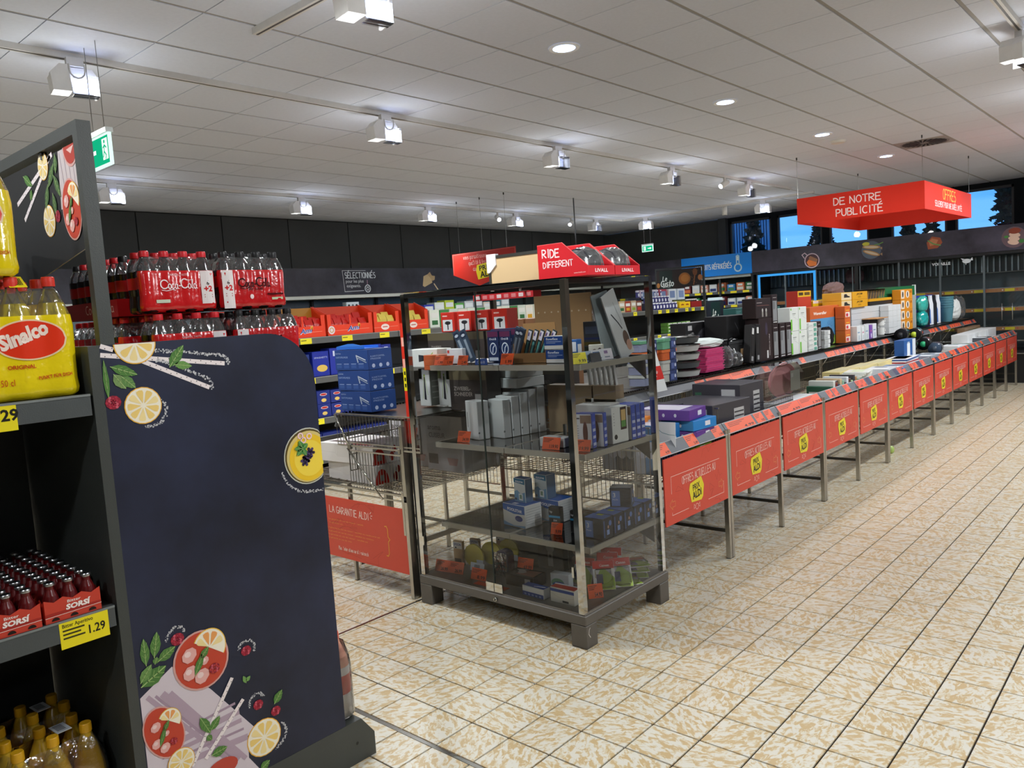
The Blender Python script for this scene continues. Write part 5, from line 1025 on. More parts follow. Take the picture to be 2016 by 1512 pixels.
for i, a in enumerate(((-2.30, 3.17, .20, 58, 0, 40), (-2.25, 3.25, .20, 60, 0, 46), (-2.34, 3.26, .21, 64, 0, 30), (-2.37, 3.34, .21, 66, 0, 28), (-2.42, 3.16, .20, 62, 0, 10))):
    canon_pack('red-topped blister pack leaning on the cabinet floor, %s from the front corner' % ORD[i], a[0], a[1], a[2]+.04, *a[3:])
for i in range(3): canon_pack('red and green blister pack lying flat in the pile, %s from the bottom' % ORD[i], -2.285, 3.45, Z0+.001+.030*i, 0, 0, 40+6*i, .024)
canon_pack('red and green blister pack lying flat in front of the pile on the cabinet floor', -2.265, 3.335, Z0+.001, 0, 0, 55, .024)
product('ink_multipack', 'rounded box with a green and blue print behind the flat white box', 'box', -2.47, 3.04, Z0, .11, .045, .095, '#c9ced2', lambda m, Fx, Fy, Ft, a, b, h: (m.ell(Fy, a*.4, h*.5, a*.35, h*.25, '#6f9a7a', 1), m.ell(Fy, a*.5, h*.38, a*.38, h*.2, '#3f5fa0', 2)), R(6))
ptag(-2.262, 3.045, Z0, .075, .07, '54.90', 'tilted orange price card at the right of the cabinet floor by the side glass', 50); ptag(-2.31, 2.96, Z0, .06, .07, '24.90', 'orange price card half hidden behind the front corner post, cabinet floor', 30)
# --- on top of the cabinet
def helmet_box(y, lab, side):
    t = thing('helmet_display_box', lab, 'display box', (-2.21, y, 1.7435), group='open red helmet boxes')
    rc = '#d3202a'; m = M('card'); prof = [(-.145, 0), (.138, 0), (.138, .042), (-.0, .155), (-.145, .155)]
    for q in (-.105, .102): m.prism(prof, 'y', q, q+.003, rc)
    m.box(-.145, -.102, 0, .138, .102, .003, rc); m.box(.135, -.102, .003, .138, .102, .042, rc); m.box(-.145, -.102, .003, -.142, .102, .155, rc)
    for q in (-.106, .101): m.path([(-.145, q+.002, .156), (0, q+.002, .156), (.138, q+.002, .043)], .0012, '#f06a6a')
    b = m.build('open_box', t); m = M('card'); F = FX(.138, -.105, 0); m.text(F, .055, .013, .016, 'LIVALL', '#fbe6e6', 1, bold=.03, width=.10)
    if side:
        F = FY(-.145, -.105, 0); m.hand(F, .028, .095, .036, 'RIDE', '#fbe6e6', 1, width=.105, w=.16, wob=.06); m.hand(F, .030, .050, .026, 'DIFFERENT', '#fbe6e6', 1, width=.175, w=.16, wob=.06); m.text(F, .205, .012, .0065, 'www.livall.com', '#fbd0d0', 1, width=.065)
    m.build('lettering', b)
    h = thing('bagged_helmet', 'black cycling helmet in a clear bag lying in the %s red box' % ('near' if side else 'far'), 'helmet', (-2.17, y, 1.7475), group='bagged helmets')
    m = M('gloss'); m.lathe(0, 0, [(.062, .004), (.080, .012), (.084, .04), (.074, .078), (.050, .104), (.018, .116), (.0, .118)], '#191a1d', n=18, cap=False, fy=1.12)
    for k in range(5): m.path([(.07*math.cos(R(a)), -.05+.025*k, .050+.068*math.sin(R(a))) for a in range(20, 161, 28)], .004, '#3a3d42')
    m.build('helmet_shell', h); m = M('fabric'); m.path([(.05, -.04, .02), (.09, -.01, .012), (.085, .03, .018)], .004, '#101012'); m.build('chin_strap', h)
    m = M('bag'); rnd = random.Random(int(y*100)); n = 14; prof = [(.085, .004), (.099, .02), (.100, .05), (.090, .085), (.066, .112), (.03, .128), (.0, .13)]; vs = []
    for r, z in prof:
        for i in range(n): a = 2*math.pi*i/n; q = r*rnd.uniform(.9, 1.0); vs.append((q*math.cos(a), q*math.sin(a), z*rnd.uniform(.95, 1.04)))
    m.add(vs, [(k*n+i, k*n+(i+1) % n, (k+1)*n+(i+1) % n, (k+1)*n+i) for k in range(len(prof)-1) for i in range(n)], '#ffffff', None, False); m.build('plastic_bag', h)
helmet_box(2.972, 'red open display box RIDE DIFFERENT, nearer of two on top of the cabinet', True); helmet_box(3.188, 'red open display box, farther of two on top of the cabinet', False)
t = thing('wrapped_picture_frame', 'picture frame wrapped in film with a white corner guard, brown back, standing on the cabinet', 'picture frame', (-2.62, 3.10, 1.7435))
m = M('card'); m.box(-.24, -.004, .012, .24, .008, .150, '#cdb084'); m.build('backboard', t)
for nm, q in (('frame_bar', (-.25, -.008, .145, .25, .012, .160)), ('frame_bar', (-.25, -.008, 0, .25, .012, .014)), ('frame_bar', (-.255, -.008, .0, -.242, .012, .160)), ('frame_bar', (.242, -.008, .0, .255, .012, .160))): m = M('metal'); m.box(*q, '#8f8f8b'); m.build(nm, t)
m = M('card'); m.prism([(-.262, .168), (-.262, .07), (-.245, .07), (-.20, .11), (-.20, .168)], 'y', -.012, .014, '#e8e8e8'); m.build('corner_guard', t)
t.rotation_euler = (0, 0, R(2))
m = M('card'); m.box(-.20, -.03, 0, .20, .03, .03, '#d3333a')  # striped bar with hangers, added in place of a red reflection in the glass
for k in range(8): m.rect(FY(-.20, -.03, 0), .02+.048*k, .006, .05+.048*k, .024, '#e88a8c' if k % 3 else '#f4dada', 1)
for dx in (-.15, .15): m.box(dx-.006, -.066, .03, dx+.006, .0, .034, '#c4c4c2'); m.box(dx-.006, -.066, .034, dx+.006, -.062, .062, '#c4c4c2')
slocal(m, 'red_reflection_bar', 'long red striped bar imitating a reflection right under the cabinet top, behind the doors', 'pack', (-2.62, 2.925, 1.668))
# ================================================================ rows of bargain tables
TL = .795; CHR = '#b9b6ae'
TAGC = ['#ef5f2f', '#ea5a33', '#e5573a']
def price_rail(parent, name, x, z, L, w, seedv, col='#5b5f66', tags=None, tint=0):
    """slanted rail along +y; front lower edge at (x, z); cards slid in"""
    a = R(56); dx, dz = -w*math.cos(a), w*math.sin(a)
    m = M('painted'); m.prism([(x, z), (x+dx, z+dz), (x+dx-.006, z+dz-.002), (x-.012, z-.006)], 'y', .004, L-.004, '#6d6f72')
    F = (V3((x, .004, z)), V3((0, 1, 0)), V3((dx, 0, dz)).normalized(), V3((math.sin(a), 0, math.cos(a)))); W_ = L-.008
    m.rect(F, .004, .004, W_-.004, w-.004, col, .8); m.rect(F, 0, 0, W_, .004, '#a9aaac', 1); m.rect(F, 0, w-.004, W_, w, '#a9aaac', 1)
    o = m.build(name, parent); rnd = random.Random(seedv)
    if tags is None:
        tags = []; p = .01
        while p < W_-.11:
            if rnd.random() < .74: tags.append((p, rnd.choice((.10, .12, .10)), rnd.choice(TAGC) if rnd.random() > tint else '#3d3d5c'))
            p += .125
    for p, q, c in tags:
        m = M('card'); m.rect(F, p, .005, p+q, w-.005, c, 1.6)
        for k in range(3): m.rect(F, p+q*.08, w*(.78-.13*k), p+q*(.7-.12*k), w*(.82-.13*k), '#57200f', 2.2)
        m.text(F, p+q*.58, w*.14, w*.20, rnd.choice(('1.99', '4.99', '9.95', '12.99', '5.49')), '#2a100a', 2.4, bold=.02, width=q*.36)
        m.build('price_tag', o)
    return o
def red_panel(parent, L):
    m = M('card'); m.box(-.008, .028, .384, -.001, L-.032, .755, '#d24a39'); p = m.build('red_panel', parent)
    m = M('card'); F = FX(-.001, .028, .384); W_, h = L-.06, .371; k = '#f3cfc6'
    rnd = random.Random(3)
    for i in range(7):
        x, y = rnd.uniform(.05, W_-.05), rnd.uniform(.03, h-.03); pts = [(x, y)]
        for j in range(5): x = min(W_-.01, max(.01, x+rnd.uniform(-.06, .06))); y = min(h-.01, max(.01, y+rnd.uniform(-.05, .05))); pts.append((x, y))
        m.stroke(F, pts, .0015, '#a82c20', 1)
    for q in ([(.07, .17), (.07, .265), (W_-.10, .265)], [(.07, .065), (.07, .05), (.25, .05)], [(W_-.25, .05), (W_-.055, .05), (W_-.055, .12)]): m.stroke(F, q, .0028, k, 2)
    m.hand(F, W_*.53, .205, .042, 'OFFRES ACTUELLES AU', k, 2, width=.40, w=.09, center=True, rot=1.5)
    m.poly(F, [(.285, .075), (.262, .15), (.275, .185), (.405, .205), (.435, .15), (.42, .085), (.40, .068)], '#e8d62a', 3); m.text(F, .305, .137, .036, 'PRIX', '#1c190c', 4, bold=.02, width=.085, rot=6); m.text(F, .30, .088, .042, 'ALDI', '#1c190c', 4, bold=.035, width=.105, rot=6)
    for cx, s in ((.045, -1), (W_-.115, 1)): m.stroke(F, [(cx, .125), (cx+.03, .125), (cx+.03, .138), (cx+.06, .11), (cx+.03, .082), (cx+.03, .096), (cx, .096), (cx, .125)] if s > 0 else [(cx+.06, .125), (cx+.03, .125), (cx+.03, .138), (cx, .11), (cx+.03, .082), (cx+.03, .096), (cx+.06, .096), (cx+.06, .125)], .0025, '#e0985a', 2)
    m.ring(F, .345, .040, .017, .0025, k, 2, n=12); m.stroke(F, [(.325, .045), (.312, .058), (.310, .032), (.325, .04)], .0022, k, 2); m.stroke(F, [(.365, .045), (.378, .058), (.380, .032), (.365, .04)], .0022, k, 2)
    m.build('printed_lettering', p); return p
def wires_grid(m, x0, x1, y0, y1, z, px, py, r=.0022, col=CHR):
    n = max(1, round((x1-x0)/px))
    for i in range(n+1): x = x0+(x1-x0)*i/n; m.bar((x, y0, z), (x, y1, z), r, col)
    n = max(1, round((y1-y0)/py))
    for i in range(n+1): y = y0+(y1-y0)*i/n; m.bar((x0, y, z+r), (x1, y, z+r), r*.8, col)
def table_unit(x, y, lab, k, first_leg, mirror=False, tags1=None, tags2=None, panel=True, mesh=False):
    t = thing('bargain_table', lab, 'sales table', (x, y, 0), rz=R(180) if mirror else 0, group='wire bargain tables')
    def leg(px, py, h, s=.014):
        m = M('metal'); m.box(px-s, py-s, 0.002, px+s, py+s, h, CHR); m.box(px-s, py-s, 0, px+s, py+s, .004, '#333333'); m.build('leg', t)
    leg(-.016, TL-.018, .80)
    if first_leg: leg(-.016, .016, .80)
    leg(-1.185, TL-.018, 1.03); leg(-.62, TL-.018, .62, .010)
    m = M('metal'); m.box(-1.17, TL-.03, .165, -.03, TL-.014, .185, '#5d5b57'); m.build('cross_bar', t)
    m = M('metal'); m.box(-.70, .0, .115, -.685, TL, .15, '#a8a49b'); m.build('long_bar', t)
    if panel: red_panel(t, TL)
    price_rail(t, 'price_rail', .0, .772, TL, .080, k*7+1, tags=tags1, tint=.05+.03*k)
    m = M('metal'); wires_grid(m, -1.17, -.06, .02, TL-.02, .615, .045 if k < 4 else .09, .05 if k < 4 else .1); m.bar((-.055, .01, .62), (-.055, TL-.01, .62), .004, CHR); m.bar((-.055, .01, .765), (-.055, TL-.01, .765), .003, CHR)
    n = 26 if k < 5 else 12
    for i in range(n+1): yy = .02+(TL-.04)*i/n; m.bar((-.055, yy, .62), (-.055, yy, .765), .0016, CHR)
    o = m.build('wire_basket', t); o['kind'] = 'stuff'
    m = M('metal'); n = 34 if k < 5 else 16
    for i in range(n+1): yy = .01+(TL-.02)*i/n; m.bar((-.66, yy, .70), (-.66, yy, 1.0), .002, '#6a655f')
    for z in (.70, .80, .9, 1.0): m.bar((-.66, .01, z), (-.66, TL-.01, z), .003, '#8f8b84')
    o = m.build('wire_back', t); o['kind'] = 'stuff'
    m = M('metal'); m.box(-1.19, .004, 1.030, -.56, TL-.004, 1.042, '#6f6c67')
    for i in range(30): yy = .01+(TL-.02)*i/30; m.box(-.568, yy, 1.042, -.560, yy+.012, 1.052, '#2f2e2d')
    m.build('upper_shelf', t)
    if mesh:
        m = M('metal')
        for i in range(37): xx = -.07-.03*i; m.bar((xx, .006, .50), (xx, .006, .93), .0017, '#8d8a83')
        for zz in (.50, .62, .80, .93): m.bar((-.06, .006, zz), (-1.17, .006, zz), .004, '#b5b2aa')
        o = m.build('wire_end', t); o['kind'] = 'stuff'
    price_rail(t, 'upper_price_rail', -.535, .972, TL, .068, k*7+3, tags=tags2, tint=.1, col='#55585f')
    m = M('metal'); m.bar((-.54, .012, .975), (-.66, .012, .80), .003, '#c4c0b8', n=6); m.build('strut', t)
    return t
RX = -2.2; Y0 = 3.605
for k in range(13):
    t1 = t2 = None
    if k == 0: t1 = [(.002, .115, TAGC[0]), (.315, .12, TAGC[0]), (.63, .115, TAGC[0])]; t2 = [(.0, .06, TAGC[0])]
    if k == 1: t1 = [(.03, .37, TAGC[0]), (.43, .12, TAGC[0]), (.585, .11, TAGC[0])]; t2 = [(.64, .13, TAGC[0])]
    if k == 2: t2 = [(.01, .37, TAGC[0]), (.385, .385, TAGC[0])]; t1 = [(.01, .36, TAGC[1]), (.375, .39, TAGC[1])]
    if k == 3: t2 = [(.18, .11, TAGC[0]), (.55, .11, TAGC[0])]
    if k == 4: t2 = [(.17, .10, TAGC[0])]
    lab = ('wire bargain table with red front panel, %s from the glass cabinet in the right-hand row' % ORD[k]) if k < 12 else 'last wire bargain table with red front panel, next to the fridges'
    table_unit(RX, Y0+TL*k, lab, k, k % 2 == 1 or k > 6 and k != 9, tags1=t1, tags2=t2, mesh=k < 2)
# left side of the row, seen over and through the cabinet
LXF = -4.6
for k in range(4):
    table_unit(LXF, 2.86+TL*(k+1), 'wire bargain table on the far side of the row, %s from the LA GARANTIE panel' % ORD[k], 5+k, k == 0, mirror=True, panel=False, mesh=True)
# the end of the far-side row: big red guarantee panel, wire sides
t = thing('table_end_panel', 'end of the table row with a red panel LA GARANTIE and wire mesh sides', 'table end', (-4.0, 2.85, 0))
lx = lambda v: v+4.0
m = M('metal'); m.box(lx(-3.425), -.012, .002, lx(-3.398), .016, 1.0, CHR); m.build('leg', t); m = M('metal'); m.box(lx(-3.445), -.012, .37, lx(-3.428), .004, .62, CHR); m.build('panel_holder', t)
m = M('card'); m.box(lx(-3.428), -.012, .565, lx(-3.40), -.010, .60, '#e9e7e2'); m.text(FY(lx(-3.42), -.0122, .572), .002, .004, .016, '0', '#444444', 1); m.build('small_sticker', t)
m = M('metal'); m.box(lx(-4.60), -.012, .002, lx(-4.573), .016, .62, CHR); m.build('leg', t)
m = M('card'); m.box(lx(-4.40), -.006, .138, lx(-3.432), .0, .522, '#cf4a38'); p = m.build('red_guarantee_panel', t)
m = M('card'); F = FY(lx(-4.40), -.006, .138)
rnd = random.Random(11)
for i in range(9):
    x, y = rnd.uniform(.05, .9), rnd.uniform(.03, .35); pts = [(x, y)]
    for j in range(6): x = min(.955, max(.01, x+rnd.uniform(-.08, .08))); y = min(.37, max(.01, y+rnd.uniform(-.05, .05))); pts.append((x, y))
    m.stroke(F, pts, .0016, '#a83022', 1)
m.hand(F, .235, .285, .042, 'LA GARANTIE ALDI', '#f6dbd2', 2, width=.40, w=.11, rot=-1)
for k, (a, b) in enumerate(((.22, .57), (.22, .36), (.20, .72), (.20, .66), (.20, .60), (.20, .44))): m.text(F, a, .235-.022*k-(.012 if k > 1 else 0), .0085, 'La garantie en cas de retour : satisfait ou remboursé selon nos conditions'[:int((b-a)*110)], '#e8a24a', 2, width=b-a)
m.hand(F, .30, .050, .022, "Plus d'informations sur aldi-suisse.ch", '#f6dbd2', 2, width=.30, w=.12)
m.stroke(F, [(.775, .26), (.79, .262), (.80, .245), (.80, .20), (.815, .185), (.80, .17), (.80, .10), (.79, .082), (.775, .084)], .006, '#e9a23c', 2)
for a in ((.645, .318, .655, .33), (.65, .306, .665, .308), (.645, .296, .657, .288)): m.stroke(F, [a[:2], a[2:]], .004, '#f0d0c8', 2)
m.build('printed_lettering', p)
m = M('metal'); wires_grid(m, lx(-4.55), lx(-3.43), .0, .04, .59, .028, .04); m.bar((lx(-4.55), -.004, .60), (lx(-3.43), -.004, .60), .005, CHR); m.bar((lx(-4.55), -.004, .565), (lx(-3.43), -.004, .565), .004, CHR); o = m.build('wire_edge', t); o['kind'] = 'stuff'
m = M('metal')
for a, b, z0, z1, n in ((-4.02, -3.26, .862, 1.055, 26), (-3.92, -3.42, .60, .832, 19)):
    for i in range(n+1): x = lx(a+(b-a)*i/n); m.bar((x, .0, z0), (x, .0, z1), .0018, CHR)
    m.bar((lx(a), -.002, z1), (lx(b), -.002, z1), .004, '#d8d5cd'); m.bar((lx(a), -.002, z0), (lx(b), -.002, z0), .0045, '#d8d5cd'); m.bar((lx(a), -.002, z0+.02), (lx(b), -.002, z0+.02), .003, '#d8d5cd')
o = m.build('wire_side', t); o['kind'] = 'stuff'
m = M('chrome'); m.bar((lx(-3.92), -.008, .845), (lx(-3.62), -.008, .56), .006, '#cfccc4', n=8); m.build('strut', t); m = M('chrome'); m.bar((lx(-4.03), -.004, 1.05), (lx(-3.90), -.004, .85), .006, '#cfccc4', n=8); m.build('strut', t)
for x in (-3.90, -3.43): m = M('metal'); m.cham(lx(x)-.018, -.012, .84, lx(x)+.018, .006, .875, .004, '#b5b2aa'); m.build('wire_clamp', t)
m = M('metal'); wires_grid(m, -4.0+4.0-.05, .62, .02, .72, 1.033, .02, .05, .0018, '#7d7a74'); o = m.build('upper_wire_deck', t); o['kind'] = 'stuff'
m = M('metal'); m.box(lx(-4.06), .02, 1.02, lx(-4.04), .76, 1.04, '#55534f'); m.build('deck_edge', t)
m = M('metal'); wires_grid(m, lx(-4.58), lx(-3.44), .04, .775, .605, .024, .05, .0018, '#9c9890'); o = m.build('lower_wire_deck', t); o['kind'] = 'stuff'
# red divider post rising beside the cabinet
t = thing('red_price_strip_post', 'narrow red upright strip with a yellow section, standing just left of the cabinet', 'sign post', (-3.385, 2.90, 0))
m = M('painted'); m.box(-.010, -.010, .002, .010, .010, .90, '#3a3a3a'); m.build('post', t)
m = M('card'); m.box(-.014, -.014, .90, .014, -.010, 1.58, '#d8321f'); m.rect(FY(-.014, -.014, .9), 0, .30, .028, .43, '#efe11a', 1)
for k in range(3): m.rect(FY(-.014, -.014, .9), .008, .32+.035*k, .020, .34+.035*k, '#22221a', 2)
for k in range(2): m.rect(FY(-.014, -.014, .9), .004, .55-.12*k, .024, .60-.12*k, '#f0b0a0', 1)
m.build('red_strip', t)
# ---------------------------------------------------------------- goods on the far-side tables (left of and behind the cabinet)
def kart(m, Fx, Fy, Ft, a, b, h):
    m.rect(Fy, .002, .002, a-.002, h-.002, '#26427e', 1); m.text(Fy, a*.04, h*.60, h*.09, 'KARTOFFELPRESSE', '#8da4d2', 2, width=a*.36); m.text(Fy, a*.03, h*.80, h*.06, 'CROFTON', '#a9b9dc', 2, width=a*.16)
    m.stroke(Fy, [(a*.66, h*.72), (a*.70, h*.40)], h*.07, '#aab6c4', 3); m.stroke(Fy, [(a*.66, h*.72), (a*.92, h*.50)], h*.045, '#c6cfda', 3); m.stroke(Fy, [(a*.70, h*.6), (a*.94, h*.38)], h*.045, '#8e9cae', 3)
    for k in range(4): m.rect(Fy, a*(.05+.22*k), h*.10, a*(.2+.22*k), h*.30, '#35528f', 2); m.rect(Fy, a*(.05+.22*k), h*.31, a*(.2+.22*k), h*.33, '#9fb2da', 3)
    m.rect(Fx, .002, .002, b-.002, h-.002, '#2b4a88', 1); m.text(Fx, b*.1, h*.62, h*.08, 'KARTOFFEL', '#9fb2da', 2, width=b*.6); m.text(Fx, b*.1, h*.5, h*.08, 'PRESSE', '#9fb2da', 2, width=b*.42)
    for k in range(3): m.ell(Fx, b*(.2+.3*k), h*.2, h*.1, h*.1, '#b9c6e2', 2, n=14)
for k in range(3): product('potato_press_box', 'dark blue potato press box, %s of the pile on the upper tier' % ('bottom one', 'middle one', 'top one')[0:3][k], 'box', -3.96-.008*k, 3.06, 1.052+.128*k, .32, .19, .126, '#22386c', kart, R(-2+2*k), group='potato press boxes')
m = M('card')
for q in ((-.13, -.06, 0, .13, .06, .003), (-.13, -.06, .003, .13, -.057, .018), (-.13, .057, .003, .13, .06, .018)): m.box(*q, '#2c68c4')
m.prism([(-.13, .018), (.13, .018), (.03, .034), (-.02, .034)], 'y', -.0605, -.058, '#3a7ad2')
slocal(m, 'blue_cardboard_tray', 'bright blue folded tray lying on the top potato press box', 'tray', (-4.00, 3.04, 1.437), R(3))
def veg(m, Fx, Fy, Ft, a, b, h): m.rect(Ft, .003, .003, a-.003, b-.003, '#8f5a3a', 1); [m.ell(Ft, random.Random(i).uniform(.02, a-.02), random.Random(i+50).uniform(.02, b-.02), .014, .010, ('#c98a4a', '#e8d2b0', '#7a3f2c', '#d9b27a')[i % 4], 2, n=7) for i in range(34)]
def spir(m, Fx, Fy, Ft, a, b, h):
    m.rect(Fy, .002, .002, a-.002, h-.002, '#dfe2de', 1); m.rect(Fy, 0.002, h*.72, a*.3, h-.002, '#9ab83e', 1); m.poly(Fy, [(a*.50, h*.78), (a*.42, h*.18), (a*.62, h*.16), (a*.56, h*.78)], '#2c2c30', 2); m.stroke(Fy, [(a*.5, h*.8), (a*.3, h*.2)], a*.03, '#9ab83e', 2); m.stroke(Fy, [(a*.55, h*.8), (a*.75, h*.3)], a*.03, '#9ab83e', 2); m.ell(Fy, a*.53, h*.82, a*.06, h*.03, '#9ab83e', 3)
    m.rect(Fx, .002, .002, b-.002, h-.002, '#8b9086', 1)
    for k in range(4): m.rect(Fx, b*.15, h*(.2+.15*k), b*.7, h*(.23+.15*k), '#b9bcb4', 2)
product('salad_spinner_box', 'white box lying down with a black cone and green handle print, left of the cabinet', 'box', -3.62, 3.30, 1.30, .26, .12, .11, '#d9dcd6', lambda m, Fx, Fy, Ft, a, b, h: (m.poly(Fy, [(a*.35, h*.3), (a*.35, h*.7), (a*.72, h*.62), (a*.72, h*.42)], '#26262a', 2), m.stroke(Fy, [(a*.7, h*.52), (a*.85, h*.8)], h*.05, '#9ab83e', 2), m.stroke(Fy, [(a*.7, h*.52), (a*.85, h*.2)], h*.05, '#9ab83e', 2)), R(0))
for i in range(4): product('upright_grinder_box', 'upright pale box with a dark cone print, %s from the left behind the cabinet doors' % ORD[i], 'box', -3.68+.12*i+(.01 if i > 1 else 0), 3.34+.05*(i % 2), 1.052, .10, .10, .235, '#a9aca4', spir, R(4*(i % 2)), group='upright grinder boxes')
def smoke(m, Fx, Fy, Ft, a, b, h): m.rect(Fy, .002, .002, a-.002, h-.002, '#3b3533', 1); m.text(Fy, a*.12, h*.50, h*.10, 'ZWIEBEL-', '#a9a39c', 2, width=a*.45); m.text(Fy, a*.12, h*.36, h*.10, 'SCHNEIDER', '#a9a39c', 2, width=a*.5); m.rect(Fy, .002, h*.76, a-.002, h-.002, '#5d5540', 2); m.rect(Fy, a*.68, h*.12, a*.84, h*.42, '#8c8a88', 2); m.rect(Fy, a*.70, h*.42, a*.82, h*.5, '#2a2828', 3)
for i in range(3): product('chopper_box', 'dark brown chopper box, %s from the left, upper row behind the cabinet doors' % ORD[i], 'box', -3.66+.26*i, 3.50, 1.30, .24, .13, .20, '#3a3432', smoke, group='dark chopper boxes')
for i in range(2): product('chopper_box', 'dark chopper box standing on the wire deck behind the cabinet, %s' % ('left one' if i == 0 else 'right one'), 'box', -3.24+.27*i, 3.72, 1.052, .25, .14, .215, '#3a3432', smoke, group='dark chopper boxes')
def dry(m, Fx, Fy, Ft, a, b, h): m.rect(Fy, a*.14, h*.06, a*.86, h*.62, '#d9dadb', 1); m.rect(Fy, a*.14, h*.78, a*.5, h*.84, '#f2c9c0', 1); m.ell(Fy, a*.52, h*.46, a*.22, h*.09, '#26262a', 2); m.rect(Fy, a*.48, h*.12, a*.56, h*.44, '#26262a', 2)
for i in range(4): product('hair_dryer_box', 'red box with a hand dryer print, %s from the left behind the cabinet doors' % ORD[i], 'box', -3.60+.148*i, 3.50, 1.502, .12, .10, .125, '#c92f22', dry, group='red hair dryer boxes')
product('wide_orange_box', 'orange-brown box lying among the dark boxes behind the cabinet doors', 'box', -3.42, 3.24, 1.288, .26, .12, .09, '#b3552c', lambda m, Fx, Fy, Ft, a, b, h: (m.rect(Fy, a*.44, 0.002, a*.52, h-.002, '#cfc0aa', 1), m.rect(Fy, a*.05, h*.3, a*.35, h*.34, '#8f3f20', 1)))
product('dark_chopper_box', 'tall dark box under the orange box, behind the cabinet doors', 'box', -3.20, 3.25, 1.052, .30, .12, .234, '#3d3836', smoke)
product('white_medical_box', 'flat white box with a small red square, lying on the dark boxes behind the doors', 'box', -3.14, 3.28, 1.288, .22, .10, .055, '#d6d2d2', lambda m, Fx, Fy, Ft, a, b, h: m.rect(Fy, a*.06, h*.5, a*.14, h*.85, '#b8323a', 1), R(0))
# lower tier
def pizza(m, Fx, Fy, Ft, a, b, h):
    m.ell(Fx, b*.14, 0.002, h*.44, h*.80, '#c22a1e', 1, 0, 180, n=16); m.rect(Fx, b*.09, h*.18, b*.19, h*.5, '#8f8a86', 2); m.ell(Fx, b*.45, h*.3, h*.16, h*.24, '#9c2a20', 1); m.ell(Fx, b*.52, h*.65, h*.12, h*.2, '#9c2a20', 1)
    m.poly(Ft, [(a*.05, b*.15), (a*.5, b*.12), (a*.95, b*.3), (a*.6, b*.34), (a*.1, b*.28)], '#4a3433', 1); m.poly(Ft, [(a*.45, b*.02), (a*.9, b*.04), (a*.97, b*.16), (a*.6, b*.14)], '#d94a38', 1)
    m.stroke(Fy, [(a*.3, h*.98), (a*.3, h*.45), (a*.33, h*.4)], .0015, '#b9b2ac', 1); m.rect(Fy, a*.32, h*.3, a*.72, h*.92, '#d3cfca', 1); m.stroke(Fy, [(0, h*.55), (a*.28, h*.5)], .001, '#b9b2ac', 1)
product('white_pan_carton', 'white carton with red arches, lower of two on the wire table beside the cabinet', 'box', -4.02, 3.10, .610, .52, .33, .115, '#dad6d2', pizza, R(-3), group='white cartons with red arches'); product('white_pan_carton', 'white carton with red arches and a red and brown lid print, upper of two', 'box', -4.06, 3.09, .727, .52, .33, .12, '#dad6d2', pizza, R(2), group='white cartons with red arches')
def ric(m, Fx, Fy, Ft, a, b, h): m.text(Fy, a*.06, h*.74, h*.10, 'aroma', '#7a6f70', 1, bold=.02, width=a*.36); m.text(Fy, a*.08, h*.60, h*.09, 'CUISEUR', '#8c8688', 1, bold=.02, width=a*.45); m.rect(Fy, a*.04, h*.12, a*.3, h*.3, '#6f665f', 1); m.poly(Fy, [(a*.55, h*.25), (a*.6, h*.12), (a*.8, h*.12), (a*.85, h*.25)], '#c9a4a0', 1); m.rect(Fx, .01, .01, b*.2, h*.7, '#c6c4c6', 1); m.rect(Ft, .004, .004, a-.004, b-.004, '#dfe3e9', 1); m.rect(Ft, a*.3, b*.45, a*.7, b*.5, '#3a3d44', 2)
product('rice_cooker_carton', 'large white cooker carton, left one behind the wire side panel', 'carton', -4.05, 3.60, .612, .40, .30, .34, '#d8d6d8', ric, R(2), group='white cooker cartons'); product('rice_cooker_carton', 'large white cooker carton, right one next to the row post', 'carton', -3.66, 3.58, .612, .36, .34, .36, '#d8d6d8', ric, R(-3), group='white cooker cartons')
def cup(m, Fx, Fy, Ft, a, b, h): m.rect(Fy, .003, .003, a-.003, h-.003, '#8e8482', 1); m.poly(Fy, [(a*.66, h*.62), (a*.70, h*.18), (a*.82, h*.18), (a*.86, h*.66)], '#b03535', 2); m.text(Fy, a*.3, h*.72, h*.08, 'POPCORN', '#5a4f50', 2, width=a*.4); m.rect(Ft, .003, .003, a-.003, b-.003, '#c9b9b4', 1)
product('popcorn_maker_carton', 'large greyish carton with a red cup print, behind the left cabinet door', 'carton', -3.76, 4.12, .612, .46, .36, .36, '#9a9290', cup, R(3))
for i in range(2): product('yellow_carton', 'orange-yellow carton on the far tables behind the cabinet, %s' % ('left one' if i == 0 else 'right one'), 'carton', -3.80+.42*i, 4.75, .612, .38, .30, .34, '#cf9a2c', lambda m, Fx, Fy, Ft, a, b, h: [m.rect(Fy, a*(.06+.12*k), h*.1, a*(.10+.12*k), h*.9, '#a8761c', 1) for k in range(8)], group='orange-yellow cartons')
for i in range(3): product('brown_upright_carton', 'tall brown carton on the upper tier behind the cabinet, %s from the left' % ORD[i], 'carton', -3.93+.27*i, 4.25, 1.052, .25, .3, .50, '#8c6244', lambda m, Fx, Fy, Ft, a, b, h: (m.rect(Fy, .003, .003, a-.003, h*.42, '#a3683f', 1), m.rect(Fy, a*.46, 0.002, a*.54, h-.002, '#b3875f', 2)), group='tall brown cartons')
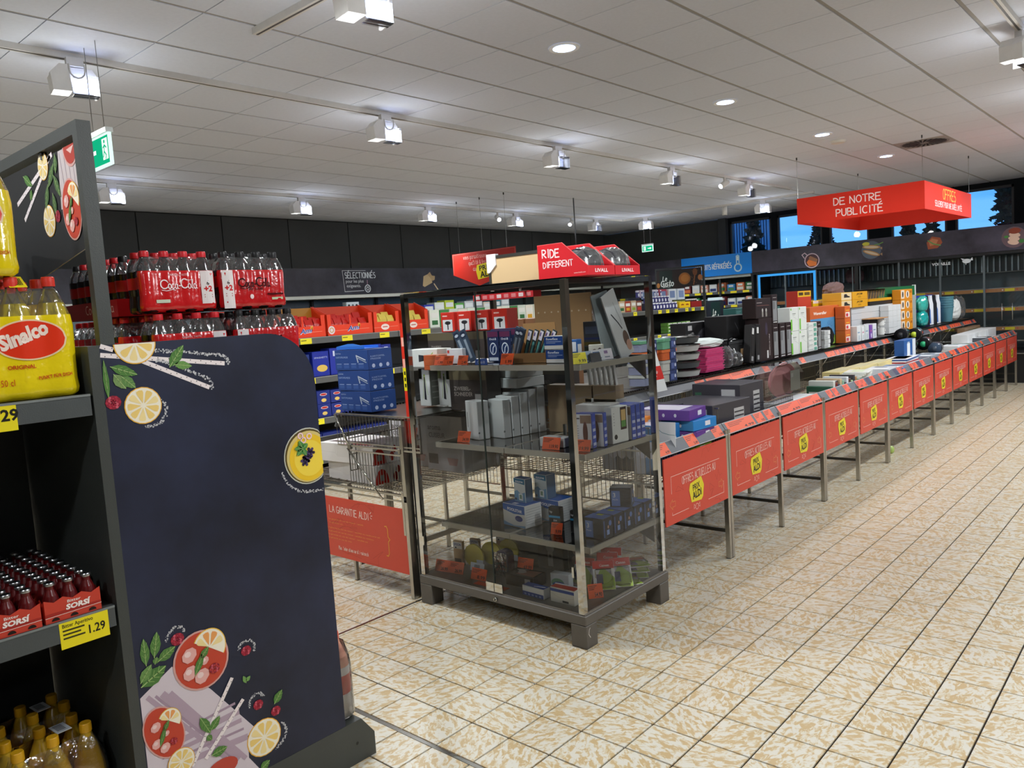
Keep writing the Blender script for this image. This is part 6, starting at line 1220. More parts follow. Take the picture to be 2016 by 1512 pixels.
# ---------------------------------------------------------------- goods on the near-side tables: upper tier
ZU, ZL = 1.0535, .6195
def lunch(m_, lidc, col, seed=0):
    m = M('plastic')
    # rounded-corner container with a lid lip
    def rr(hx, hy, r): return [(sx_*(hx-r)+r*math.cos(R(a)), sy_*(hy-r)+r*math.sin(R(a))) for sx_, sy_, a0 in ((1, 1, 0), (-1, 1, 90), (-1, -1, 180), (1, -1, 270)) for a in (a0, a0+30, a0+60, a0+90)]
    m.prism(rr(.062, .10, .02), 'z', 0, .052, col); m.prism(rr(.068, .106, .022), 'z', .053, .072, lidc)
    m.box(-.069, -.005, .001, .069, .075, .0735, '#32406e', 'card'); m.rect(FX(.069, -.005, 0), .010, .012, .045, .05, '#5a6aa0', 1); m.ell(FX(.069, -.005, 0), .06, .035, .010, .013, '#c8cfe6', 1, n=12); m.rect(FT(-.069, -.005, .0735), .03, .01, .10, .03, '#7fae92', 1)
    return m
for i, (lc, cc, nm) in enumerate((('#b9bcb6', '#b4b6ae', 'grey food box at the bottom'), ('#b2b4ae', '#bdbdb4', 'grey food box second from the bottom'), ('#d26a34', '#c9602e', 'orange food box'), ('#5f9a78', '#6aa384', 'green food box topmost'))):
    slocal(lunch(0, lc, cc), 'food_storage_box', '%s, sleeved lunch box stack beside the cabinet' % nm, 'food box', (-2.865+.002*i, 4.775+.004*(i % 2), ZU+.0755*i), R(-4+3*i), 'stacked lunch boxes')
    slocal(lunch(0, lc, '#8a8fa8'), 'food_storage_box', '%s sleeved lunch box from the bottom in the second stack, half behind the cabinet side' % ORD[i], 'food box', (-2.875, 4.545, ZU+.0755*i), R(3-2*i), 'stacked lunch boxes')
for i in range(5):
    c = ('#c6c8c4', '#55585a', '#bfc1bd', '#c2c3c0', '#4c4f51')[i]; t = thing('roasting_pan', '%s covered pan from the bottom of the stack beside the lunch boxes' % ORD[i], 'pan', (-2.90, 5.10, ZU+.060*i), R(3*i), 'stack of covered pans')
    m = M('plastic'); m.lathe(0, 0, [(.105, 0), (.125, .006), (.138, .040), (.142, .046)], c, n=24, fy=1.0); m.build('pan_body', t)
    m = M('lens'); m.lathe(0, 0, [(.146, .047), (.140, .053), (.10, .058)], '#ffffff', n=24); m.build('clear_lid', t); m = M('metal'); m.lathe(0, 0, [(.142, .0455), (.146, .0475)], '#dcdcda', n=24, cap=False); m.build('rim', t)
    if i in (2, 4): m = M('plastic'); m.path([(.02, .135, .045), (.025, .19, .050), (.03, .235, .058)], .009, '#2b2b2c', n=8); m.build('handle', t)
for i in range(9):
    m = M('plastic'); c = '#e2568f' if i % 3 else '#d84a84'; m.cham(-.10, -.14, 0, .10, .14, .014, .004, c); m.box(-.106, -.146, .0135, .106, .146, .0185, c)
    slocal(m, 'pink_plastic_tray', '%s pink plastic tray from the bottom of the pink stack' % ORD[i], 'tray', (-2.92+.003*(i % 2), 5.47, ZU+.0195*i), R(2*(i % 3)-2), 'pink plastic trays')
def blob(name, lab, cat, x, y, z, rx, ry, rz_, col, mat, seed, n=16, k=8, jag=.16, grp=None):
    rnd = random.Random(seed); m = M(mat); vs = []
    for j in range(k+1):
        p = j/k; zz = rz_*2*p; rr = math.sqrt(max(.02, 1-(2*p-1)**2))*.55+.45 if 0 < p < 1 else .45
        for i in range(n): a = 2*math.pi*i/n; q = rr*(1+rnd.uniform(-jag, jag)); vs.append((rx*q*math.cos(a), ry*q*math.sin(a), zz*(1+(rnd.uniform(-.06, .06) if 0 < p else 0))))
    m.add(vs, [(r*n+i, r*n+(i+1) % n, (r+1)*n+(i+1) % n, (r+1)*n+i) for r in range(k) for i in range(n)]+[tuple(range(n))[::-1], tuple(range(k*n, k*n+n))], col, None, False)
    return slocal(m, name, lab, cat, (x, y, z), 0, grp)
blob('folded_textile_bag', 'white textile in a clear bag lying over the pink trays', 'bag', -2.93, 5.50, ZU+.178, .12, .22, .035, '#d6dedb', 'fabric', 4, jag=.1)
for i in range(3): blob('wrapped_glassware', '%s clear bubble-wrapped item from the left, right of the pink trays' % ORD[i], 'wrapped item', -2.86, 5.735+.085*i, ZU, .055, .05, .085-.015*i, '#dfe4e6', 'bag', 20+i, grp='bubble-wrapped items')
t = thing('wooden_tool_pack', 'transparent pack with wooden handles, left of the leaning black boxes', 'pack', (-2.86, 6.06, ZU))
for i in range(5): m = M('matte'); m.bar((0, -.05+.025*i, .004), (0, -.055+.025*i, .13), .009, '#b58f62', n=8); m.build('wooden_handle', t)
m = M('lens'); m.box(-.014, -.07, 0, .014, .07, .16, '#ffffff'); m.build('clear_sleeve', t)
def bbox(*marks):
    def f(m, Fx, Fy, Ft, a, b, h):
        for F, x0, y0, x1, y1, c in marks: m.rect({'x': Fx, 'y': Fy, 't': Ft}[F], (b if F == 'x' else a)*x0, (h if F != 't' else b)*y0, (b if F == 'x' else a)*x1, (h if F != 't' else b)*y1, c, 2)
    return f
product('black_dome_box', 'black box with a grey dome print, behind the pink trays', 'box', -3.25, 6.02, ZU+.20, .14, .66, .165, '#1d1d1f', lambda m, Fx, Fy, Ft, a, b, h: (m.ell(Fx, b*.58, 0.003, b*.32, h*.72, '#46464a', 1, 0, 180, n=20), m.ell(Fx, b*.58, 0.003, b*.27, h*.6, '#333338', 2, 0, 180, n=20), m.rect(Fx, b*.06, h*.62, b*.16, h*.86, '#b9b9b9', 1)))
product('black_cookware_carton', 'long black carton under the dome print box, behind the pink trays', 'carton', -3.25, 6.02, ZU, .15, .68, .198, '#232325', bbox(('x', .05, .3, .4, .34, '#4a4a4c')))
product('black_grill_carton', 'big black carton with a small barcode, behind the leaning black boxes', 'carton', -3.06, 6.22, ZU, .20, .50, .40, '#1b1b1d', lambda m, Fx, Fy, Ft, a, b, h: (m.rect(Fx, b*.76, h*.74, b*.92, h*.92, '#c9cacc', 1), [m.rect(Fx, b*(.775+.02*k), h*.76, b*(.785+.02*k), h*.90, '#2a2a2c', 2) for k in range(7)], m.stroke(Fx, [(b*.3, h*.85), (b*.4, h*.72), (b*.44, h*.6)], b*.015, '#4a4a4e', 1), m.ell(Fx, b*.93, h*.5, b*.05, h*.16, '#3a3440', 1)))
t = thing('mixed_tool_tray', 'open black tray full of wrapped metal tools, before the big black carton', 'tray', (-2.955, 5.94, ZU))
m = M('matte'); m.box(-.09, -.15, 0, .09, .15, .18, '#1c1c1e'); m.box(-.095, -.155, .18, .095, -.148, .20, '#2a2a2c'); m.box(-.095, .148, .18, .095, .155, .20, '#2a2a2c'); m.box(.088, -.155, .18, .095, .155, .20, '#2a2a2c'); m.build('tray_box', t)
rnd = random.Random(8)
for i in range(12):
    m = M('metal'); x, y = rnd.uniform(-.06, .06), rnd.uniform(-.12, .12); a = rnd.uniform(0, 3); m.bar((x, y, .19+rnd.uniform(0, .02)), (x+.04*math.cos(a), y+.05*math.sin(a), .20+rnd.uniform(0, .025)), .008, rnd.choice(('#9c9ea0', '#d5d7d8', '#5a5c60')), n=6); m.build('wrapped_tool', t)
def slim(m, Fx, Fy, Ft, a, b, h): m.rect(Fx, b*.14, h*.10, b*.86, h*.78, '#8d8f92', 1); m.rect(Fx, b*.2, h*.5, b*.5, h*.75, '#6f7174', 2); m.rect(Fx, b*.2, h*.88, b*.8, h*.9, '#a39a9a', 1); m.rect(Fx, b*.16, h*.04, b*.84, h*.065, '#d9d9d9', 1)
for i, (y, tl) in enumerate(((6.05, 10), (6.17, 3))):
    o = product('black_knife_box', 'narrow black box leaning at an angle, %s of two before the tall brown box' % ('left one' if i == 0 else 'right one'), 'box', -2.82, y, ZU+.008, .06, .085, .31, '#1c1a1b', bbox(('x', .2, .76, .62, .92, '#d6d6d6'), ('x', .3, .06, .7, .18, '#9a9a9c'), ('x', .4, .25, .52, .7, '#3a3638')), group='leaning black knife boxes'); o.rotation_euler = (R(-tl), 0, 0)
product('brown_cutlery_box', 'tall dark brown box with white side lettering, leaning boxes at its left', 'box', -2.86, 6.355, ZU, .12, .26, .36, '#2b1b1c', lambda m, Fx, Fy, Ft, a, b, h: (m.text(Fx, b*.80, h*.12, b*.075, 'COUVERTS DE TABLE', '#cfc4c4', 1, rot=90, width=h*.5), m.rect(Fx, b*.55, h*.06, b*.66, h*.24, '#d8d6d6', 1), m.ell(Fx, b*.55, h*.75, b*.10, h*.15, '#3d3244', 1)))
product('brown_corkscrew_box', 'dark brown box with two silver grinders printed on it, topmost of the brown boxes', 'box', -2.86, 6.33, ZU+.362, .12, .30, .165, '#2a1c1c', lambda m, Fx, Fy, Ft, a, b, h: (m.rect(Fx, b*.06, h*.62, b*.86, h*.64, '#8a5a52', 1), m.rect(Fx, b*.06, h*.76, b*.4, h*.79, '#b5a8a8', 1), [(m.ell(Fx, b*q, h*.38, b*.05, h*.10, '#b9b6b2', 1, n=12), m.rect(Fx, b*(q-.05), h*.06, b*(q+.05), h*.3, '#8f8b86', 1)) for q in (.42, .66)], m.rect(Ft, .004, .004, a-.004, b-.004, '#5b504a', 1)))
for i, y in enumerate((6.555, 6.70, 6.835)): product('slim_window_box', 'slim brown box with a grey window, %s from the left on the upper tier' % ORD[i], 'box', -2.84, y, ZU, .08, .115, .30, '#2b1d1e', slim, group='slim dark window boxes')
product('slim_window_box', 'slim dark box with a grey window standing on top of another slim box', 'box', -2.84, 6.555, ZU+.302, .08, .115, .25, '#2b1d1e', slim, group='slim dark window boxes'); product('slim_window_box', 'slim dark box with a grey window, standing alone right of the white and teal boxes', 'box', -2.84, 7.56, ZU, .08, .10, .27, '#2b1d1e', slim, group='slim dark window boxes')
for i in range(4): product('teal_box', '%s teal box from the left in the row behind the big black carton' % ORD[i], 'box', -3.20, 6.58+.135*i, 1.44, .12, .125, .065, '#2f6460', bbox(('x', .1, .5, .8, .6, '#5f9a94'), ('x', .1, .3, .6, .38, '#5f9a94')), group='row of teal boxes')
product('black_support_carton', 'black carton carrying the row of teal boxes', 'carton', -3.24, 6.78, ZU, .14, .58, 1.4385-ZU, '#202022', None)
for i in range(2): product('teal_upright_box', 'upright teal box behind the green and white boxes, %s one' % ('left' if i == 0 else 'right'), 'box', -3.02, 7.00+.15*i, ZU, .1, .14, .44-.03*i, '#2c5d58', bbox(('x', .15, .5, .8, .54, '#6aa79f'), ('x', .15, .42, .7, .46, '#6aa79f')), group='upright teal boxes')
def grn(m, Fx, Fy, Ft, a, b, h): m.rect(Fx, b*.08, h*.03, b*.26, h*.50, '#7cc24a', 1); m.rect(Fx, b*.08, h*.88, b*.2, h*.97, '#7cc24a', 1); m.stroke(Fx, [(b*.4, h*.62), (b*.95, h*.45)], .0015, '#9aa09c', 1); m.rect(Fx, b*.3, h*.72, b*.7, h*.75, '#7c827e', 1); m.rect(Fx, b*.3, h*.66, b*.6, h*.68, '#a9aeaa', 1)
for i in range(2):
    for j in range(2): product('green_white_box', 'white box with a green stripe, %s column, %s row, on the upper tier' % ('left' if i == 0 else 'right', 'lower' if j == 0 else 'upper'), 'box', -2.86, 6.965+.195*i, ZU+.213*j, .12, .185, .211, '#dfe3df', grn, group='white boxes with green stripes')
for j in range(6): product('small_white_teal_box', '%s small white and teal box from the bottom of the neat column' % ORD[j], 'box', -2.86, 7.39, ZU+.0445*j, .12, .23, .0435, '#dcdfdc', bbox(('x', .62, .15, .92, .8, '#6ba797'), ('x', .1, .3, .5, .4, '#9aa3a0'), ('x', .03, 0, .06, 1, '#9aa3a0')), R((j % 2)*2-1), group='small white and teal boxes')
def wave(m, Fx, Fy, Ft, a, b, h):
    m.rect(Fx, .003, .003, b*.80, h*.70, '#4f93c4', 1); m.poly(Fx, [(.003, .003), (b*.80, .003), (b*.80, h*.22), (b*.55, h*.30), (b*.3, h*.22), (.003, h*.12)], '#8fbf4e', 2); m.text(Fx, b*.10, h*.80, h*.075, 'Waveroller', '#f5e6dc', 1, bold=.03, width=b*.42)
    m.ring(Fx, b*.60, h*.42, h*.11, .006, '#2c6e9e', 3, 0, 180, n=12)
    for q in range(20, 180, 28): m.stroke(Fx, [(b*.60+h*.14*math.cos(R(q)), h*.42+h*.14*math.sin(R(q))), (b*.60+h*.21*math.cos(R(q)), h*.42+h*.21*math.sin(R(q)))], .005, '#2c6e9e', 3)
    m.ell(Fx, b*.22, h*.50, b*.09, h*.11, '#20509a', 3, 0, 180, n=12); m.ell(Fx, b*.25, h*.42, b*.06, h*.08, '#e0b48f', 3, n=12); m.poly(Fx, [(b*.05, h*.3), (b*.34, h*.3), (b*.3, h*.40), (b*.1, h*.38)], '#e2b08a', 3); m.rect(Fx, b*.80, h*.28, b*.96, h*.95, '#26304a', 2)
    m.ell(Fx, b*.88, h*.86, b*.055, h*.06, '#c48a6a', 3, n=12)
    for q in range(4): m.rect(Fx, b*.84, h*(.5+.06*q), b*.93, h*(.52+.06*q), '#aab4c8', 3)
    m.poly(Fx, [(b*.84, h*.32), (b*.93, h*.32), (b*.915, h*.42), (b*.855, h*.42)], '#e6e8ee', 3)
product('beach_roller_box', 'large beach roller box, orange above, blue sky and a swimmer below', 'box', -3.03, 8.19, ZU, .14, .86, .40, '#c9622f', wave)
product('red_appliance_box', 'red box with a yellow top band standing behind the beach roller box', 'box', -3.24, 8.20, ZU+.26, .12, .36, .31, '#b93426', lambda m, Fx, Fy, Ft, a, b, h: (m.rect(Fx, .002, h*.80, b-.002, h-.002, '#d9b420', 1), m.rect(Fx, b*.08, h*.85, b*.4, h*.95, '#3a2a10', 2), m.rect(Fx, b*.5, h*.85, b*.9, h*.95, '#5a4212', 2), m.rect(Fx, b*.1, h*.2, b*.5, h*.45, '#8f7f80', 2)))
product('support_carton', 'plain carton under the red box with the yellow band', 'carton', -3.24, 8.20, ZU, .14, .38, .258, '#8a6f50', None)
product('yellow_pink_pack', 'long flat pack in yellow, white and magenta behind the beach roller box', 'pack', -3.235, 8.82, 1.435, .12, .80, .075, '#efc21c', lambda m, Fx, Fy, Ft, a, b, h: (m.rect(Fx, .003, h*.6, b*.45, h-.003, '#eedfe0', 1), m.rect(Fx, b*.45, h*.45, b*.97, h-.003, '#d42a8c', 1), m.rect(Fx, b*.2, h*.15, b*.4, h*.4, '#c98a1a', 2)))
product('support_carton', 'plain carton under the yellow and magenta pack', 'carton', -3.235, 8.82, ZU, .14, .80, 1.434-ZU, '#7d7f84', None)
blob('black_bag', 'soft black bag in front of the beach roller box', 'bag', -2.88, 7.93, ZU, .06, .17, .095, '#151517', 'fabric', 31, jag=.08)
for i in range(4): product('grey_white_box', '%s grey and white small box from the bottom, beside the black bag' % ORD[i], 'box', -2.84, 7.75+.01*(i % 2), ZU+.043*i, .09, .15, .042, '#b5b8ba', bbox(('x', .6, .1, .95, .9, '#dfe1e2'), ('x', .1, .4, .5, .5, '#8f9496')), group='grey and white boxes')
def orgp(m, Fx, Fy, Ft, a, b, h): m.rect(Fx, b*.1, h*.1, b*.9, h*.5, '#e8dcd6', 1); m.rect(Fx, b*.2, h*.15, b*.6, h*.4, '#c8384a', 2); m.rect(Fx, b*.2, h*.62, b*.8, h*.68, '#f2c23c', 1)
for i in range(3): product('orange_white_upright_box', 'orange upright box with white print right of the beach roller box, %s from the bottom' % ORD[i], 'box', -2.90, 8.50, ZU+.128*i, .10, .16, .126, '#d3672c', orgp, group='orange upright boxes')
for i in range(5):
    c = ('#d8dcde', '#dfe2e4', '#cfd6d8', '#7a4fa8', '#dfe0e6')[i]; product('small_household_box', 'small %s box, %s from the left in the row before the mugs' % ('purple' if i == 3 else 'white', ORD[i]), 'box', -2.84, 8.66+.13*i, ZU, .10, .12, .16-.01*(i % 2), c, bbox(('x', .1, .55, .7, .62, '#c46a8a' if i % 2 else '#7a9ab8'), ('x', .3, .1, .7, .4, '#b9c4cc' if i != 3 else '#d9d2ea')), R(6*(i % 2)), group='small household boxes')
t = thing('mug_rack', 'two white mugs between curved wooden boards, on the upper tier', 'mug rack', (-2.88, 9.55, ZU))
for z in (.0, .105): 
    m = M('plastic'); m.lathe(.0, .10, [(.040, z), (.050, z+.01), (.052, z+.09)], '#e3e3df', n=18); m.path([(.03, .145, z+.07), (.035, .18, z+.065), (.035, .18, z+.03), (.03, .145, z+.02)], .006, '#e3e3df', n=6); m.build('mug', t)
m = M('matte'); m.box(-.08, -.26, .202, .08, .16, .210, '#b98a5c'); m.build('wooden_board', t); m = M('matte'); m.box(-.07, -.24, .0, .0, .03, .201, '#2a2422'); m.build('dark_insert', t)
for r in range(5): product('white_long_box', '%s long white box from the bottom of the white wall of boxes' % ORD[r], 'box', -3.04, 9.72, ZU+.070*r, .15, 1.50, .069, '#c3c5c7', bbox(('x', .62, 0, .622, 1, '#9a9c9e')), group='long white boxes')
for r in range(5):
    for q in range(3): product('white_square_box', 'small white box, %s column and %s row at the end of the white boxes' % (ORD[q], ORD[r]), 'box', -2.91, 10.02+.165*q, ZU+.067*r, .10, .16, .066, '#d3d5d6', None, group='small white square boxes')
def orb(m, Fx, Fy, Ft, a, b, h): m.rect(Fx, b*.03, h*.1, b*.3, h*.92, '#e6d9c6', 1); m.ell(Fx, b*.17, h*.5, b*.06, h*.3, '#3a2f2a', 2, n=10); m.ell(Fx, b*.58, h*.5, b*.14, h*.36, '#efe6da', 1, n=12); m.ell(Fx, b*.58, h*.5, b*.05, h*.28, '#3a2f2a', 2, n=10); m.rect(Fx, b*.8, h*.62, b*.94, h*.86, '#a8641c', 1)
for r in range(4): product('orange_bulb_box', '%s orange box with dark oval print from the bottom of the orange column' % ORD[r], 'box', -2.92, 10.72, ZU+.128*r, .10, .50, .126, '#dd8f22', orb, group='orange boxes with oval print')
def jcb(m, Fx, Fy, Ft, a, b, h): m.text(Fx, b*.25, h*.62, h*.20, 'JCB', '#241c08', 1, bold=.04, width=b*.4, shear=.15); m.rect(Fx, b*.35, h*.2, b*.55, h*.45, '#b9860f', 1)
def shoe(m, Fx, Fy, Ft, a, b, h): m.rect(Fx, .004, .004, b-.004, h-.004, '#dcc69a', 1); m.poly(Fx, [(b*.25, h*.35), (b*.8, h*.35), (b*.82, h*.48), (b*.6, h*.58), (b*.5, h*.8), (b*.28, h*.78)], '#2a2724', 2)
for r in range(2):
    product('shoe_box', 'pale yellow shoe box with a dark boot print, %s of two' % ('lower' if r == 0 else 'upper'), 'shoe box', -3.03, 8.72, ZU+.352+.086*r, .20, .32, .085, '#e0b33a', shoe, group='yellow shoe boxes'); product('shoe_box', 'yellow shoe box with black lettering, %s of two' % ('lower' if r == 0 else 'upper'), 'shoe box', -3.03, 9.16, ZU+.352+.086*r, .20, .50, .085, '#d69a1a', jcb, group='yellow shoe boxes')
t = thing('tool_display_rack', 'open yellow and black display with a row of upright brushes on the white boxes', 'display', (-3.04, 9.99, ZU+.352))
m = M('card'); m.box(-.08, -.42, 0, .08, .42, .045, '#1c1b19'); m.box(-.082, -.42, .045, .082, .42, .075, '#d29a1c'); m.box(-.08, -.42, .075, -.07, .42, .19, '#242220'); m.box(-.08, -.42, .185, .08, .42, .19, '#3a3733'); m.build('display_box', t)
for i in range(16): m = M('card'); m.bar((0, -.38+.05*i, .076), (.02, -.40+.05*i, .17), .007, '#a58c68' if i % 2 else '#6f6a64', n=5); m.build('brush', t)
t = thing('green_display_board', 'tall dark green board with a white edge behind the orange boxes', 'board', (-3.05, 11.0, ZU)); m = M('card'); m.box(-.015, -.85, 0, .015, .72, .55, '#1f6b3f'); m.build('board', t); m = M('card'); m.box(-.018, .72, 0, .018, .765, .56, '#e3e6e4'); m.build('white_edge', t)
product('grey_foam_block', 'grey upright block between the orange column and the green board', 'block', -2.93, 11.09, ZU, .10, .16, .43, '#9aa19e', None)
for r in range(2): blob('teal_granulate_bag', 'teal and yellow filled bag, %s of two beside the green board' % ('lower' if r == 0 else 'upper'), 'bag', -2.88, 11.44, ZU+.20*r, .07, .16, .10, '#27a3a0' if r == 0 else '#3fb0a4', 'wrapcolor', 60+r, jag=.05, grp='teal bags')
for i in range(4):
    m = M('fabric'); c = '#24252b' if i % 2 == 0 else '#dfe3ea'; m.prism([(-.10, 0), (.10, 0), (.095, .28), (.05, .34), (.04, .40), (-.04, .40), (-.05, .34), (-.095, .28)], 'y', -.02, .02, c)
    m.prism([(-.10, .02), (-.02, .02), (-.04, .2), (-.09, .25)], 'y', -.022, .022, '#3a66b0' if i % 2 else '#3a3c44')
    slocal(m, 'detergent_bottle', 'tall flat %s bottle, %s from the left beside the teal bags' % ('dark' if i % 2 == 0 else 'white and blue', ORD[i]), 'bottle', (-2.90, 11.72+.19*i, ZU), R(88), 'tall flat bottles')
for i in range(5): m = M('plastic'); m.lathe(0, 0, [(.075, 0), (.095, .20), (.100, .205), (.100, .225)], '#4f7f8c', n=18); slocal(m, 'stacked_bucket', '%s grey-blue bucket from the bottom of the nested stack' % ORD[i], 'bucket', (-2.88, 12.72, ZU+.034*i), 0, 'nested grey-blue buckets')
blob('white_filled_bag', 'large white filled bag near the far end of the upper tier', 'bag', -2.88, 13.10, ZU, .10, .26, .15, '#d9dcda', 'fabric', 71, jag=.08); blob('blue_trimmed_bag', 'bag with a blue rim at the far end of the upper tier', 'bag', -2.90, 13.52, ZU, .10, .20, .17, '#3a4fb0', 'bag', 72, jag=.05)
product('blue_roof_banner', 'long blue pack lying behind the tall flat bottles', 'pack', -3.14, 12.3, ZU, .12, 1.1, .40, '#2637a8', None)
# ---------------------------------------------------------------- lower tier
def flat(lab, x, y, z, sx_, sy_, sz, col, side, rz=0, cat='box', grp='flat coloured boxes'):
    return product('flat_home_box', lab, cat, x, y, z, sx_, sy_, sz, col, lambda m, Fx, Fy, Ft, a, b, h: (m.rect(Fy, .002, .002, a*.35, h-.002, '#c9cad2', 1), m.rect(Fy, a*.35, .002, a-.002, h-.002, side, 1), [m.ell(Fy, a*(.3+.22*k), h*.5, h*.14, h*.18, '#dfe0ea', 2, n=10) for k in range(3)], m.rect(Fx, b*.5, h*.3, b*.72, h*.75, '#dfe0ea', 1), m.rect(Ft, a*.05, b*.06, a*.8, b*.9, '#d9d6e4', 1)), R(rz), group=grp)
flat('green and grey flat box, bottom one of the colourful stack in the first bargain table', -2.42, 4.155, ZL, .34, .24, .165, '#8fae3a', '#a9b86a', -6)
flat('purple flat box, second from the bottom of the colourful stack', -2.40, 4.165, ZL+.167, .34, .25, .056, '#5a2a8c', '#7a55a4', 3)
flat('bright blue flat box, third from the bottom of the colourful stack', -2.395, 4.175, ZL+.225, .34, .25, .060, '#1d7fc9', '#4f94c8', -4)
flat('purple flat box with a white lid, topmost of the colourful stack', -2.43, 4.13, ZL+.287, .34, .24, .062, '#5a2a8c', '#6d4a9c', 5)
flat('orange flat box to the left of the topmost purple box', -2.62, 3.96, ZL+.23, .26, .20, .085, '#ee8a1c', '#f0a03c', 2); flat('dark support box under the orange flat box', -2.62, 3.96, ZL, .27, .22, .228, '#34303c', '#4a4654', 2)
flat('blue flat box at the left, under the white sheet', -2.40, 3.90, ZL, .22, .16, .285, '#1f6fb4', '#3f86c0', 0)
m = M('card'); m.box(-.06, -.001, 0, .06, .001, .155, '#e3e6ea'); m.stroke(FY(-.06, -.001, 0), [(.02, .11), (.04, .095), (.08, .085), (.115, .083)], .0025, '#4f8a92', 1)
for k in range(9): m.ell(FY(-.06, -.001, 0), .012+.011*k, .012, .003, .004, '#3a3d44', 1, n=6)
o = m.build('white_info_sheet'); o.location = (-2.275, 3.79, .80-.02); o.rotation_euler = (R(-4), 0, R(6)); setp(o, 'white sheet with a teal curve standing behind the first price rail', 'sheet')
def dark(m, Fx, Fy, Ft, a, b, h): m.rect(Fx, b*.55, h*.5, b*.82, h*.85, '#b5b6b8', 1); [m.rect(Fx, b*.56, h*(.52+.08*k), b*.81, h*(.55+.08*k), '#3c3a40', 2) for k in range(4)]; m.rect(Fy, a*.62, h*.50, a*.9, h*.92, '#b5b6b8', 1); m.rect(Fy, a*.06, h*.62, a*.2, h*.86, '#3f6a52', 1); [m.rect(Fy, a*(.3+.045*k), h*.25, a*(.32+.045*k), h*.5, '#5c5860', 1) for k in range(5)]; m.stroke(Ft, [(0, b*.5), (a, b*.5)], .002, '#2a282c', 1)
product('dark_grey_carton', 'dark grey carton with a barcode, in front, beside the colourful stack', 'carton', -2.47, 4.62, ZL, .40, .46, .33, '#3d3b42', dark, R(-4), group='dark grey cartons'); product('dark_grey_carton', 'tall dark grey carton with a green logo, behind and right of the front one', 'carton', -2.52, 5.06, ZL, .36, .34, .40, '#3f3d44', dark, R(-2), group='dark grey cartons')
product('dark_grey_carton', 'dark grey carton against the wire back, under the upper rail', 'carton', -2.60, 4.72-.46, ZL, .24, .22, .345, '#35333a', dark, R(0), group='dark grey cartons')
t = thing('wrapped_bath_seat', 'round pink mesh seat wrapped in clear film, standing in the second bargain table', 'seat', (-2.46, 5.72, ZL+.255))
m = M('plastic'); m.lathe(0, 0, [(.0, .0), (.12, .004), (.19, .02), (.215, .05), (.210, .052), (.185, .03), (.12, .016), (.0, .012)], '#e2a3a6', n=26, cap=False); m.v = [(z*.9+.02, y*1.15, x*.62+.085) for x, y, z in m.v]; m.build('pink_shell', t)
m = M('lens'); m.prism([(-.32, -.03), (.32, -.03), (.30, .12), (.18, .21), (-.18, .21), (-.30, .10)], 'x', -.03, .10, '#ffffff'); m.build('clear_wrap', t); m = M('card'); m.box(.092, .06, .0, .094, .24, .15, '#c3c8bf'); m.rect(FX(.094, .06, 0), .01, .10, .05, .13, '#e3e5e3', 1); m.build('paper_label', t)
product('white_mesh_crate_pack', 'low white packs under the wrapped pink seat', 'pack', -2.40, 5.66, ZL, .26, .62, .212, '#d6dade', bbox(('x', 0, .3, 1, .34, '#9fa6ae')), R(0))
t = thing('wire_storage_basket', 'chrome wire basket lying in the second bargain table before the pink seat', 'basket', (-2.285, 5.32, ZL))
m = M('chrome')
for z in (.02, .09, .16, .22, .26): m.path([(-.03, -.24, z), (.02, -.24, z), (.02, .24, z), (-.03, .24, z)], .0025, '#cfd0ce')
for k in range(25): m.bar((.02, -.24+.02*k, .02), (.02, -.24+.02*k, .26), .0015, '#cfd0ce')
m.build('basket_wires', t)
bk = ['#2f5f48', '#d9dcd6', '#7a2f2c', '#3a4a6a', '#c9b08a', '#8fb8a0', '#22242a', '#dfe3ea', '#5a3a2c', '#9fbf8a', '#3f3f45', '#b58a5a']
for i, c in enumerate(bk):
    product('upright_book', '%s upright thin box or book from the left in the third bargain table' % ORD[i], 'book', -2.36, 6.34+.052*i, ZL, .20, .042, .225+.02*((i*5) % 3), c, bbox(('y', .1, .7, .9, .8, '#e6e4da')), R((i*37) % 7-3), group='upright books in the third table')
product('open_black_case', 'open black and silver case leaning among the books', 'case', -2.30, 6.54, ZL+.24, .04, .22, .012, '#2c2c30', bbox(('t', .1, .1, .9, .9, '#b9bcc0')), R(6))
for i in range(5):
    m = M('plastic'); m.cham(-.10, -.13, 0, .10, .13, .010, .003, '#e4e8e2'); m.rect(FT(-.10, -.13, .010), .05, .05, .15, .21, '#d6e6c0', 1); slocal(m, 'white_cutting_board', '%s white board from the bottom of the white pile in the fourth table' % ORD[i], 'cutting board', (-2.36+.006*i, 7.16+.01*i, ZL+.21+.0112*i), R(3*i-4), 'pile of white boards')
product('green_crate_pack', 'green pack under the pile of white boards', 'pack', -2.36, 7.17, ZL, .24, .34, .208, '#4f8a3c', bbox(('x', .1, .6, .9, .8, '#dfe6d6')))
for i in range(3): product('long_yellow_box', 'long pale yellow box with a blue swirl, %s from the camera' % ORD[i], 'box', -2.56, 7.42+.54*i, ZL, .16, .52, .255-.01*i, '#d9c88a', bbox(('x', .05, .3, .3, .6, '#7a7a6a'), ('x', .55, .25, .95, .6, '#3f7ab0'), ('t', .1, .1, .9, .9, '#cfc8a0')), group='long pale yellow boxes')
cl = ['#dfe2e6', '#c9ccd2', '#5f7fae', '#e3dcd2', '#b9454a', '#8f9aa6', '#d8dde2', '#3a4a5f', '#c7b49a', '#dfe6ea', '#6f8a6a', '#a9b2bc', '#e2e2e2', '#4a4c52', '#d0c2b0', '#c4cdd4']
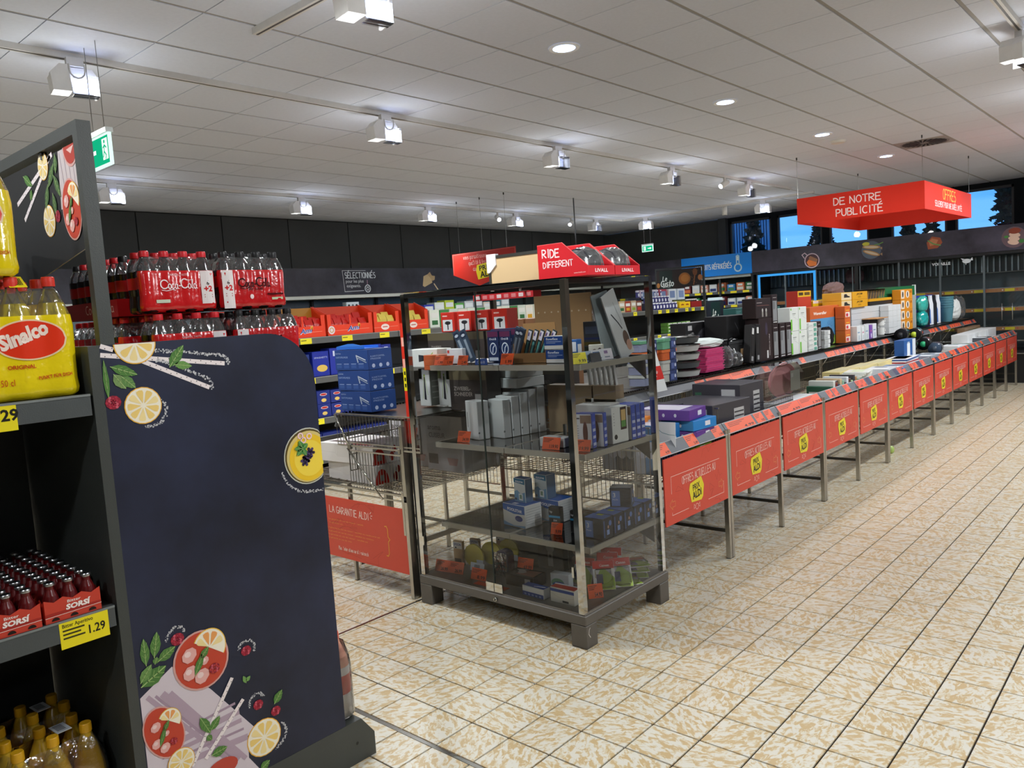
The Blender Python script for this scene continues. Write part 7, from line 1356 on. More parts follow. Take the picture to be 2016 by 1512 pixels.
for i in range(16):
    product('flat_pack', 'flat pack lying behind the front price rail, %s one beyond the upright books' % ORD[i], 'pack', -2.38+.02*(i % 3), 7.55+.36*i, ZL, .22, .33, .17+.018*((i*7) % 4), cl[i], bbox(('x', .1, .6, .7, .75, '#8a8f98' if i % 2 else '#b3574a'), ('t', .1, .1, .9, .5, '#eceef0'), ('t', .2, .6, .7, .8, '#5f6a78')), R((i*53) % 9-4), group='flat packs behind the front rail')
for i in range(4): product('framed_print_pack', 'thin striped framed print lying flat, %s from the bottom near the blue box' % ORD[i], 'framed print', -2.47, 9.0, ZL+.175+.014*i, .24, .62, .013, ('#d9dde2', '#b0393c', '#e2e4e8', '#3a5a94')[i], bbox(('t', .04, .04, .96, .96, '#ecebe8'), ('t', .2, .2, .8, .8, '#a9685a')), R(2*i-3), group='flat framed prints')
product('print_support_pack', 'grey pack under the flat framed prints', 'pack', -2.47, 9.0, ZL, .24, .6, .173, '#7d8288', None)
product('blue_dispenser_box', 'blue and white box with a white dispenser print, standing in the sixth table', 'box', -2.53, 9.35, ZL+.0, .10, .44, .40, '#2f5fa0', lambda m, Fx, Fy, Ft, a, b, h: (m.rect(Fx, b*.72, .003, b-.003, h-.003, '#dde2e8', 1), m.rect(Fx, b*.25, h*.55, b*.5, h*.9, '#e6eaee', 2), m.rect(Fx, b*.28, h*.9, b*.47, h*.94, '#b9c4d0', 2)))
for i, (x, y, z, c) in enumerate(((-2.66, 9.66, ZL+.36, '#26282b'), (-2.62, 10.05, ZL+.34, '#c3d63c'), (-2.54, 10.12, ZL+.22, '#2fae74'), (-2.42, 10.12, ZL+.16, '#3a4450'), (-2.66, 10.02, ZL+.2, '#2a2c30'), (-2.60, 9.76, ZL+.24, '#25272a'))):
    t = thing('rolled_mat', '%s' % ('black exercise mat roll on top of the pile, left one', 'black mat roll with a yellow-green core, top of the pile', 'black mat roll with a green core, lower right', 'blue-grey mat roll lying at the front of the pile', 'black mat roll at the back of the pile', 'black mat roll under the two upper rolls')[i], 'mat roll', (x, y, z), group='rolled exercise mats')
    m = M('fabric'); L = .34; m.bar((0, 0, .07), (-.06, L, .07), .070, '#17181b' if i != 3 else '#3c4a5c', n=20); m.build('mat', t)
    m = M('card'); m.bar((.001, -.003, .07), (0, .0, .07), .034, c, n=18); m.build('core_label', t); m = M('film'); m.bar((0, .02, .07), (-.05, L-.02, .07), .0725, '#ffffff', n=14); m.build('film_sleeve', t)
product('mat_support_carton', 'black carton under the rolled exercise mats', 'carton', -2.58, 10.12, ZL, .34, .95, .158, '#222327', None)
for i in range(3): product('white_far_box', 'white box near the far end of the lower tier, %s from the camera of three' % ORD[i], 'box', -2.52, 12.1+.62*i, ZL, .20, .58, .285, '#dfe1e2', None, group='white boxes at the far end')
product('brown_photo_box', 'brown box with a photo print at the far end of the lower tier', 'box', -2.70, 13.25, ZL, .10, 1.0, .32, '#8a6f55', bbox(('x', .2, .2, .8, .9, '#5f6a4a')))
# ================================================================ middle gondola with pasta, snacks and spices (fronts at x = -6.53)
GX = -6.53
G2 = thing('grocery_gondola', 'long low grey grocery shelving between the bargain tables and the dark left wall', 'shelf unit', (-7.1, 7.0, 0))
GY0, GY1 = 1.6, 12.385
m = M('painted'); m.box(-7.7, GY0, 0, GX, GY1, .14, '#3f4341'); m.build('plinth', G2, world=True)
m = M('painted'); m.box(-7.14, GY0, .14, -7.10, GY1, 1.56, '#1d1f1f'); m.build('back_panel', G2, world=True)
bays = [GY0, 2.85, 4.10, 5.52, 6.9, 8.2, 9.5, 10.68, GY1]
for bi, (a, b) in enumerate(zip(bays[:-1], bays[1:])):
    for z in (1.485, 1.095, .690, .30):
        m = M('painted'); m.box(-7.10, a+.004, z-.03, GX-.014, b-.004, z-.001, '#2f3231'); sh = m.build('shelf', G2, world=True)
        m = M('painted'); m.box(GX-.014, a+.004, z-.062, GX, b-.004, z, '#5a5b59'); m.box(GX-.001, a+.004, z-.006, GX+.002, b-.004, z, '#9a9b98'); o = m.build('price_rail', sh); o.location = -G2.location
        m = M('card'); rnd = random.Random(bi*9+int(z*10)); n = {0: 3, 1: 2, 2: 3, 3: 2}[bi % 4] if bi < 7 else 6
        for q in range(n):
            y = a+(b-a)*(q+.5)/n+rnd.uniform(-.05, .05); m.rect(FX(GX, 0, 0), y, z-.060, y+(.13 if bi < 6 else .10), z-.006, '#f0e32a', 4.5); m.rect(FX(GX, 0, 0), y+.01, z-.03, y+.07, z-.022, '#6b6520', 5.5)
        o = m.build('shelf_label', sh); o.location = -G2.location
def place(items): pass
# snack trays on the top shelf
def snack_tray(y, w, lab, mark, bagcol, back, yellow=False):
    t = thing('snack_display_tray', lab, 'display tray', (GX-.12, y+w/2, 1.4865), group='orange-red snack trays'); h = .30; c = '#f0401a'
    m = M('card'); hx = .11; hw = w/2-.004
    m.box(-hx, -hw, 0, hx, hw, .004, c); m.box(hx-.004, -hw, .004, hx, hw, .105, c); m.box(-hx, -hw, .004, -hx+.004, hw, h-.01, back)
    for q in (-hw, hw-.004): m.prism([(-hx, 0), (hx, 0), (hx, .21), (-hx, h)], 'y', q, q+.004, c)
    for q in ((-hw, -hw+.05), (hw-.05, hw), (-.01, .01)) if not yellow else ((-hw, -hw+.05), (hw-.05, hw)): m.box(hx-.004, q[0], .105, hx, q[1], .21 if q[0] != -.01 else .20, c)
    F = FX(hx, -hw, 0)
    m.stroke(F, [(.0, .045), (w*.9, .052)], .003, '#f9a58a', 1)
    if mark: m.text(F, w*.42, .035, .045, 'Ami', '#e9edf8', 2, bold=.06, width=w*.26, shear=.3, rot=6); m.text(F, w*.42, .036, .045, 'Ami', '#2f4aa0', 3, bold=.02, width=w*.26, shear=.3, rot=6); m.ell(F, w*.68, .092, .016, .022, '#f2a23a', 3, n=10); m.ell(F, .05, .055, .040, .042, '#e9d7dc', 2, n=16); m.ring(F, .05, .055, .022, .008, '#c9a24a', 3, n=12)
    else: m.ell(F, w*.42, .05, .055, .032, '#f5e3dc', 2, n=16); m.stroke(F, [(w*.42-.03, .05), (w*.42+.03, .052)], .01, '#c7574a', 3)
    m.build('tray_box', t)
    for i in range(2):
        for j in range(int(w/.105)):
            rnd = random.Random(i*31+j+int(y*100)); m = M('wrapcolor'); yy = -hw+.055+j*.10+rnd.uniform(-.006, .006); xx = .06-.085*i; z0 = .005+.035*i; hh = .155+rnd.uniform(0, .03)
            v = []
            for zz, wx, wy in ((0, .02, .043), (.03, .032, .046), (hh*.7, .028, .045), (hh, .003, .045)):
                v += [(xx-wx, yy-wy, z0+zz), (xx+wx, yy-wy, z0+zz), (xx+wx, yy+wy, z0+zz), (xx-wx, yy+wy, z0+zz)]
            body = '#d9c24a' if yellow else '#c9b98a'
            for k in range(3): m.add([v[k*4+q] for q in range(8)], [(q, (q+1) % 4, 4+(q+1) % 4, 4+q) for q in range(4)], body if k < 1 else (bagcol if not yellow else '#e0c95a'), 'wrapcolor')
            Fb = FX(xx+.033, yy-.04, z0)
            m.rect(Fb, .01, .045, .07, .062, '#dfe0ea', 1)
            m.build('snack_bag', t)
    return t
snack_tray(3.55, .52, 'orange-red snack tray with red bags behind the cola bottles, partly hidden', True, '#c7221c', '#e0401f'); snack_tray(4.08, .53, 'orange-red snack tray with red bags and a round seal, left one above the grey rail', True, '#c7221c', '#b9832c'); snack_tray(4.62, .575, 'orange-red snack tray with red bags, the middle one above the yellow rail label', True, '#c7221c', '#d9431f')
snack_tray(5.20, .36, 'orange-red tray with yellow chip bags, left of the cabinet', False, '#e0c95a', '#d9431f', True); snack_tray(5.58, .40, 'orange-red tray with yellow chip bags behind the cabinet edge', False, '#e0c95a', '#d9431f', True)
rnd = random.Random(5)
pal = ['#c8342a', '#2c6a3a', '#e2d9c6', '#3a6aa8', '#d8a22a', '#6a3a7a', '#dfe4e2', '#8aa63a', '#b5562c', '#28405f']
def row(x, y0, y1, z, w, h, d, cols, nm, cat, labf, grp, dec=None, gap=.006, jit=2):
    n = int((y1-y0)/(w+gap))
    for i in range(n):
        c = cols[i % len(cols)]
        product(nm, labf % ORD[i] if '%s' in labf else labf, cat, x-d/2, y0+(w+gap)*(i+.5), z, d, w, h*(1-.04*((i*3) % 2)), c, dec or bbox(('x', .12, .55, .88, .82, '#e6e6e0'), ('x', .2, .15, .8, .4, pal[(i*3+1) % 10])), R(((i*17) % 5-2)*jit*.5), group=grp)
row(GX-.03, 6.02, 8.1, 1.4865, .145, .20, .16, ['#dfe6d8', '#3f8a4a', '#cfd8cc', '#e8e0d2'], 'muesli_carton', 'box', '%s carton from the left in the green and white row behind the cabinet', 'green and white cartons on the gondola top')
row(GX-.03, 8.25, 10.5, 1.4865, .15, .17, .16, ['#b9a58a', '#7a4a3a', '#c9b48f', '#a8432f'], 'grocery_carton', 'box', '%s brown and red carton from the left on the gondola top behind the cabinet', 'brown cartons on the gondola top')
def barilla(m, Fx, Fy, Ft, a, b, h): m.ell(Fx, b*.5, h*.72, b*.28, h*.11, '#e9dfe0', 1, n=14); m.ell(Fx, b*.5, h*.72, b*.24, h*.08, '#c2302c', 2, n=14); m.ell(Fx, b*.5, h*.28, b*.20, h*.14, '#e3c46a', 1, n=10)
def spag(m, Fx, Fy, Ft, a, b, h): m.text(Fx, b*.1, h*.72, h*.07, 'SPAGHETTI', '#b9c6e6', 1, width=b*.8); m.ell(Fx, b*.55, h*.32, b*.33, h*.14, '#e2bf5c', 1, n=14)
row(GX-.03, 3.9, 4.42, 1.0965, .12, .235, .16, ['#24387e'], 'pasta_carton', 'box', '%s navy pasta carton from the left on the second shelf beside the rounded end panel', 'navy pasta cartons', barilla)
product('spaghetti_carton', 'tall dark blue spaghetti carton with a yellow oval on the second shelf', 'box', GX-.11, 4.53, 1.0965, .16, .19, .245, '#1d2f9a', spag)
row(GX-.03, 4.64, 5.5, 1.0965, .125, .265, .16, ['#2434a0', '#1f2f8e'], 'blue_pasta_bag', 'box', '%s bright blue pasta pack from the left behind the potato press boxes', 'bright blue pasta packs', bbox(('x', .3, .7, .7, .9, '#cfd6ee')))
row(GX-.03, 3.9, 4.42, .6915, .12, .125, .16, ['#6fae3a', '#5d9c34', '#7fb84a'], 'green_pasta_bag', 'bag', '%s green and cream pasta pack from the left on the third shelf, lower layer', 'green and cream pasta packs', bbox(('x', .1, .45, .9, .9, '#d9d8c2'), ('x', .35, .5, .6, .85, '#3f7a4a')))
row(GX-.03, 3.9, 4.42, .8175, .12, .125, .16, ['#6fae3a', '#5d9c34'], 'green_pasta_bag', 'bag', '%s green and cream pasta pack from the left on the third shelf, upper layer', 'green and cream pasta packs', bbox(('x', .1, .45, .9, .9, '#d9d8c2'), ('x', .35, .5, .6, .85, '#3f7a4a')))
row(GX-.03, 4.45, 5.4, .6915, .15, .13, .16, ['#1f2f7e'], 'blue_pasta_carton', 'box', '%s dark blue pasta carton from the left, lower layer of the third shelf', 'dark blue pasta cartons', barilla)
row(GX-.03, 4.45, 5.4, .8225, .15, .13, .16, ['#1f2f7e'], 'blue_pasta_carton', 'box', '%s dark blue pasta carton from the left, upper layer of the third shelf', 'dark blue pasta cartons', barilla)
for r in range(2): row(GX-.02, 4.05, 5.4, .3015+.118*r, .20, .115, .18, ['#1b2a74'], 'blue_pasta_box', 'box', '%s navy box with a red oval from the left, bottom shelf, ' + ('lower' if r == 0 else 'upper') + ' layer', 'dark blue boxes on the bottom shelf', lambda m, Fx, Fy, Ft, a, b, h: (m.ell(Fx, b*.5, h*.45, b*.22, h*.22, '#e9dfe0', 1, n=14), m.ell(Fx, b*.5, h*.45, b*.18, h*.15, '#c2302c', 2, n=14)))
product('orange_end_carton', 'bright orange carton on the bottom pasta shelf beside the rounded end panel', 'box', GX-.12, 3.93, .3015, .2, .16, .23, '#e86a1f', None)
# wall side: spices at the far end, cut short by the framed partition
def jars(y0, y1, z, n, cap, body, lab, grp, h=.085, r=.028, x=GX-.05):
    for i in range(n):
        key = ('jar', cap, body, h)
        if key not in KIDS:
            m = M('gloss'); m.lathe(0, 0, [(r, 0), (r, h)], body, n=12); m.rect(FX(r*.99, -r*.8, 0), 0, h*.2, r*1.6, h*.75, '#e3e6f2', 1); o = m.build('jar_body'); mc = M('plastic'); mc.lathe(0, 0, [(r*1.02, h), (r*1.02, h+.022)], cap, n=12); co = mc.build('cap'); KIDS[key] = (o.data, co.data); bpy.data.objects.remove(o); bpy.data.objects.remove(co)
        d, cd = KIDS[key]; t = thing('spice_jar', lab % ORD[i % 20] if '%s' in lab else lab, 'spice jar', (x, y0+(y1-y0)*(i+.5)/n, z), group=grp)
        o = bpy.data.objects.new('jar_body', d); C.objects.link(o); o.parent = t; o = bpy.data.objects.new('cap', cd); C.objects.link(o); o.parent = t
for r in range(3):
    m = M('painted'); m.box(-.10, -.43, 0, .04, .43, .012+.10*r, '#2a2a3a') if r else m.box(-.10, -.43, 0, .04, .43, .006, '#2a2a3a'); slocal(m, 'spice_riser', 'dark riser step under the %s row of spice jars' % ORD[r], 'riser', (GX-.07-.14*r, 11.13, 1.4865))
    jars(10.74, 11.52, 1.4865+(.006 if r == 0 else .012+.10*r)+.001, 8, '#e6e8f0', '#4a4a8a', '%s white-capped spice jar from the left in the ' + ('front', 'middle', 'back')[r] + ' step row', 'white-capped spice jars', x=GX-.05-.14*r)
jars(11.56, 11.94, 1.4875, 6, '#3a4a28', '#b9b84a', '%s pale yellow jar from the left behind the yellow tray', 'pale yellow jars', .12, x=GX-.14); jars(11.96, 12.34, 1.4875, 6, '#e3e3df', '#3a2a22', '%s dark jar from the left behind the red tray', 'dark jars', .12, x=GX-.14)
product('yellow_spice_tray', 'yellow tray with brown emblems on the spice shelf', 'tray', GX-.06, 11.75, 1.4865, .07, .36, .10, '#f0c41c', lambda m, Fx, Fy, Ft, a, b, h: [m.ell(Fx, b*q, h*.45, b*.15, h*.22, '#8f3a1c', 1, 0, 180, n=12) for q in (.28, .72)]); product('red_spice_tray', 'dark red tray beside the yellow one on the spice shelf', 'tray', GX-.06, 12.14, 1.4865, .07, .37, .10, '#8f2420', None)
for i in range(5): product('upper_snack_pouch', 'tall pale pouch above the spices by the framed partition, %s from the left' % ORD[i], 'pouch', -6.88, 10.95+.30*i, 1.4865, .08, .24, .33, ('#c9b8c9', '#d8d2dc', '#b8485a', '#dfe6ea', '#cfd9e2')[i], bbox(('x', .15, .55, .85, .9, '#7f92b8'), ('x', .2, .2, .8, .45, '#e9eaee')), group='tall pouches by the spice bowl poster')
for r in range(3): row(GX-.04, 11.2, 11.95, 1.0965+.056*r, .14, .052, .14, ['#6fa04a', '#8fb86a', '#3f6a3a'], 'herb_punnet', 'box', '%s green and white small pack from the left under the spice shelf, layer ' + ('one', 'two', 'three')[r], 'green herb packs')
# gusto partition, poster and end panel
GG = thing('spice_partition', 'dark framed partition with a spice bowl poster and a tall end panel behind the spices', 'partition', (-7.0, 12.42, 0))
m = M('painted'); m.box(-7.49, 12.39, .14, GX, 12.42, 1.584, '#3f4341'); m.build('divider_panel', GG, world=True)
m = M('painted')
for q in ((-6.562, 12.40, 1.584, GX, 12.435, 2.2), (-7.49, 12.40, 1.584, -7.46, 12.435, 2.2), (-7.46, 12.40, 2.168, -6.562, 12.435, 2.2)): m.box(*q, '#2a2d2e')
m.build('poster_frame', GG, world=True)
m = M('card'); m.prism([(-7.455, 1.78), (-6.575, 1.87), (-6.575, 2.16), (-7.455, 2.16)], 'y', 12.398, 12.402, '#2c2321', side='#e6e6e6'); po = m.build('spice_poster', GG, world=True)
m = M('card'); F = FY(0, 12.398, 0)
def gusto(m, F, x, y, h, col): m.hand(F, x+h*.35, y+h*.75, h*.62, 'Le', col, 3, w=.17, adv=.62, wx=.55, shear=.15); m.hand(F, x, y, h*.75, 'Gusto', col, 3, w=.17, adv=.56, wx=.55, shear=.15); m.stroke(F, [(x+h*.35, y-h*.16), (x+h*1.55, y-h*.12)], h*.05, col, 3)
m.poly(F, [(-7.40, 1.79), (-7.14, 1.815), (-7.14, 2.155), (-7.40, 2.155)], '#1c2b28', 1); gusto(m, F, -7.38, 1.88, .125, '#e9f0ec')
m.ell(F, -6.90, 1.99, .118, .105, '#8f6238', 2, n=26); m.ell(F, -6.90, 1.99, .100, .088, '#a8642a', 3, n=26); m.ell(F, -6.89, 1.995, .08, .065, '#b87a3c', 4, n=20)
m.stroke(F, [(-6.73, 1.875), (-6.70, 2.04)], .022, '#8a5a38', 2); m.ell(F, -6.695, 2.09, .045, .062, '#7a4c2e', 3, n=16); m.ell(F, -6.60, 1.99, .045, .05, '#b5764a', 2, n=14); m.ell(F, -7.43, 1.90, .035, .045, '#a8723c', 2, n=14)
for i in range(14): m.ell(F, random.Random(i).uniform(-6.8, -6.6), random.Random(i+9).uniform(1.88, 2.12), .004, .004, '#c98a5a', 3, n=5)
o = m.build('printed_picture', po); o.location = -GG.location
m = M('chalk'); m.prism([(12.435, .14), (13.10, .14), (13.10, 1.56), (12.435, 1.59)], 'x', GX-.016, GX, '#262a33', side='#8a8b88'); ep = m.build('end_panel', GG, world=True)
m = M('card'); F = FX(GX, 0, 0); m.rect(F, 12.60, .2, 12.95, 1.55, '#1b3432', 1); gusto(m, F, 12.62, 1.20, .16, '#e2e9e4'); m.rect(F, 12.50, 1.575, 13.05, 1.625, '#cfe4ea', 1); o = m.build('lettering', ep); o.location = -GG.location
m = M('painted'); m.box(-7.49, 12.42, 0, GX, 13.2, .139, '#3f4341'); m.build('plinth', GG, world=True)
# ---------------------------------------------------------------- wall shelving on the left wall
WS = thing('wall_shelving', 'tall wall shelving with a chalkboard header SÉLECTIONNÉS along the dark left wall', 'shelf unit', (-10.1, 6.5, 0))
m = M('chalk'); m.box(-9.93, -3, 2.035, -9.90, 14.15, 2.435, '#34343e'); hd = m.build('header_board', WS, world=True)
m = M('card'); F = FX(-9.90, 0, 0); m.stroke(F, [(7.80, 2.40), (7.36, 2.40), (7.38, 2.08), (7.74, 2.09)], .008, '#c9ccd0', 1); m.hand(F, 7.40, 2.285, .085, 'SÉLECTIONNÉS', '#dfe6ea', 2, width=.60, w=.13); m.text(F, 7.41, 2.215, .05, 'pour les plus', '#c9cdd0', 2, width=.34, bold=.01); m.text(F, 7.42, 2.145, .05, 'exigeants.', '#c9cdd0', 2, width=.27, bold=.01)
m.ell(F, 7.82, 2.12, .058, .062, '#dfe6ea', 2); m.ell(F, 7.82, 2.12, .046, .05, '#2b2b33', 3); m.stroke(F, [(7.82, 2.19), (7.82, 2.25)], .008, '#c9a0b8', 2)
for a in range(0, 360, 60): m.ell(F, 7.82+.024*math.cos(R(a)), 2.12+.026*math.sin(R(a)), .011, .012, '#c9ccd0', 4, n=6)
m.poly(F, [(9.01, 2.30), (8.98, 2.14), (9.02, 2.12), (9.20, 2.19), (9.18, 2.32), (9.10, 2.33)], '#d3b98c', 2); m.poly(F, [(9.10, 2.33), (9.16, 2.37), (9.20, 2.31), (9.27, 2.30), (9.26, 2.24), (9.21, 2.22), (9.15, 2.28)], '#c2a478', 3); m.stroke(F, [(9.24, 2.17), (9.28, 2.12), (9.32, 2.07)], .02, '#d8c09a', 3)
o = m.build('lettering', hd); o.location = -WS.location
m = M('panelwhite'); m.box(-10.3, -3, 1.985, -9.91, 14.15, 2.033, '#c9ccc4'); m.build('light_shelf', WS, world=True)
m = M('metal'); m.box(-10.36, -3, .1, -10.33, 14.15, 1.985, '#64757b'); m.build('back_panel', WS, world=True)
for y in [-1.7+1.25*k for k in range(13)]: m = M('painted'); m.box(-10.33, y-.02, .1, -10.29, y+.02, 1.985, '#1d2224'); m.build('upright', WS, world=True)
for z in (1.62, 1.2, .8, .4): m = M('painted'); m.box(-10.33, -3, z-.03, -9.82, 14.15, z, '#3a3d3d'); m.box(-9.83, -3, z-.06, -9.815, 14.15, z, '#5a5b59'); m.build('shelf', WS, world=True)
m = M('painted'); m.box(-10.33, -3, 0, -9.75, 14.15, .14, '#3f4341'); m.build('plinth', WS, world=True)
product('coffee_pack', 'dark coffee pack on the top wall shelf above the orange-red trays', 'pack', -10.0, 7.30, 1.621, .12, .18, .23, '#26302e', bbox(('x', .2, .2, .8, .6, '#4a5f4a'))); product('coffee_pack', 'black and white patterned coffee pack on the top wall shelf', 'pack', -9.97, 7.52, 1.621, .10, .24, .30, '#c9d6dc', lambda m, Fx, Fy, Ft, a, b, h: [m.ell(Fx, b*(.2+.3*(k % 3)), h*(.15+.22*(k//3)), b*.10, h*.08, '#2c3438' if k % 2 else '#5a686e', 1, n=8) for k in range(12)])
for i in range(4): product('wall_shelf_carton', '%s low box from the left on the top wall shelf beside the cabinet edge' % ORD[i], 'box', -9.96, 8.15+.22*i, 1.621, .2, .2, .13+.03*(i % 2), ('#b5502c', '#d9dfe6', '#2c4aa8', '#a83a2c')[i], bbox(('x', .1, .3, .9, .7, '#c9dcea' if i == 2 else '#8f3a28')), group='low boxes on the top wall shelf')
for i in range(9): product('wall_shelf_carton', '%s bright box from the left on the top wall shelf, seen through the cabinet glass' % ORD[i], 'box', -9.96, 9.05+.24*i, 1.621, .2, .22, .20+.03*(i % 3), ('#3a4ab0', '#e0e6d8', '#b9cc3a', '#5aa84a', '#c9ccd0', '#8f959c', '#d8d0c2', '#3f7a8a', '#b0b5ba')[i], bbox(('x', .1, .55, .9, .85, '#e6e8ea')), group='bright boxes on the wall shelf')
# ---------------------------------------------------------------- far wall: header boards, coolers, fridges
FYY = 14.2
m = M('chalk'); m.box(-9.9, FYY-.02, 2.045, -7.955, FYY+.01, 2.435, '#403d49'); solo(m, 'header_board', 'chalkboard header board left of the blue refrigerated goods sign', 'header board')
m = M('card'); m.box(-7.95, FYY-.02, 2.04, -6.475, FYY+.01, 2.435, '#0f8cf0'); hb = solo(m, 'blue_header_board', 'bright blue header board PRODUITS RÉFRIGÉRÉS with a thermometer', 'header board')
m = M('card'); F = FY(-7.95, FYY-.02, 2.04); m.hand(F, .32, .135, .09, 'PRODUITS RÉFRIGÉRÉS', '#eaf6ff', 1, width=.76, w=.15)
m.stroke(F, [(1.175, .19), (1.175, .34), (1.20, .355), (1.225, .34), (1.225, .19)], .022, '#bfe6fb', 1); m.ring(F, 1.20, .125, .068, .026, '#bfe6fb', 1, 0, 360); m.rect(F, 1.185, .26, 1.215, .335, '#e6f6fd', 1); m.build('lettering', hb)
m = M('chalk'); m.box(-6.47, FYY-.02, 2.045, 3.0, FYY+.01, 2.435, '#403d49'); hb = solo(m, 'header_board', 'long chalkboard header board over the glass-door fridges with food pictures', 'header board')
m = M('card'); F = FY(0, FYY-.02, 0)
m.ell(F, -5.345, 2.165, .135, .132, '#c9b3bd', 1, 0, 360); m.ell(F, -5.345, 2.165, .118, .115, '#4a2f34', 2); m.stroke(F, [(-5.48, 2.22), (-5.52, 2.28), (-5.47, 2.31), (-5.43, 2.27)], .014, '#c9b3bd', 1); m.poly(F, [(-5.44, 2.14), (-5.40, 2.19), (-5.26, 2.13), (-5.27, 2.07), (-5.40, 2.07)], '#e07a35', 3); m.poly(F, [(-5.40, 2.22), (-5.37, 2.25), (-5.24, 2.18), (-5.26, 2.13), (-5.39, 2.18)], '#9a6a4a', 3)
m.build('food_picture', hb); m = M('card')
m.ell(F, -4.335, 2.25, .16, .15, '#5f6b7a', 1)
for dy, rr in ((.05, 8), (-.05, -6)):
    m.ell(F, -4.335, 2.25+dy, .145, .035, '#b98a52', 2, rot=rr-14); m.ell(F, -4.335, 2.25+dy, .12, .020, '#dcc6a8', 3, rot=rr-14); m.poly(F, [(-4.20, 2.22+dy), (-4.16, 2.24+dy), (-4.16, 2.19+dy)], '#a88a6a', 3)
m.ell(F, -4.42, 2.36, .06, .03, '#d6cf4a', 3); m.stroke(F, [(-4.28, 2.33), (-4.20, 2.34), (-4.15, 2.36)], .016, '#6f9a4a', 3)
m.build('food_picture', hb); m = M('card')
m.poly(F, [(-3.48, 2.28), (-3.40, 2.37), (-3.28, 2.34), (-3.25, 2.26), (-3.32, 2.18), (-3.46, 2.17)], '#a8583a', 1); m.poly(F, [(-3.45, 2.29), (-3.40, 2.34), (-3.31, 2.31), (-3.34, 2.24), (-3.43, 2.22)], '#c9825a', 2); m.stroke(F, [(-3.46, 2.31), (-3.38, 2.25), (-3.28, 2.22)], .018, '#6fa05a', 3)
m.build('food_picture', hb); m = M('card')
m.ell(F, -2.27, 2.235, .165, .16, '#6a555c', 1)
for k in range(3): m.ell(F, -2.28+.01*k, 2.16+.055*k, .075, .038, '#dcb9a4', 2+k, rot=-12); m.stroke(F, [(-2.35+.01*k, 2.175+.055*k), (-2.21+.01*k, 2.145+.055*k)], .008, '#8f4a3a', 2+k)
m.ell(F, -2.26, 2.33, .08, .045, '#8a3f2c', 5); m.ell(F, -2.17, 2.17, .035, .03, '#3f7a3a', 5); m.ell(F, -2.37, 2.25, .03, .02, '#4a8a42', 5)
m.build('food_picture', hb)
FR = thing('glass_door_fridges', 'long bank of dark glass-door fridges under the food picture header', 'fridge', (-2.5, 14.6, 0))
m = M('painted')
m.box(-6.46, 14.95, .5, 3, 15.03, 2.05, '#4b575b'); m.box(-6.46, 14.2, 2.0, 3, 15.03, 2.045, '#15181a'); m.box(-6.50, 14.2, 0, -6.46, 15.03, 2.045, '#14171a'); m.box(3, 14.2, 0, 3.04, 15.03, 2.045, '#14171a'); m.box(-6.46, 14.22, 0, 3, 15.03, .50, '#141517'); m.build('cabinet_body', FR, world=True)
for z in (.66, .46): m = M('metal'); m.bar((-6.46, 14.17, z), (3, 14.17, z), .013, '#b9bcbc', n=6); m.build('bumper_rail', FR, world=True)
m = M('metal')
for k in range(110): x = -6.42+.085*k; m.box(x, 14.90, 1.74, x+.022, 14.93, 1.99, '#8a969a')
o = m.build('air_duct_slats', FR, world=True); o['kind'] = 'stuff'
m = M('metal'); m.bar((-6.45, 14.88, 1.73), (3, 14.88, 1.73), .008, '#c9cccc', n=6); m.build('duct_edge', FR, world=True)
for si, z in enumerate((1.47, 1.17, .87)):
    m = M('metal'); 
    for k in range(150): x = -6.42+.0625*k; m.box(x, 14.36, z-.004, x+.008, 14.92, z+.004, '#a3abae')
    m.box(-6.45, 14.34, z-.004, 3, 14.35, z+.012, '#9aa0a2'); o = m.build('wire_shelf', FR, world=True)
    m = M('card'); m.box(-6.45, 14.32, z-.055, 3, 14.338, z, '#c08656'); F = FY(0, 14.32, z-.055)
    for k in range(22):
        x = -6.2+.42*k
        if x < 2.7: m.rect(F, x, .006, x+.13, .049, '#ecd93a' if k > 5 or si else '#f0e02a', 1); m.poly(F, [(x-.03, .015), (x-.018, .028), (x-.03, .041), (x-.042, .028)], '#f3e9e4', 1); m.poly(F, [(x+.165, .015), (x+.177, .028), (x+.165, .041), (x+.153, .028)], '#d94a4a', 1)
    m.build('price_rail', FR, world=True)
dx_ = [-6.40, -5.86, -5.30, -4.66, -4.55, -3.92, -3.30, -2.68, -2.06, -1.44, -.82, -.2, .42, 1.04, 1.66, 2.28, 2.96]
for a, b in zip(dx_[:-1], dx_[1:]):
    if b-a < .2: continue
    m = M('winglass'); m.add([(a+.012, 14.23, .70), (b-.012, 14.23, .70), (b-.012, 14.23, 1.99), (a+.012, 14.23, 1.99)], [(0, 1, 2, 3)], '#ffffff'); d = m.build('glass_door', FR, world=True)
    m = M('painted'); m.box(a, 14.215, .68, a+.014, 14.24, 2.0, '#5a6468'); m.box(b-.014, 14.215, .68, b, 14.24, 2.0, '#5a6468'); o = m.build('door_frame', d); o.location = -FR.location
for x in (-2.44, -2.30): m = M('metal'); m.bar((x, 14.20, .98), (x, 14.20, 1.24), .007, '#c9cccc', n=6); m.build('door_handle', FR, world=True)
m = M('painted'); m.box(-4.63, 14.21, .5, -4.57, 14.28, 2.0, '#0f1214'); m.build('fridge_divider', FR, world=True)
m = M('signlight')
for q in ((-6.375, 14.205, 1.95, -5.30, 14.214, 1.99), (-6.375, 14.205, 1.20, -6.335, 14.214, 1.95), (-5.34, 14.205, 1.20, -5.30, 14.214, 1.95)): m.box(*q, '#3a95dc')
m.build('lit_blue_edge', FR, world=True)
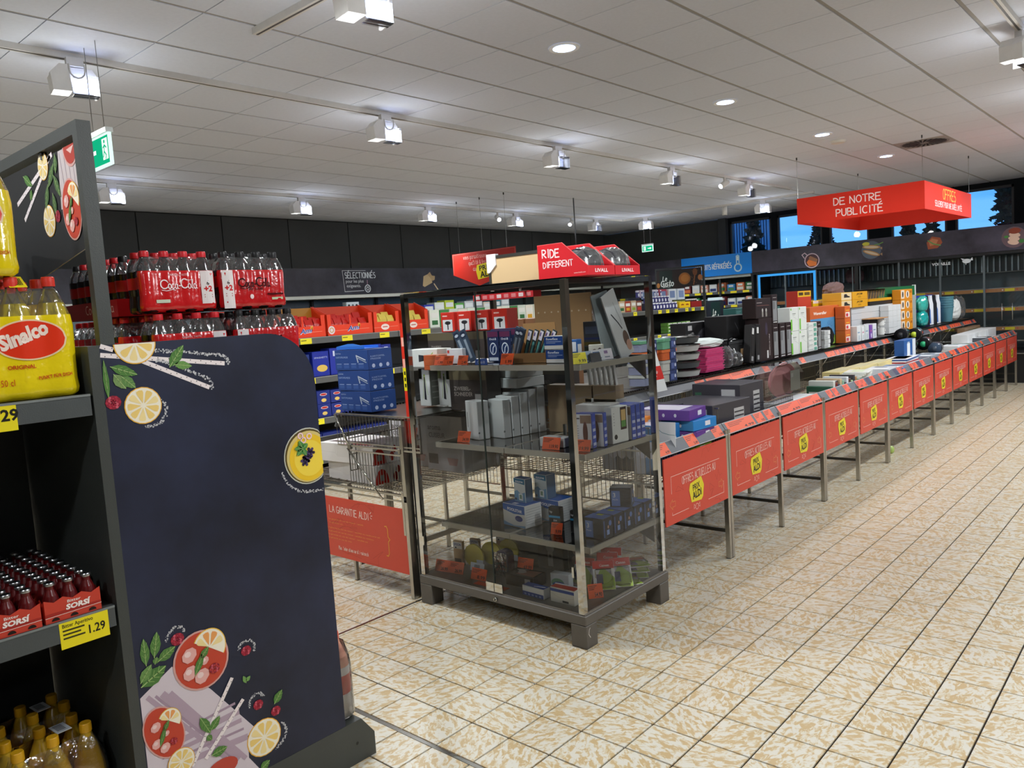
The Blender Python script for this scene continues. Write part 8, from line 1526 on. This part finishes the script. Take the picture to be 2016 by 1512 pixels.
m = M('card'); F = FY(0, 14.226, 0); m.text(F, -6.17, 1.955, .03, 'Poisson', '#a9d2ee', 1, width=.20); m.text(F, -3.42, 1.90, .045, 'VOLAILLE', '#dfe6ea', 1, bold=.03, width=.27); m.ell(F, -2.92, 1.935, .06, .035, '#dfe6ea', 1); m.poly(F, [(-2.88, 1.94), (-2.84, 1.99), (-2.83, 1.94)], '#dfe6ea', 1); m.poly(F, [(-2.97, 1.94), (-3.00, 1.985), (-2.95, 1.97)], '#dfe6ea', 1); m.stroke(F, [(-2.93, 1.91), (-2.93, 1.88)], .01, '#dfe6ea', 1); m.build('door_lettering', FR, world=True)
blob('hanging_mesh_bag', 'dark mottled filled sack hanging inside the fridge bank', 'sack', -4.75, 14.6, 1.71, .16, .10, .13, '#5a4448', 'fabric', 91, jag=.05)
blob('mottled_sack', 'brown mottled sack lying behind the yellow shoe boxes', 'sack', -3.18, 9.05, 1.514, .07, .28, .09, '#6f5a58', 'fabric', 92, jag=.1)
CL = thing('open_cooler', 'open cooler shelving with yellow price labels under the blue header', 'cooler', (-8.2, 14.6, 0))
m = M('painted'); m.box(-9.9, 14.9, 0, -6.52, 15.03, 2.04, '#6a777a'); m.box(-9.9, 14.3, 0, -6.52, 14.9, .4, '#2a2d2e'); m.box(-9.9, 14.22, 1.985, -6.52, 14.9, 2.038, '#aab0aa'); m.build('cooler_body', CL, world=True)
for x in (-7.19, -8.4): m = M('metal'); m.box(x-.02, 14.28, .4, x+.02, 14.32, 1.98, '#6a7074'); m.build('upright', CL, world=True)
for z in (1.735, 1.465, 1.19, .9):
    m = M('painted'); m.box(-9.88, 14.34, z-.02, -6.53, 14.9, z, '#4a5052'); m.box(-9.88, 14.325, z-.052, -6.53, 14.34, z, '#54585a'); F = FY(0, 14.325, z-.05)
    for k in range(13): m.rect(F, -9.8+.255*k, .004, -9.8+.255*k+.13, .046, '#efdf2a', 1)
    m.build('shelf', CL, world=True)
    for k in range(8 if z > 1 else 0):
        x = -7.96+.19*k; rnd = random.Random(k+int(z*100)); c = rnd.choice(('#dfe6ea', '#3f8fd0', '#2f7a4a', '#e6855a', '#e9e4da', '#7a2f35', '#cfd8dc', '#e0a08a'))
        product('chilled_pack', 'chilled pack %s from the left on the %s shelf of the open cooler' % (ORD[k], {1.735: 'top', 1.465: 'second', 1.19: 'third', .9: 'fourth'}[z]), 'food pack', x, 14.45, z+.0005, .155, .12, rnd.choice((.15, .17, .13)), c, bbox(('y', .1, .1, .9, .45, rnd.choice(('#e9e6dc', '#2c3f7a', '#e07a4a', '#4a8a5a'))), ('y', .2, .6, .8, .85, '#eef0f0')), group='chilled packs in the open cooler')
# small things
m = M('card'); m.prism([(0, 0), (.14, 0), (.0, .30)], 'x', -.004, .004, '#e9ece9'); m.poly(FX(.004, 0, 0), [(0, .08), (.105, .08), (.062, .17), (0, .17)], '#d9322a', 1); m.text(FX(.004, 0, 0), .012, .10, .03, 'PE', '#f6dcd8', 2, bold=.02, rot=70)
slocal(m, 'paper_pennant', 'red and white pointed paper flag standing on the first table right beside the cabinet', 'paper flag', (-2.70, 4.41, 1.02), 0)
blob('lost_ball', 'small pale green ball lying under the tables in the aisle row', 'ball', -2.32, 8.02, .0, .035, .035, .035, '#a9c46a', 'plastic', 99, n=12, k=8, jag=0)
